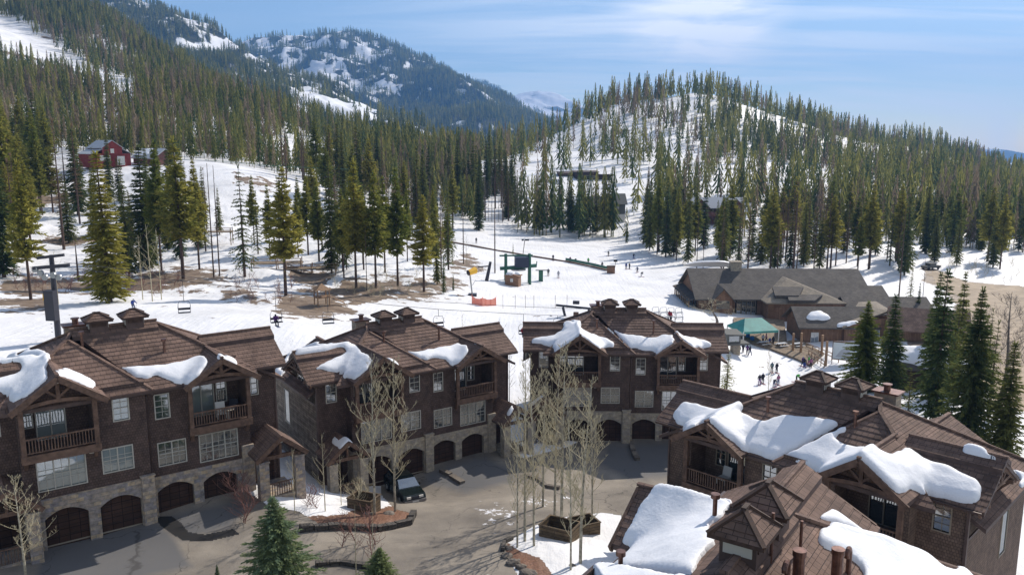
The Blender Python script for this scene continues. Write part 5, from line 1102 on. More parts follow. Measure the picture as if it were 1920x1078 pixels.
def mount_trees(sheet, n, seed, h, wide, label):
    V, F, w, shp = sheet; rg = np.random.default_rng(seed); a = V[F]; c = a.mean(1); ar = np.linalg.norm(np.cross(a[:, 1]-a[:, 0], a[:, 3]-a[:, 0]), axis=1)*np.clip(w[F].mean(1)-.30, .02, 1)
    P = project(c); ar = ar*((P[:, 0] > -30) & (P[:, 0] < 1950) & (P[:, 1] > -60) & (P[:, 1] < 320)); idx = rg.choice(len(F), n, p=ar/ar.sum()); f = rg.random((n, 2))
    q = a[idx, 0]+(a[idx, 1]-a[idx, 0])*f[:, :1]+(a[idx, 3]-a[idx, 0])*f[:, 1:]
    merge_forest('forest', q, rg.uniform(*h, n), LT3 if h[1] > 27 else LT2, M['forest'], label, wide)
mount_trees(MID, 16000, 3, (16, 27), 1.1, 'dark wood on the steep ridge behind the near left slope')
mount_trees(CEN, 26000, 4, (16, 30), 1.2, 'blue dark wood covering the rounded mountain at the head of the valley')
mount_trees(FA1, 2500, 5, (24, 38), 1.6, 'distant wood on the snowy ridge right of the rounded mountain')
# ------------------------------------------------------------ helpers for far objects
def at(px, py, Y):
    return Vector((u_of(px, py)*Y, Y, CH+slope_of(py)*Y))
def slab(mb, pts, th=.25, mi=0, mi2=None):
    pts = [Vector(p) for p in pts]; n = Vector((0, 0, 0))
    for i in range(1, len(pts)-1): n += (pts[i]-pts[0]).cross(pts[i+1]-pts[0])
    if n.z < 0: pts = pts[::-1]; n = -n
    b = [p-Vector((0, 0, th)) for p in pts]; mi2 = mi if mi2 is None else mi2
    mb.poly(pts, mi); mb.poly(b[::-1], mi2)
    for i in range(len(pts)): j = (i+1) % len(pts); mb.poly([b[i], b[j], pts[j], pts[i]], mi2)
M['lodge_roof'] = brickmat('lodge_shingles', (.13, .115, .10), (.095, .085, .077), (.05, .045, .04), .5, .35, .01, noise=(.7, .3), nscale=.4)
M['lodge_sunlit'] = brickmat('lodge_shingles_sunlit', (.30, .255, .195), (.23, .195, .15), (.12, .10, .08), .5, .35, .01, noise=(.7, .3), nscale=.4)  # lodge shingles lightened to tan: sunlight on these slopes put into the colour
M['lodge_wall'] = brickmat('lodge_boards', (.27, .16, .10), (.20, .115, .075), (.06, .035, .025), .25, 3.0, .02, offset=0, noise=(.7, .3))
M['log'] = mat('peeled_log', (.34, .21, .12), .7, noise=(2, 3, .3))
M['green_steel'] = mat('green_painted_steel', (.045, .14, .095), .5, noise=(1, 2, .2))
M['black_steel'] = mat('black_painted_steel', (.035, .035, .045), .45)
M['steel'] = mat('galvanised_steel', (.30, .31, .32), .4, .5, .6)
M['teal'] = mat('teal_canvas', (.07, .31, .27), .6, noise=(.8, 3, .25))
M['blue_plastic'] = mat('blue_plastic', (.02, .12, .35), .5)
M['yellow'] = mat('yellow_paint', (.75, .42, .03), .5)
M['orange_net'] = mat('orange_netting', (.85, .33, .24), .7)
M['red_wood'] = brickmat('red_barn_boards', (.27, .055, .05), (.21, .042, .038), (.15, .02, .02), .3, 4.0, .03, offset=0, noise=(.7, .25))
M['metal_roof'] = mat('pale_metal_roof', (.42, .44, .46), .5, .4)
M['white_trim'] = mat('white_trim', (.62, .60, .56), .6)
M['osb'] = mat('orange_sheathing', (.50, .27, .10), .8, noise=(1, 3, .2))
M['dark_house'] = mat('dark_timber_cladding', (.075, .05, .045), .8, noise=(1, 3, .3))
M['grey_house'] = mat('grey_siding', (.12, .12, .11), .8)
M['redbrown'] = mat('red_brown_cladding', (.17, .075, .06), .8, noise=(1, 3, .3))
M['deck'] = brickmat('deck_boards', (.30, .23, .16), (.22, .17, .12), (.1, .08, .06), 3, .15, .01, noise=(.7, .3))
M['sign_white'] = mat('white_board', (.60, .66, .66), .6)
M['darkgreen_paint'] = mat('car_dark_green', (.008, .014, .011), .22, .6, .3)
M['tyre'] = mat('tyre_rubber', (.02, .02, .02), .9)
M['planter_wood'] = brickmat('planter_boards', (.17, .12, .07), (.11, .08, .05), (.03, .02, .015), 1.8, .22, .015, noise=(.7, .5), nscale=2)
M['boulder'] = mat('boulder', (.20, .17, .14), .9, noise=(1.5, 5, .5), bump=(3, .6, .1))
M['block'] = brickmat('block_edging', (.12, .105, .09), (.08, .07, .06), (.03, .03, .03), .5, .2, .02, noise=(.7, .4))
M['skin'] = mat('skin', (.45, .27, .2), .6)
def gabled(root, x0, x1, y0, y1, z0, ze, zr, axis='x', wall='lodge_wall', roof='lodge_roof', oh=.7, th=.25, snow=None, pos=None):
    """simple gabled volume; ridge along x or y (local)"""
    w = MB(); w.box(x0, x1, y0, y1, z0, ze, skip='t')
    if axis == 'x':
        ym = (y0+y1)/2
        for x, o in ((x0, 1), (x1, 0)):
            q = [(x, y0, ze), (x, y1, ze), (x, ym, zr-.05)]; w.poly(q if not o else q[::-1])
    else:
        xm = (x0+x1)/2
        for y, o in ((y0, 0), (y1, 1)):
            q = [(x0, y, ze), (x1, y, ze), (xm, y, zr-.05)]; w.poly(q if not o else q[::-1])
    w.build('wall', M[wall], root)
    r = MB()
    if axis == 'x':
        s = (zr-ze)/(ym-y0); d = oh*s; slab(r, [(x0-oh, y0-oh, ze-d), (x1+oh, y0-oh, ze-d), (x1+oh, ym, zr), (x0-oh, ym, zr)], th); slab(r, [(x0-oh, ym, zr), (x1+oh, ym, zr), (x1+oh, y1+oh, ze-d), (x0-oh, y1+oh, ze-d)], th)
    else:
        s = (zr-ze)/(xm-x0); d = oh*s; slab(r, [(x0-oh, y0-oh, ze-d), (xm, y0-oh, zr), (xm, y1+oh, zr), (x0-oh, y1+oh, ze-d)], th); slab(r, [(xm, y0-oh, zr), (x1+oh, y0-oh, ze-d), (x1+oh, y1+oh, ze-d), (xm, y1+oh, zr)], th)
    return r.build('roof', M[roof], root)
def simple_window(root, x0, x1, y, z0, z1, axis='y', fr='white_trim', dirn=-1, name='window'):
    f = MB(); t = .09
    def P(x, z, d): return (x, y+dirn*d, z) if axis == 'y' else (y+dirn*d, x, z)
    for (a, b, c, e) in ((x0-t, x1+t, z0-t, z0), (x0-t, x1+t, z1, z1+t), (x0-t, x0, z0, z1), (x1, x1+t, z0, z1), ((x0+x1)/2-.03, (x0+x1)/2+.03, z0, z1)):
        f.poly([P(a, c, .06), P(b, c, .06), P(b, e, .06), P(a, e, .06)]); f.poly([P(a, e, .06), P(b, e, .06), P(b, e, 0), P(a, e, 0)]); f.poly([P(a, c, 0), P(b, c, 0), P(b, c, .06), P(a, c, .06)])
    fo = f.build(name, M[fr], root); g = MB(); g.poly([P(x0, z0, .03), P(x1, z0, .03), P(x1, z1, .03), P(x0, z1, .03)]); g.build('pane', M['glass'], fo)
# ------------------------------------------------------------ day lodge
LY = 160.0; lo = at(1310, 570, LY); LZ = -10.0
lodge = empty('day_lodge', (lo.x, LY, LZ), R(-1.5), 'long timber ski lodge with grey shingled roofs at the foot of the slope', 'lodge')
rf = gabled(lodge, 0, 33.5, 0, 18, -3, 4.3, 8.6, 'x', oh=.9)
gabled(lodge, 2.6, 6.3, -1.6, 4, -3, 4.2, 6.2, 'y', oh=.5)                  # entrance gable
r = MB()                                                                        # broad hipped centre roof
ap = Vector((18.2, 3.5, 7.4)); bk = Vector((18.2, 8, 7.4)); L = Vector((12.0, -4.5, 3.9)); Rr = Vector((27.6, -4.0, 3.8))
slab(r, [L, ap, bk, (12.0, 5, 3.9)], .25); slab(r, [Rr, (27.6, 5, 3.8), bk, ap], .25); slab(r, [L, Rr, ap], .25)
rc = r.build('hip_roof', M['lodge_sunlit'], lodge)
r = MB(); slab(r, [(14.0, -3.2, 5.15), (14.4, .2, 6.3), (20.5, .2, 6.3), (18.6, -3.2, 5.15)], .5); r.build('dormer_roof', M['lodge_roof'], lodge)
r = MB(); slab(r, [(16.2, -4.8, 4.5), (16.6, -2.4, 5.2), (23.4, -2.4, 5.2), (21.2, -4.8, 4.5)], .5); r.build('dormer_roof', M['lodge_roof'], lodge)
w = MB(); w.box(12.6, 27.2, -4.0, 1, -3, 3.8); w.build('centre_wall', M['lodge_wall'], lodge)
gabled(lodge, 33.5, 37.5, 1, 11, -3, 3.4, 5.6, 'x', oh=.8); gabled(lodge, 28, 43, -6, 3, -3, 2.6, 4.7, 'x', oh=.8)
gabled(lodge, 14.3, 27.0, -19, -10.5, -3, 2.9, 5.3, 'x', oh=.8)             # front annexe
r = MB(); slab(r, [(27.4, -10.0, 5.2), (20.8, -20.4, 2.75), (30.6, -16.5, 5.0), (31.0, -9.0, 5.2)], .25); r.build('annexe_roof', M['lodge_sunlit'], lodge)
w = MB(); w.box(21.5, 31, -19.6, -9, -3, 3.0, skip='t'); w.poly([(21.5, -19.6, 3.0), (31, -19.6, 3.0), (31, -19.6, 4.7)]); w.build('annexe_wall', M['lodge_wall'], lodge)
c = MB(); c.box(8.0, 10.2, 8.0, 9.8, 6, 9.9); c.box(7.85, 10.35, 7.85, 9.95, 9.9, 10.1); c.build('chimney', M['stone_pale'], lodge)
w = MB(); w.box(7.2, 11.5, -.06, .05, 0, 3.8); w.build('glazed_doors', M['dark'], lodge)
for x in (7.9, 8.9, 9.9, 10.8): simple_window(lodge, x-.35, x+.35, -.1, .4, 3.4, fr='frame_dark')
simple_window(lodge, 3.2, 5.6, -1.66, 2.2, 3.6, fr='frame_dark')
for y in (3, 6, 9, 12, 15): simple_window(lodge, y-.9, y+.9, -.05, 1.0, 3.6, axis='x', dirn=-1, fr='frame_dark')
simple_window(lodge, 16.0, 17.2, -19.06, -.4, 1.4, fr='white_trim'); simple_window(lodge, 24.5, 27.5, -19.66, -1.2, 2.0, fr='white_trim'); simple_window(lodge, 28.5, 29.6, -19.66, 0, 1.6, fr='white_trim')
for i in range(9):
    p = MB(); x = -1.8; y = 1+i*2.0; p.box(x-.12, x+.12, y-.12, y+.12, -2, 3.6); p.build('veranda_post', M['log'], lodge)
r = MB(); slab(r, [(-2.2, 0, 3.4), (0, 0, 4.0), (0, 18, 4.0), (-2.2, 18, 3.4)], .15); r.build('veranda_roof', M['lodge_roof'], lodge)
LM = Matrix.Translation(lodge.location) @ Matrix.Rotation(R(-1.5), 4, 'Z')
def lw(x, y, z): return LM @ Vector((x, y, z))
def snow_lump(cx, cy, z, rx, ry, t, label, name='roof_snow', slope=(0, 0), M4=None, cat='snow patch', seed=0, matl='snow'):
    nr, na = 7, 28; V = []; F = []; rg = random.Random(seed); ph = [rg.uniform(0, 6.28) for _ in range(4)]
    for i in range(nr+1):
        for k in range(na):
            a = 2*math.pi*k/na; f = i/nr; rad = 1+.18*math.sin(2*a+ph[0])+.12*math.sin(3*a+ph[1])+.07*math.sin(5*a+ph[2]); x = rx*f*rad*math.cos(a); y = ry*f*rad*math.sin(a)
            h = t*math.sqrt(max(0, 1-f**2.6)) if i < nr else -.08
            v = Vector((cx+x, cy+y, z+slope[0]*x+slope[1]*y+h)); V.append(tuple(M4 @ v) if M4 else tuple(v))
    for i in range(nr):
        for k in range(na): l = (k+1) % na; F.append((i*na+k, (i+1)*na+k, (i+1)*na+l, i*na+l))
    o = fastmesh(name, V, F, M[matl], smooth=True); tag(o, label, cat); return o
snow_lump(17.6, -17.2, 3.9+.15, 1.7, 1.2, .4, 'small heart shaped snow patch on the grey front roof of the lodge', slope=(0, .565), M4=LM, seed=3)
snow_lump(21.9, -19.3, 3.05, 1.6, .8, .35, 'snow strip on the lower roof corner of the lodge annexe', slope=(.2, .2), M4=LM, seed=4)
snow_lump(6.0, 17, 8.3, 5, 2.5, .5, 'snow sheet behind the lodge chimney', M4=LM, seed=8, slope=(0, -.4))
gabled(empty('maintenance_shed', at(1372, 520, 178)-Vector((0, 0, 7)), 0, 'shed with a tan roof showing just above the lodge ridge', 'shed'), 0, 15, 0, 9, 0, 4.8, 7.2, 'y', oh=.6)
# deck and terrace in front of the lodge
def pad(name, pp, matl, h=.12, label=None, cat=None, kind=None):
    P = [ground_pt(*p) for p in pp]; m = MB(); z = [p.z+h for p in P]; top = [(p.x, p.y, q) for p, q in zip(P, z)]; slab(m, top, h+1.2); o = m.build(name, matl); tag(o, label, cat, None, kind); return o
pad('terrace', [(1375,598),(1470,600),(1475,640),(1415,648),(1375,625)], M['deck'], .3, kind='structure')
pad('terrace', [(1415,648),(1500,640),(1545,665),(1520,688),(1495,676),(1440,655)], M['deck'], .35, kind='structure')
# teal canopy
tb = ground_pt(1410, 640); tent = empty('canopy', (tb.x, tb.y, tb.z), R(12), 'teal canvas canopy over blue barrels beside the lodge', 'canopy')
r = MB(); A = [(-3.3, -3.0, 2.5), (3.3, -3.0, 2.5), (3.3, 3.0, 2.5), (-3.3, 3.0, 2.5)]; r0, r1 = (-1.6, 0, 4.2), (1.6, 0, 4.2)
for q in ([A[0], A[1], r1, r0], [A[1], A[2], r1], [A[2], A[3], r0, r1], [A[3], A[0], r0]): slab(r, q, .06)
for i in range(4): j = (i+1) % 4; r.poly([(A[i][0], A[i][1], 2.15), (A[j][0], A[j][1], 2.15), A[j], A[i]])
r.build('canvas', M['teal'], tent)
for q in A:
    p = MB(); p.box(q[0]-.07, q[0]+.07, q[1]-.07, q[1]+.07, -.5, 2.5); p.build('pole', M['white_trim'], tent)
for i, (px, py, lb) in enumerate(((1386,618,'leftmost blue barrel under the teal canopy'),(1393,622,'second blue barrel from the left under the teal canopy'),(1402,630,'tall blue barrel at the middle of the teal canopy front'),(1410,635,'blue barrel at the right front corner of the teal canopy'))):
    g = ground_pt(px, py+6); b = MB(); b.tube([(0, 0, 0), (0, 0, .25), (0, 0, .8), (0, 0, 1.05)], [.30, .36, .36, .32], 12); o = b.build('barrel', M['blue_plastic']); o.location = g; tag(o, lb, 'barrel', 'barrels under the canopy')
# tall log posts, ramp rails and map board
for i, (px, pb, pt, lb) in enumerate(((1486,662,625,'first peeled log post before the lodge annexe'),(1501,665,624,'tall log post with a lamp before the lodge annexe'),(1540,668,628,'log post left of the white map board'),(1548,686,640,'short thick log post at the corner of the map board'))):
    g = ground_pt(px, pb); h = CH+slope_of(pt)*g.y-g.z; b = MB(); b.tube([(0, 0, -.4), (0, 0, h)], .2, 10); o = b.build('log_post', M['log']); o.location = g; tag(o, lb, 'post', 'log posts before the lodge')
g = ground_pt(1560, 682); mb_ = empty('map_board', g, R(-24), 'large pale trail map board behind the broad green spruce', 'sign board'); b = MB(); b.box(0, 6.2, -.06, .06, .9, 3.6); b.build('panel', M['sign_white'], mb_)
b = MB()
for a in ((-.1, 0, .8, 3.8), (6.2, 6.3, .8, 3.8)): b.box(a[0], a[1], -.1, .1, -.6, a[3])
b.box(-.1, 6.3, -.1, .1, 3.6, 3.8); b.box(-.1, 6.3, -.1, .1, .78, .92); b.build('frame', M['timber'], mb_)
b = MB(); b.poly([(.4, -.07, 1.2), (2.8, -.07, 1.1), (2.3, -.07, 3.2), (1.2, -.07, 2.4)]); b.poly([(3.2, -.07, 1.2), (5.8, -.07, 1.2), (4.6, -.07, 3.3)]); b.build('map_drawing', M['metal_roof'], mb_)
for k, (p0, p1, lb) in enumerate((((1512,655),(1572,680),'upper log handrail of the ramp before the lodge'),((1516,668),(1545,690),'lower log handrail of the ramp before the lodge'))):
    A0, A1 = ground_pt(*p0), ground_pt(*p1); b = MB()
    for f in (1.1, .55): b.tube([A0+Vector((0, 0, f)), A1+Vector((0, 0, f))], .07, 6)
    for t in range(6): q = A0.lerp(A1, t/5); b.tube([q-Vector((0, 0, .4)), q+Vector((0, 0, 1.15))], .07, 6)
    tag(b.build('handrail', M['log']), lb, 'handrail', 'ramp handrails')
# sign pavilion right of the far townhouse (lift shack with grey panel)
g = ground_pt(1378, 662); kiosk = empty('lift_kiosk', g, R(10), 'grey green lift kiosk on a stone plinth at the corner of the far townhouse', 'kiosk')
b = MB(); b.box(-.6, .6, -.6, .6, -1.0, 1.6); b.build('plinth', M['stone_pale'], kiosk); b = MB(); b.box(-2.2, 1.9, -1.3, 1.3, 1.6, 1.9); b.box(-1.9, .4, -1.0, 1.1, 1.9, 3.3); b.build('machine_housing', M['grey_house'], kiosk)
b = MB(); slab(b, [(-2.2, -1.3, 3.5), (.8, -1.3, 3.3), (.8, 1.4, 3.7), (-2.2, 1.4, 3.9)], .15); b.build('roof', M['grey_house'], kiosk)
b = MB(); b.box(-1.6, .1, -1.06, -1.0, 2.2, 3.1); b.build('window', M['glass'], kiosk)
# snowy low roof building near the right trees
g = ground_pt(1745, 722); sh = empty('ski_shelter', g, R(-20), 'small timber shelter with a thick snowy roof between the right trees', 'shelter')
gabled(sh, -4.5, 4.5, -2.5, 2.5, -1, 3.2, 4.6, 'x', wall='timber_dark', oh=.9)
ShM = Matrix.Translation(g) @ Matrix.Rotation(R(-20), 4, 'Z'); snow_lump(-.5, -1.7, 3.75, 4.6, 1.7, .55, 'thick blue shaded snow on the timber shelter roof between the right trees', slope=(0, .56), M4=ShM, seed=12)
g = ground_pt(1720, 640); sh = empty('ticket_building', g, R(-24), 'low brown roofed building running behind the shelter toward the dirt road', 'building'); gabled(sh, -4, 7, 0, 8, -2, 2.4, 5.0, 'x', roof='roof', oh=.9)
# flags
for i, (px, pb, pt, lb, mt) in enumerate(((1703,612,586,'leftmost red flag before the snowy bank right of the lodge','red_wood'),(1717,618,588,'middle red flag right of the lodge','red_wood'),(1730,618,595,'dark blue flag right of the two red flags','blue_plastic'))):
    g = ground_pt(px, pb); h = CH+slope_of(pt)*g.y-g.z; e = empty('flag', g, 0, lb, 'flag', 'flags right of the lodge'); b = MB(); b.tube([(0, 0, -.3), (0, 0, h)], .07, 6); b.build('pole', M['black_steel'], e)
    b = MB(); 
    for k in range(5): b.poly([(.05+k*.16, .05*math.sin(k), h-.2-k*.25), (.05+(k+1)*.16, .05*math.sin(k+1), h-.2-(k+1)*.25), (.05+(k+1)*.16, .05*math.sin(k+1), h-1.6-(k+1)*.12), (.05+k*.16, .05*math.sin(k), h-1.6-k*.12)])
    b.build('cloth', M[mt], e)
# ------------------------------------------------------------ small houses on the slopes
def house_at(px, py, Y, name, label, rz=0, cat='house', zoff=0):
    p = at(px, py, Y); return empty(name, (p.x, p.y, p.z+zoff), R(rz), label, cat)
h = house_at(198, 298, 262, 'red_barn', 'red barn with pale metal roof on the left slope', 50, 'barn'); h.scale = (.85, .85, .85)
gabled(h, -3.6, 3.6, -6, 6, -3, 4.3, 6.8, 'y', 'red_wood', 'metal_roof', .5, .15)
b = MB(); slab(b, [(-7.6, -6.4, 1.9), (-3.6, -6.4, 3.7), (-3.6, 6.4, 3.7), (-7.6, 6.4, 1.9)], .15); slab(b, [(7.0, -6.4, 1.9), (3.6, -6.4, 3.7), (3.6, 6.4, 3.7), (7.0, 6.4, 1.9)], .15); b.build('lean_to_roof', M['metal_roof'], h)
b = MB(); b.box(-7.2, 6.6, -6, 6, -3, 1.9); b.build('lower_wall', M['red_wood'], h)
for a in ((-.6, .5, 2.2, 3.6), (1.6, 4.2, -2.2, .9), (-4.6, -1.0, -.6, 1.2)): simple_window(h, a[0], a[1], -6.02, a[2], a[3])
h = house_at(290, 303, 268, 'small_cabin', 'small brown cabin with patchy snow roof right of the red barn', -28, 'cabin'); gabled(h, -5, 5, -4, 4, -3, 1.6, 4.2, 'x', 'redbrown', 'metal_roof', .7, .2); simple_window(h, -2, -.6, -4.02, -.8, .8)
hm = Matrix.Translation(h.location) @ Matrix.Rotation(R(-28), 4, 'Z'); snow_lump(-1.5, -2.2, 2.95, 3.2, 1.6, .3, 'thin snow on the small brown cabin roof', slope=(0, .62), M4=hm, seed=20)
h = house_at(928, 366, 395, 'wooden_house', 'house under construction in orange sheathing on the hill foot', -15); gabled(h, -4.5, 5, -4, 4, -4, 3.6, 6.4, 'x', 'osb', 'metal_roof', .6, .2); gabled(h, 1.5, 5.2, -7, 0, -4, 3.2, 5.6, 'y', 'osb', 'metal_roof', .5, .2)
for a in ((-3.5, -2.5), (-1, 0)): simple_window(h, a[0], a[1], -4.03, .5, 2, fr='frame_dark')
simple_window(h, 2.6, 4.2, -7.03, .6, 2.2, fr='frame_dark')
h = house_at(1108, 336, 435, 'modern_house', 'dark flat roofed modern house high on the hill foot', 5); b = MB(); b.box(-9, 3, -5, 4, -3, 3.4); b.box(3, 10, -4, 4, -3, 2.2); b.build('wall', M['dark_house'], h); b = MB(); slab(b, [(-9.8, -5.8, 3.9), (3.4, -5.8, 3.9), (3.4, 4.6, 4.4), (-9.8, 4.6, 4.4)], .35); slab(b, [(2.6, -5, 2.7), (10.6, -5, 2.7), (10.6, 4.6, 2.9), (2.6, 4.6, 2.9)], .3); b.build('roof', M['dark_house'], h)
for a in ((-8, -5.5), (-4.5, -2), (-1, 1.5)): simple_window(h, a[0], a[1], -5.03, -.8, 2, fr='frame_dark')
hm = Matrix.Translation(h.location); snow_lump(6.5, -.5, 2.75, 3.6, 3.5, .35, 'snow on the lower flat roof of the dark modern house', M4=hm, seed=22)
h = house_at(1062, 334, 440, 'dark_cottage', 'small dark cottage left of the flat roofed modern house', 0); b = MB(); b.box(-4.5, 4.5, -4, 4, -3, 2.4); b.build('wall', M['redbrown'], h); b = MB(); slab(b, [(-5.2, -4.7, 2.6), (5.2, -4.7, 2.6), (5.2, 4.7, 3.4), (-5.2, 4.7, 3.4)], .3); b.build('roof', M['dark_house'], h); simple_window(h, -2, 1, -4.03, -.6, 1.6, fr='frame_dark')
h = house_at(1120, 395, 345, 'grey_house', 'long grey house with yellow gable trim above the ski run', 6); gabled(h, -12, 9, -4, 5, -4, 2.6, 6.0, 'x', 'grey_house', 'grey_house', .8, .25); gabled(h, -8.5, -3.5, -7.5, 0, -4, 3.0, 5.6, 'y', 'osb', 'grey_house', .6, .25); simple_window(h, -7, -5, -7.53, .2, 2, fr='white_trim')
hm = Matrix.Translation(h.location) @ Matrix.Rotation(R(6), 4, 'Z'); snow_lump(-9, -2, 4.4, 3.0, 2, .45, 'snow on the left end of the long grey house roof', slope=(0, .7), M4=hm, seed=23)
h = house_at(1150, 400, 335, 'gable_house', 'narrow dark grey gabled house with a white basement above the ski run', 3); gabled(h, -4, 4, -4.5, 5, 0, 4.6, 8.0, 'x', 'grey_house', 'grey_house', .8, .25); b = MB(); b.box(-4, 4, -4.5, 5, -4, 0); b.build('basement', M['white_trim'], h)
for a in ((-1.2, .8, -1.8, -.4), (-2, 1.4, 2.0, 3.4)): simple_window(h, a[0], a[1], -4.53, a[2], a[3], fr='osb')
h = house_at(1030, 352, 415, 'cottage', 'low cottage half hidden by firs left of the long grey house', -8); gabled(h, -6, 6, -3, 4, -3, 1.8, 4.2, 'x', 'grey_house', 'metal_roof', .6, .2); simple_window(h, -3, -1, -3.03, -.4, 1, fr='frame_dark')
h = house_at(1342, 405, 330, 'chalet', 'long red brown chalet with twin snowy gables behind tall pines', -3, 'chalet'); gabled(h, -11, 11, 0, 9, -5, 3.8, 7.2, 'x', 'redbrown', 'metal_roof', .8, .25)
gabled(h, -9.5, -3.5, -2.5, 4, -5, 4.0, 6.9, 'y', 'redbrown', 'redbrown', .7, .25); gabled(h, 4.5, 10.5, -2.5, 4, -5, 4.0, 6.9, 'y', 'redbrown', 'redbrown', .7, .25)
b = MB(); b.box(-11, 11, -3.6, 0, .1, .4); b.box(-11, 11, -3.6, -3.45, .4, 1.5)
for x in range(-10, 11, 4): b.box(x-.12, x+.12, -3.6, -3.4, -5, .2)
b.build('deck', M['redbrown'], h)
for x in (-8, -5.5, -1.5, 1, 3, 6, 8.5): simple_window(h, x-.6, x+.6, -2.55 if abs(x) > 4 else -.03, 1.2, 2.8, fr='frame_dark')
hm = Matrix.Translation(h.location) @ Matrix.Rotation(R(-3), 4, 'Z'); snow_lump(-8.0, 0, 5.6, 1.5, 3.0, .35, 'snow wedge on the left gable of the red brown chalet', slope=(.8, 0), M4=hm, seed=24); snow_lump(6.2, 0, 5.9, 1.5, 3.0, .35, 'snow wedge on the right gable of the red brown chalet', slope=(.8, 0), M4=hm, seed=25)
# ------------------------------------------------------------ ski lifts
LT = ground_pt(110, 640); LT = Vector((u_of(110, 640)*88, 88, float(terr(u_of(110, 640)*88, 88))))
tw = empty('lift_tower', LT, R(-10), 'black chairlift tower with dark padding and a yellow sign beside the left townhouse', 'lift tower')
top = at(96, 478, 88); b = MB(); tl = top-LT; Mi = Matrix.Rotation(R(10), 4, 'Z'); tl = Mi @ tl; b.tube([(0, 0, -1), tl*.5, tl], [.34, .30, .24], 12); b.build('mast', M['black_steel'], tw)
def twp(px, py): return Mi @ (at(px, py, 87.2)-LT)
b = MB(); c0 = twp(98, 572); b.box(c0.x-.70, c0.x+.45, c0.y-.35, c0.y+.3, c0.z-1.7, c0.z+1.6); b.build('control_box', M['black_steel'], tw)
b = MB(); c1 = twp(86, 557); b.box(c1.x-.3, c1.x+.25, c1.y-.12, c1.y-.05, c1.z-.35, c1.z+.35); b.build('yellow_sign', M['yellow'], tw)
b = MB(); b.beam(twp(62, 503), twp(130, 497), .3, .35); b.beam(twp(70, 484), twp(120, 478), .25, .3); b.build('crossarm', M['black_steel'], tw)
for (px, py, nm) in ((76, 512, 'sheave_wheel'), (84, 520, 'sheave_wheel'), (100, 516, 'sheave_wheel'), (110, 520, 'sheave_wheel'), (66, 505, 'sheave_wheel')):
    q = twp(px, py); b = MB(); b.tube([q-Vector((0, .12, 0)), q+Vector((0, .12, 0))], .34, 14); b.build(nm, M['steel'], tw)
b = MB()
for k in range(14): q = Vector((-.58, 0, 1+k*.45)); b.tube([q, q+Vector((-.22, 0, 0))], .03, 5)
b.build('ladder_rungs', M['steel'], tw)
# drive / return station
g0 = Vector((u_of(1080, 592)*127, 127, 0)); g0.z = gz(g0.x, g0.y); st = empty('lift_station', g0, R(-12), 'dark lift return frame seen above the far townhouse roof', 'lift station')
hz = CH+slope_of(577)*127-g0.z
b = MB(); b.beam((-1.6, 0, -.5), (-2.1, 0, hz), .35, .35); b.build('leg', M['black_steel'], st); b = MB(); b.beam((1.6, 0, -.5), (2.1, 0, hz), .35, .35); b.build('leg', M['black_steel'], st)
b = MB(); b.beam((-3.2, 0, hz+.3), (3.2, 0, hz-.1), .4, .3); b.build('crossbeam', M['black_steel'], st); b = MB(); b.box(-.5, .5, -.3, .3, hz+.6, hz+1.1); b.build('lamp_box', M['black_steel'], st); b = MB(); b.box(-.4, .4, -.2, .2, hz-1.8, hz-.7); b.build('control_box', M['timber'], st)
b = MB(); b.tube([(-4.0, -.1, hz-1.7), (-4.0, .1, hz-1.7)], .3, 10); b.beam((-4.8, 0, hz-1.9), (-1.8, 0, hz-1.9), .3, .25); b.build('sheave_train', M['black_steel'], st)
CAB1 = [at(96, 498, 88), at(250, 517, 87), at(400, 533, 87), at(516, 546, 87.5), at(616, 557, 89), at(720, 571, 92), at(823, 580, 96), at(981, 589, 105), at(1062, 592, 125)]
CAB2 = [at(120, 492, 93), at(300, 512, 98), at(565, 545, 110), at(778, 564, 118), at(980, 575, 125), at(1090, 579, 128)]
for cb, lb in ((CAB1, 'nearer lift cable carrying the chairs above the townhouse roofs'), (CAB2, 'farther lift cable running to the return frame')):
    b = MB(); b.tube(cb, .03, 5); tag(b.build('lift_cable', M['black_steel']), lb, 'cable')
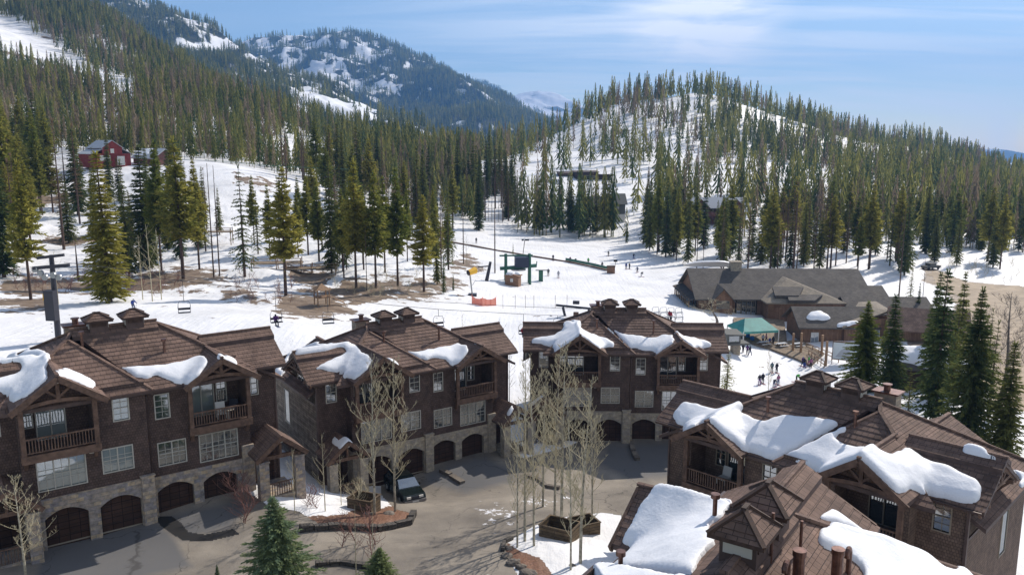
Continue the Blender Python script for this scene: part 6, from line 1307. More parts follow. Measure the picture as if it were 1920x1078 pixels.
def make_person(pose):
    """one continuous skinned body, z up, facing -y, standing 1.72 m"""
    J = {'pel': (0, 0, .92), 'sp': (0, 0, 1.15), 'ch': (0, 0, 1.36), 'nk': (0, 0, 1.5), 'hd': (0, -.01, 1.6), 'ht': (0, -.01, 1.72),
         'hl': (.1, 0, .88), 'kl': (.12, -.03, .48), 'al': (.13, .02, .08), 'tl': (.14, -.17, .04), 'hr': (-.1, 0, .88), 'kr': (-.12, -.03, .48), 'ar': (-.13, .02, .08), 'tr': (-.14, -.17, .04),
         'sl': (.2, 0, 1.4), 'el': (.27, .02, 1.13), 'wl': (.26, -.14, .92), 'fl': (.25, -.2, .86), 'sr': (-.2, 0, 1.4), 'er': (-.27, .02, 1.13), 'wr': (-.26, -.14, .92), 'fr': (-.25, -.2, .86)}
    if pose == 'ski':
        J.update(pel=(0, .12, .80), sp=(0, .04, 1.0), ch=(0, -.08, 1.2), nk=(0, -.14, 1.33), hd=(0, -.2, 1.42), ht=(0, -.21, 1.54), hl=(.1, .1, .78), hr=(-.1, .1, .78), kl=(.13, -.14, .46), kr=(-.13, -.14, .46), sl=(.2, -.08, 1.24), sr=(-.2, -.08, 1.24), el=(.33, -.1, 1.0), er=(-.33, -.1, 1.0), wl=(.32, -.36, .95), wr=(-.32, -.36, .95), fl=(.32, -.43, .93), fr=(-.32, -.43, .93))
    if pose == 'walk':
        J.update(kl=(.1, -.2, .5), al=(.11, -.24, .09), tl=(.11, -.42, .08), kr=(-.1, .08, .48), ar=(-.11, .28, .12), tr=(-.11, .12, .05), wl=(.25, .16, .95), fl=(.25, .2, .88), wr=(-.25, -.26, 1.0), fr=(-.24, -.33, .97))
    if pose == 'sit':
        J.update(pel=(0, .05, .12), sp=(0, .08, .34), ch=(0, .07, .54), nk=(0, .05, .68), hd=(0, .03, .77), ht=(0, .03, .89), hl=(.1, .03, .1), hr=(-.1, .03, .1), kl=(.12, -.42, .12), kr=(-.12, -.42, .12), al=(.13, -.46, -.32), ar=(-.13, -.46, -.32), tl=(.14, -.65, -.34), tr=(-.14, -.65, -.34), sl=(.19, .07, .58), sr=(-.19, .07, .58), el=(.25, -.06, .34), er=(-.25, -.06, .34), wl=(.18, -.28, .24), wr=(-.18, -.28, .24), fl=(.15, -.36, .24), fr=(-.15, -.36, .24))
    if pose == 'bend':
        J.update(sp=(0, -.1, 1.06), ch=(0, -.28, 1.16), nk=(0, -.4, 1.16), hd=(0, -.5, 1.15), ht=(0, -.6, 1.12), sl=(.19, -.3, 1.14), sr=(-.19, -.3, 1.14), el=(.24, -.36, .88), er=(-.24, -.36, .88), wl=(.2, -.4, .64), wr=(-.2, -.4, .64), fl=(.2, -.42, .57), fr=(-.2, -.42, .57))
    names = list(J); idx = {n: i for i, n in enumerate(names)}
    ed = [('pel','sp'),('sp','ch'),('ch','nk'),('nk','hd'),('hd','ht'),('pel','hl'),('hl','kl'),('kl','al'),('al','tl'),('pel','hr'),('hr','kr'),('kr','ar'),('ar','tr'),('ch','sl'),('sl','el'),('el','wl'),('wl','fl'),('ch','sr'),('sr','er'),('er','wr'),('wr','fr')]
    rad = dict(pel=.15, sp=.14, ch=.155, nk=.06, hd=.105, ht=.085, hl=.1, kl=.075, al=.055, tl=.05, hr=.1, kr=.075, ar=.055, tr=.05, sl=.085, el=.06, wl=.045, fl=.05, sr=.085, er=.06, wr=.045, fr=.05)
    me = bpy.data.meshes.new('body'); me.from_pydata([J[n] for n in names], [(idx[a], idx[b]) for a, b in ed], []); o = bpy.data.objects.new('tmp', me); COL.objects.link(o)
    md = o.modifiers.new('s', 'SKIN'); sv = me.skin_vertices[0].data
    for n in names: sv[idx[n]].radius = (rad[n]*1.15, rad[n]*1.15)
    sv[idx['pel']].use_root = True
    sb = o.modifiers.new('u', 'SUBSURF'); sb.levels = 1; sb.render_levels = 1
    dg = bpy.context.evaluated_depsgraph_get(); m2 = bpy.data.meshes.new_from_object(o.evaluated_get(dg)); bpy.data.objects.remove(o)
    m2.name = 'person'; m2.materials.clear()
    for k in range(3): m2.materials.append(M['skin'])
    hz_ = J['hd'][2]-.06; pz = J['pel'][2]
    hd = Vector(J['hd']); segs = [('hl','kl'),('kl','al'),('al','tl'),('hr','kr'),('kr','ar'),('ar','tr')]
    def dseg(p, a, b):
        a, b = Vector(J[a]), Vector(J[b]); v = b-a; t = max(0, min(1, (p-a).dot(v)/v.dot(v))); return (p-a-v*t).length
    for p in m2.polygons:
        c = p.center; p.use_smooth = True
        if min(dseg(c, 'nk', 'hd'), dseg(c, 'hd', 'ht')) < min(dseg(c, 'sp', 'ch'), dseg(c, 'ch', 'sl'), dseg(c, 'ch', 'sr'))-.02 : p.material_index = 2
        elif min(dseg(c, *s) for s in segs) < min(dseg(c, 'pel', 'sp'), dseg(c, 'sp', 'ch'), dseg(c, 'sl', 'el'), dseg(c, 'el', 'wl'), dseg(c, 'sr', 'er'), dseg(c, 'er', 'wr')): p.material_index = 1
        else: p.material_index = 0
    return m2
PM = {k: make_person(k) for k in ('stand', 'ski', 'walk', 'sit', 'bend')}
CLOTH = {}
def cloth(c):
    if c not in CLOTH: CLOTH[c] = mat('cloth_'+{(.02,.02,.03):'black',(.25,.02,.03):'red',(.03,.06,.25):'blue',(.10,.03,.16):'purple',(.05,.35,.05):'green',(.35,.35,.38):'grey',(.30,.12,.20):'pink',(.04,.10,.14):'teal',(.12,.14,.22):'slate',(.45,.30,.05):'mustard'}.get(c, 'cloth'), c, .85)
    return CLOTH[c]
BK_, RD, BL, PU, GN, GY, PK, TL, SLT, MU = (.02,.02,.03), (.25,.02,.03), (.03,.06,.25), (.10,.03,.16), (.05,.35,.05), (.35,.35,.38), (.30,.12,.20), (.04,.10,.14), (.12,.14,.22), (.45,.30,.05)
def person(loc, pose, rz, top, legs, head, label, skis=None, group=None, s=1.0):
    o = bpy.data.objects.new('person', PM[pose]); COL.objects.link(o); o.location = loc; o.rotation_euler = (0, 0, R(rz)); o.scale = (s, s, s); tag(o, label, 'person', group)
    for i, c in enumerate((top, legs, head)): o.material_slots[i].link = 'OBJECT'; o.material_slots[i].material = cloth(c) if c != 'skin' else M['skin']
    if skis:
        for sx in ((-.13, .13) if skis == 'ski' else (0,)):
            b = MB(); w = .045 if skis == 'ski' else .14; L0, L1 = (-.85, .75) if skis == 'ski' else (-.7, .7); z = .0 if pose != 'sit' else -.40
            yo = 0 if pose != 'sit' else -.55; b.box(sx-w, sx+w, L0+yo, L1+yo, z, z+.03); b.poly([(sx-w, L0+yo, z+.03), (sx-w, L0+yo-.15, z+.12), (sx+w, L0+yo-.15, z+.12), (sx+w, L0+yo, z+.03)]); b.build('ski' if skis == 'ski' else 'snowboard', cloth(RD if skis == 'ski' else SLT), o)
        if skis == 'ski' and pose in ('ski', 'stand'):
            hz_ = .93 if pose == 'ski' else .86
            for sx in (-.3, .3): b = MB(); b.tube([(sx, -.35, hz_+.05), (sx*1.3, .0, .02)], .012, 4); b.build('ski_pole', M['black_steel'], o)
    return o
def chair(px, py, Y, label, cable_py, rider=None, rz=20):
    c = at(px, cable_py, Y); s = at(px, py, Y); e = empty('lift_chair', s, R(rz), label, 'lift chair', 'chairs hanging on the lift')
    H = c.z-s.z; w = .62
    b = MB(); b.tube([(0, .15, H), (0, .15, H-.5), (0, .1, 1.25)], .03, 6); b.build('hanger', M['black_steel'], e)
    b = MB(); b.tube([(-w, -.1, 0), (-w, .25, .02), (-w, .28, .9), (-w+.15, .12, 1.25), (w-.15, .12, 1.25), (w, .28, .9), (w, .25, .02), (w, -.1, 0)], .028, 6); b.build('frame', M['black_steel'], e)
    b = MB(); b.box(-w, w, -.25, .25, -.03, .04); b.build('seat', M['black_steel'], e); b = MB(); b.box(-w, w, .24, .28, .25, .5); b.build('backrest', M['black_steel'], e)
    b = MB(); b.tube([(-w-.02, .25, .75), (-w-.05, -.38, .55), (w+.05, -.38, .55), (w+.02, .25, .75)], .02, 5); b.build('safety_bar', M['black_steel'], e)
    if rider: person(s+Vector((-.1, 0, .02)), 'sit', rz, *rider)
chair(346, 586, 88, 'empty lift chair over the snow left of the rider in purple', 527)
chair(519, 604, 88, 'lift chair carrying the rider in purple', 546, (PU, BK_, BK_, 'snowboarder in purple sitting on a lift chair', 'board'), 30)
chair(616, 606, 90, 'empty lift chair just right of the rider in purple', 557)
chair(823, 612, 96, 'empty lift chair half hidden by the roof ridge of the middle townhouse', 581)
chair(982, 626, 104, 'lift chair with the rider in red left of the far townhouse', 589, (RD, BK_, RD, 'person in red riding a lift chair left of the far townhouse'), 10)
chair(1046, 612, 118, 'small lift chair right before the return frame', 592)
g = at(250, 580, 105); g.z = gz(g.x, g.y); person(g+Vector((0, 0, .02)), 'ski', 60, BL, SLT, GY, 'skier in blue crouching above the left townhouse cupola', 'ski')
# parked chairs on the snow
for i in range(12):
    r_, c_ = divmod(i, 4); px = 1230+c_*14.5+r_*2-(r_ == 2)*3; py = 590+r_*9; g = ground_pt(px, py); e = empty('stored_chair', g, R(15), 'lift chair frame parked in rows on the snow beside the lodge', 'lift chair', 'lift chairs parked on the snow')
    b = MB(); w = .62
    b.tube([(-w, -.1, 0), (-w, .25, .02), (-w, .28, 1.0), (-w+.12, .2, 1.3), (w-.12, .2, 1.3), (w, .28, 1.0), (w, .25, .02), (w, -.1, 0)], .05, 6); b.build('frame', M['steel'], e); b = MB(); b.box(-w, w, -.25, .25, .35, .4); b.build('seat', M['steel'], e)
# green terminal
g = ground_pt(975, 530); te = empty('lift_terminal', g, R(4), 'green steel lift terminal with a dark motor house', 'lift terminal'); sc = g.y/FPX
def T(px, py, y=0): return Vector(((px-975)*sc, y, (530-py)*sc*1.02))
for px in (948, 993):
    for y in (-1.2, 1.2):
        b = MB(); b.tube([T(px, 534, y), T(px, 476, y*.3)], .32, 8); b.build('leg', M['green_steel'], te)
b = MB(); b.beam(T(936, 479), T(999, 479), .35, .35); b.build('top_beam', M['green_steel'], te); b = MB(); b.beam(T(937, 503), T(1006, 498), 1.6, .6); b.beam(T(1006, 500), T(1007, 490), .2, .2); b.build('bullwheel_frame', M['green_steel'], te)
b = MB(); a0, a1 = T(965, 500), T(991, 482); b.box(a0.x, a1.x, -1.4, 1.4, a0.z, a1.z); b.build('motor_house', mat('dark_blue_housing', (.03, .04, .07), .5), te)
b = MB(); q = T(972, 505); b.tube([q-Vector((0, 0, .15)), q+Vector((0, 0, .15))], 1.7, 20); b.build('bullwheel', M['steel'], te)
g = ground_pt(962, 535); hu = empty('lift_hut', g, R(-14), 'small brown operator hut with a snow cap before the green terminal', 'hut'); k = g.y/FPX
gabled(hu, -13*k, 13*k, -11*k, 11*k, -.5, 20*k, 24*k, 'y', 'hut', 'hut', .25, .12); simple_window(hu, -2*k, 2*k, -11*k-.02, 9*k, 14*k, fr='white_trim')
snow_lump(0, 0, 22.3*k, 13*k, 12*k, .55, 'rounded snow cap on the small operator hut', M4=Matrix.Translation(g) @ Matrix.Rotation(R(-14), 4, 'Z'), seed=31)
g = ground_pt(1014, 527); e = empty('control_booth', g, 0, 'green control booth under a thin crossbar right of the terminal', 'booth'); k = g.y/FPX
b = MB(); b.box(-4*k, 4*k, -4*k, 4*k, -.3, 20*k); b.build('cabin', M['green_steel'], e); b = MB(); b.box(-10*k, 17*k, -.1, .1, 20*k, 21.5*k); b.build('crossbar', M['black_steel'], e)
g = ground_pt(914, 527); e = empty('leaning_tower', g, 0, 'short dark leaning lift post left of the operator hut', 'post'); k = g.y/FPX; b = MB(); b.tube([(-.3, 0, -.4), (6*k, 0, 37*k)], [.45, .3], 10); b.build('mast', M['black_steel'], e); b = MB(); b.beam((-18*k, 0, 27*k), (6*k, 0, 29*k), .2, .25); b.build('arm', M['black_steel'], e)
g = ground_pt(886, 554); e = empty('snow_gun', g, 0, 'yellow snow gun on a leaning steel mast above the orange netting', 'snow gun'); k = g.y/FPX
b = MB(); b.tube([(0, 0, -.3), (-5*k, 0, 44*k)], .14, 8); b.tube([(0, 0, 2), (6*k, 0, 30*k)], .05, 6); b.build('mast', M['steel'], e); b = MB(); b.tube([(-7*k, -1, 45*k), (5*k, .4, 48*k)], [.5, .68], 14); b.build('barrel', M['yellow'], e); b = MB(); b.tube([(-8.5*k, -1.1, 44.6*k), (-7*k, -1, 45*k)], [.4, .55], 14); b.build('nozzle_ring', M['black_steel'], e); b = MB(); b.box(-.8, .8, -.8, .8, -.2, .35); b.build('foot', M['black_steel'], e)
g = ground_pt(980, 480); e = empty('lamp_post', g, 0, 'leaning floodlight post behind the green terminal', 'lamp post'); k = g.y/FPX; b = MB(); b.tube([(0, 0, -.3), (4*k, 0, 31*k)], .1, 6); b.build('pole', M['timber_dark'], e)
for q in (-2, 4, 8): b = MB(); b.box((q)*k, (q+4)*k, -.3, .3, 29*k, 32*k); b.build('floodlight', M['black_steel'], e)
g = ground_pt(1154, 497); e = empty('sign_post', g, 0, 'small dark notice board on a post by the conveyor end', 'sign'); k = g.y/FPX; b = MB(); b.tube([(0, 0, -.2), (0, 0, 9*k)], .07, 6); b.build('post', M['black_steel'], e); b = MB(); b.box(-3.5*k, 3.5*k, -.05, .05, 6*k, 10*k); b.build('board', M['dark'], e)
# conveyor (magic carpet)
cv = [ground_pt(830, 452), ground_pt(880, 461), ground_pt(940, 472), ground_pt(1000, 482), ground_pt(1060, 491), ground_pt(1110, 501), ground_pt(1140, 508)]
e = empty('conveyor_lift', cv[-1], 0, 'long conveyor lift crossing the ski run behind the green terminal', 'conveyor'); b = MB()
for a, c in zip(cv[:-1], cv[1:]): b.beam(a-cv[-1]+Vector((0, 0, .25)), c-cv[-1]+Vector((0, 0, .15)), .8, .3)
b.build('belt', M['timber'], e); b = MB()
for a, c in zip(cv[4:-1], cv[5:]): b.beam(a-cv[-1]+Vector((0, -.9, .9)), c-cv[-1]+Vector((0, -.9, .9)), .06, .7)
b.build('green_rail', M['green_steel'], e)
g = ground_pt(1146, 512); e = empty('conveyor_hut', g, R(-8), 'little brown box hut at the lower end of the conveyor', 'hut'); k = g.y/FPX; b = MB(); b.box(-8*k, 7*k, -6*k, 6*k, -.4, 12.5*k); b.build('body', M['hut'], e); b = MB(); b.box(-8.6*k, 7.6*k, -6.6*k, 6.6*k, 12.5*k, 13.8*k); b.build('lid', M['timber_dark'], e)
# orange net fence
nf = [ground_pt(885, 570), ground_pt(905, 574), ground_pt(930, 573)]; e = empty('orange_fence', nf[0], 0, 'sagging orange safety netting on the snow', 'fence'); b = MB()
for a, c in zip(nf[:-1], nf[1:]):
    a, c = a-nf[0], c-nf[0]; n = 8
    for i in range(n):
        f, h = i/n, (i+1)/n; s0 = 1.5-.35*math.sin(math.pi*f); s1 = 1.5-.35*math.sin(math.pi*h); p0, p1 = a.lerp(c, f), a.lerp(c, h); off = Vector((0, .12*math.sin(i*2.1), 0)); b.poly([p0+off, p1+off, p1+off+Vector((0, 0, s1)), p0+off+Vector((0, 0, s0))]); b.poly([p0+off+Vector((0,.03,s0)), p1+off+Vector((0,.03,s1)), p1+off+Vector((0,.03,0)), p0+off+Vector((0,.03,0))])
b.build('netting', M['orange_net'], e)
for p in nf: b = MB(); q = p-nf[0]; b.tube([q-Vector((0, 0, .3)), q+Vector((0, 0, 1.75))], .04, 5); b.build('stake', M['orange_net'], e)
# skiers and people
SK = [(1141,480,'ski',-40,BK_,BK_,BK_,'skier in black turning high on the ski run'),(1188,485,'ski',20,BK_,BL,BK_,'dark skier at the edge of the blue tree shadow'),(1174,505,'stand',0,BL,BK_,BK_,'tall skier in blue beside the conveyor hut'),(1180,505,'stand',40,BK_,BK_,MU,'skier in black right of the tall skier in blue'),
 (1195,511,'ski',-30,SLT,BK_,BK_,'slate dressed skier gliding right of the conveyor hut'),(1202,519,'bend',60,BK_,GY,BK_,'skier bending forward, lowest one on the ski run'),(1129,503,'stand',10,BK_,SLT,BK_,'skier standing left of the conveyor hut'),(1037,489,'stand',0,BK_,BK_,GY,'dark figure riding the conveyor'),(1069,493,'stand',0,PK,BK_,GY,'pink figure standing by the conveyor'),(1079,493,'bend',0,BK_,BK_,BK_,'small crouched figure behind the conveyor'),
 (1103,495,'stand',0,GN,BK_,BK_,'green figure on the conveyor'),(1028,517,'stand',0,BK_,BK_,BK_,'lift attendant in black right of the green booth'),(893,456,'stand',0,BK_,BK_,BK_,'tiny figure alone high on the left of the ski run'),(1047,521,'stand',0,GY,GY,BK_,'grey figure on open snow right of the booth')]
for px, py, po, rz, a, b_, c, lb in SK: g = ground_pt(px, py); person(g+Vector((0, 0, .02)), po, rz, a, b_, c, lb, 'ski')
PL_ = [(1393,661,'stand',20,BK_,BK_,BK_,'first of three dark people beside the kiosk',None),(1401,665,'stand',-30,PU,BK_,BK_,'middle one of three people beside the kiosk, in purple',None),(1406,667,'walk',40,BK_,SLT,BK_,'right one of three people beside the kiosk',None),
 (1447,698,'stand',180,TL,BK_,BK_,'tall instructor in teal on the snow behind the right townhouse','ski'),(1456,699,'stand',200,BK_,BK_,BK_,'small child skier beside the teal instructor','ski'),(1424,722,'stand',160,BK_,PU,BK_,'dark skier, left of the pair nearest the right townhouse roof','ski'),(1430,719,'stand',190,BK_,BK_,SLT,'child skier close behind the left dark skier','ski'),
 (1451,727,'bend',140,BK_,SLT,BK_,'bending skier nearest the right townhouse roof','ski'),(1459,722,'stand',200,PK,SLT,BK_,'skier in pink right of the bending skier','ski'),(1493,716,'bend',90,GN,BK_,BK_,'person in bright green behind the right townhouse ridge','ski'),
 (1505,687,'walk',30,PU,BK_,GY,'person in purple walking before the log posts','ski'),(1508,690,'stand',-20,BK_,BL,BK_,'person in black before the log posts',None),(1516,686,'walk',60,GN,PK,GY,'person in green and pink by the ramp rail',None),(1520,690,'stand',10,PK,BK_,BK_,'person in pink by the ramp rail',None),
 (1430,648,'stand',10,GY,BK_,BK_,'person in grey at the terrace table',None),(1436,646,'walk',70,PK,BK_,BK_,'person in pink at the terrace table',None),(1443,650,'sit',0,BL,BK_,GY,'person in blue sitting on the terrace',None),(1449,652,'stand',-60,BK_,BK_,BK_,'person in black at the terrace edge',None),
 (1255,600,'stand',0,RD,BK_,BK_,'left person in red above the far townhouse ridge',None),(1258,602,'stand',40,RD,BK_,BK_,'right person in red above the far townhouse ridge',None),(1385,665,'stand',0,BK_,BK_,BK_,'person in black half hidden by the kiosk',None)]
for px, py, po, rz, a, b_, c, lb, sk in PL_:
    g = ground_pt(px, py); dz = .42 if 1425 < px < 1450 and py < 655 else .02
    if po == 'sit': dz += .4
    person(g+Vector((0, 0, dz)), po, rz, a, b_, c, lb, sk, s=.95)
# picnic tables on the terrace
for px, py, lb in ((1432,652,'picnic table at the left of the lodge terrace'),(1465,655,'grey picnic table at the annexe wall'),(1495,655,'picnic table covered in bags by the log posts')):
    g = ground_pt(px, py)+Vector((0, 0, .35)); e = empty('picnic_table', g, R(20), lb, 'table'); b = MB(); b.box(-.9, .9, -.38, .38, .72, .78); b.build('tabletop', M['metal_roof'], e)
    for y in (-.75, .75): b = MB(); b.box(-.9, .9, y-.14, y+.14, .42, .47); b.build('bench', M['metal_roof'], e)
    for x in (-.6, .6): b = MB(); b.beam((x, -.7, 0), (x, -.15, .74), .08, .1); b.beam((x, .7, 0), (x, .15, .74), .08, .1); b.beam((x, -.8, .4), (x, .8, .4), .08, .1); b.build('leg_frame', M['timber'], e)
# adventure course platforms and slide on the left
for px, py, w_, lb, h0 in ((520,497,5.0,'log bridge deck with rails over the creek hollow',1.2),(375,452,7.5,'raised timber platform with railings by the tall full pine',3.0),(585,505,5.0,'low timber platform right of the log bridge',1.0)):
    g = ground_pt(px, py+8); e = empty('timber_platform', g, R(8), lb, 'platform'); b = MB(); b.box(-w_, w_, -1.4, 1.4, h0, h0+.18); b.build('deck', M['deck'], e)
    for x in (-w_+.3, 0, w_-.3):
        for y in (-1.2, 1.2): b = MB(); b.tube([(x, y, -2), (x, y, h0+1.1)], .1, 6); b.build('post', M['log'], e)
    b = MB(); b.tube([(-w_, -1.3, h0+1.05), (w_, -1.3, h0+1.05)], .06, 6); b.tube([(-w_, -1.3, h0+.6), (w_, -1.3, h0+.6)], .05, 6); b.build('railing', M['log'], e)
g = ground_pt(604, 572); e = empty('play_slide', g, R(30), 'small wooden play tower with a short slide at the snow edge', 'slide'); b = MB()
for x in (-.9, .9):
    for y in (-.9, .9): b.tube([(x, y, -.5), (x, y, 2.6)], .1, 6)
b.box(-1, 1, -1, 1, 1.2, 1.35); b.build('frame', M['log'], e); b = MB(); b.beam((.9, 0, 1.4), (3.4, -.4, .1), .9, .12); b.build('slide', M['log'], e); b = MB(); slab(b, [(-1.2, -1.2, 2.5), (1.2, -1.2, 2.5), (0, 0, 3.4)], .05); slab(b, [(1.2, -1.2, 2.5), (1.2, 1.2, 2.5), (0, 0, 3.4)], .05); slab(b, [(1.2, 1.2, 2.5), (-1.2, 1.2, 2.5), (0, 0, 3.4)], .05); slab(b, [(-1.2, 1.2, 2.5), (-1.2, -1.2, 2.5), (0, 0, 3.4)], .05); b.build('roof', M['log'], e)

for px, py, lb in ((1745,505,'dark pickup parked where the dirt road leaves the trees'),):
    g = ground_pt(px, py); e = empty('pickup_truck', g, R(20), lb, 'truck'); b = MB(); b.box(-2.6, 2.6, -.95, .95, .45, 1.1); b.box(-1.2, 1.0, -.9, .9, 1.1, 1.8); b.build('body', M['grey_house'], e)
    for x in (-1.7, 1.7):
        for y in (-.9, .9): b = MB(); b.tube([(x, y-.12, .4), (x, y+.12, .4)], .4, 12); b.build('wheel', M['tyre'], e)
# snow pole line on the run
for i, px in enumerate((943, 966, 985, 1001, 1041, 1063)):
    g = ground_pt(px, 578); b = MB(); b.tube([(0, 0, -.2), (0, 0, 2.4)], .035, 5); o = b.build('marker_pole', M['timber']); o.location = g; tag(o, 'thin bamboo marker pole in the row across the snow above the far townhouse', 'pole', 'marker poles across the snow')
for i, (p0, p1, lb) in enumerate((((384,300),(660,318),'thin zip line cable over the left snow bank'),)):
    b = MB(); b.tube([at(p0[0], p0[1], 245), at((p0[0]+p1[0])/2, (p0[1]+p1[1])/2+3, 255), at(p1[0], p1[1], 265)], .07, 5); tag(b.build('zip_line', M['green_steel']), lb, 'cable')
# ------------------------------------------------------------ bare trees
def bare_mesh(seed, H=11.0, c0=.28, spread=.32, nprim=30, up=1.0, dens=1.0, trunk=.11, forks=1, crook=.0, fine=3):
    rg = random.Random(seed); t = MB(); tw = MB()
    def tub(mb, pts, r0, r1, n): mb.tube(pts, [r0+(r1-r0)*i/(len(pts)-1) for i in range(len(pts))], n, cap=False)
    lx, ly = rg.uniform(-.35, .35), rg.uniform(-.35, .35)
    def tp(f): return Vector((lx*f*f+crook*math.sin(f*7+seed)*.3, ly*f*f+crook*math.cos(f*5)*.3, H*f))
    tub(t, [tp(f)-Vector((0, 0, .5 if f == 0 else 0)) for f in np.linspace(0, 1, 12)], trunk, .012, 8)
    def branch(o, d, L, r, lvl):
        n = 5 if lvl == 0 else 3; pts = [o]; dd = d.normalized(); p = o
        for i in range(n):
            dd = (dd+Vector((rg.uniform(-.18, .18), rg.uniform(-.18, .18), .16*up+rg.uniform(-.08, .1)))).normalized(); p = p+dd*L/n; pts.append(p)
        tub(tw, pts, r, r*.5, 4 if lvl == 0 else 3)
        if lvl < fine:
            k = {0: int(6*dens), 1: int(4*dens), 2: 3}.get(lvl, 2)
            for j in range(k):
                f = rg.uniform(.2, 1.0)*n; i = min(int(f), n-1); q = pts[i].lerp(pts[i+1], f-i); a = rg.uniform(0, 6.28)
                nd = (dd*.9+Vector((math.cos(a)*.75, math.sin(a)*.75, .25*up))).normalized(); branch(q, nd, L*rg.uniform(.3, .55), max(r*.55, .0085), lvl+1)
    for k in range(nprim):
        f = c0+(1-c0)*(k+rg.random())/nprim
        if f > .97: continue
        a = rg.uniform(0, 6.28); L = H*spread*(1-f)**.55*rg.uniform(.5, 1.1)*min(1, (f-c0)*6+.45); e = rg.uniform(.5, .95)*up
        branch(tp(f), Vector((math.cos(a), math.sin(a), e)), L, .012+.019*(1-f)*H/11, 0 if fine > 2 else 1)
    a = t.build('trunk', M['aspen']); am = a.data; bpy.data.objects.remove(a); b = tw.build('twigs', M['twig']); bm = b.data; bpy.data.objects.remove(b); return am, bm
ASP = [bare_mesh(s, dens=.75, nprim=28, spread=.27, trunk=.085, c0=.2) for s in (1, 2, 3, 4)]
SLIM = [bare_mesh(s, H=8, nprim=14, dens=.6, trunk=.06, fine=2, spread=.35) for s in (11, 12)]
BUSH = [bare_mesh(s, H=2.4, c0=.02, nprim=26, spread=.6, dens=.7, trunk=.03, fine=2, up=.9, crook=.6) for s in (21, 22, 23)]
OLD = [bare_mesh(s, H=12, c0=.3, nprim=22, spread=.42, dens=.9, trunk=.24, crook=1.0, up=.55) for s in (31,)]
def bare(kind, g, h, H0, label, name, group=None, tm=None, km=None, rnd=random, wide=1.0, cat='tree'):
    v = kind[rnd.randrange(len(kind))]; e = empty(name, g, rnd.uniform(0, 6.28), label, cat, group); s = h/H0; e.scale = (s*wide, s*wide, s)
    for nm, me, mm in (('trunk', v[0], km), ('twigs', v[1], tm)):
        o = bpy.data.objects.new(nm, me); COL.objects.link(o); o.parent = e
        if mm: o.material_slots[0].link = 'OBJECT'; o.material_slots[0].material = mm
    return e
def barepx(kind, H0, px, pb, pt, label, name='aspen_tree', **k):
    g = ground_pt(px, pb); h = CH+slope_of(pt)*g.y-g.z; return bare(kind, g-Vector((0, 0, .05)), h, H0, label, name, **k)
random.seed(5)
for px, pb, pt, lb, w in ((703,968,662,'tall bare aspen, left of the two beside the parked car',1.1),(741,962,668,'tall bare aspen, right of the two beside the parked car',1.15),
  (970,1030,745,'leftmost slender aspen of the cluster by the wooden boxes',.9),(984,1018,664,'tall aspen second from left in the cluster by the wooden boxes',1.0),(1001,1027,672,'leaning aspen third from left in the cluster by the wooden boxes',.9),(1053,975,640,'dense tall aspen standing behind the wooden boxes',1.25),(1040,968,655,'aspen close left of the dense one behind the wooden boxes',1.0),(1070,1070,735,'thin aspen at the front of the wooden boxes',.8),(1088,1058,702,'aspen with spreading twigs right of the front wooden box',1.25),(1018,950,690,'aspen at the back left of the wooden box cluster',1.1),(1110,985,735,'aspen at the back right of the wooden box cluster',1.0),
  (49,1085,885,'small bare aspen in the bottom left corner',1.6),(1440,742,655,'lone bare sapling on the snow behind the right townhouse',1.0)):
    barepx(ASP, 11, px, pb, pt, lb, wide=w)
for px, pb, pt, lb in ((610,962,812,'young bare aspen left of the porch columns of the middle townhouse'),(553,962,838,'young bare aspen beside the porch of the left townhouse'),(640,950,850,'thin sapling before the snowy left porch'),(937,775,600,'bare sapling at the right corner of the middle townhouse'),(867,640,583,'bare sapling behind the middle townhouse ridge'),
  (200,560,455,'pale sapling in front of the olive columnar fir'),(268,562,440,'pale thin aspen behind the skier in blue'),(286,565,420,'pale thin aspen right of the skier in blue'),(303,562,430,'third pale aspen right of the skier in blue'),(110,570,470,'pale thin sapling right of the lift tower top'),(1730,560,470,'thin bare sapling at the dirt road junction'),(1160,458,425,'bare bush like sapling beside the lone small spruce'),(875,500,440,'thin bare sapling beside the thin dead tree'),(700,1075,950,'reddish bare sapling in the foreground bed'),(668,1080,945,'second reddish bare sapling in the foreground bed'),(955,760,655,'bare sapling just left of the far townhouse')):
    barepx(SLIM, 8, px, pb, pt, lb, name='sapling', km=M['twig'] if px < 900 else M['bark_grey'], tm=M['twig_red'] if 'reddish' in lb else (M['bark_grey'] if px > 860 else None))
barepx(OLD, 12, 1872, 790, 545, 'large bare grey tree with crooked limbs at the right edge', name='bare_tree', km=M['bark_grey'], tm=M['bark_grey'], wide=1.0, cat='tree')
barepx(OLD, 12, 1340, 618, 560, 'broad bare thicket tree before the lodge entrance gable', name='bare_tree', km=M['bark_grey'], tm=M['twig'], wide=3.0, cat='tree')
rg = random.Random(9); 
for i in range(30): px = rg.uniform(770, 950); pb = 396+(px-760)*.12; g = ground_pt(px, pb); bare(SLIM, g, rg.uniform(13, 19), 8, 'pale bare birch at the far edge above the ski run', 'birch_tree', 'birches above the ski run', tm=M['bark_grey'], km=M['bark_grey'], rnd=rg, wide=.9)
for i in range(14): px = rg.uniform(960, 1120); pb = 436; g = ground_pt(px, pb); bare(SLIM, g, rg.uniform(12, 18), 8, 'grey bare birch in the belt of firs above the middle of the run', 'birch_tree', 'birches in the belt of firs', tm=M['bark_grey'], km=M['bark_grey'], rnd=rg, wide=.9)
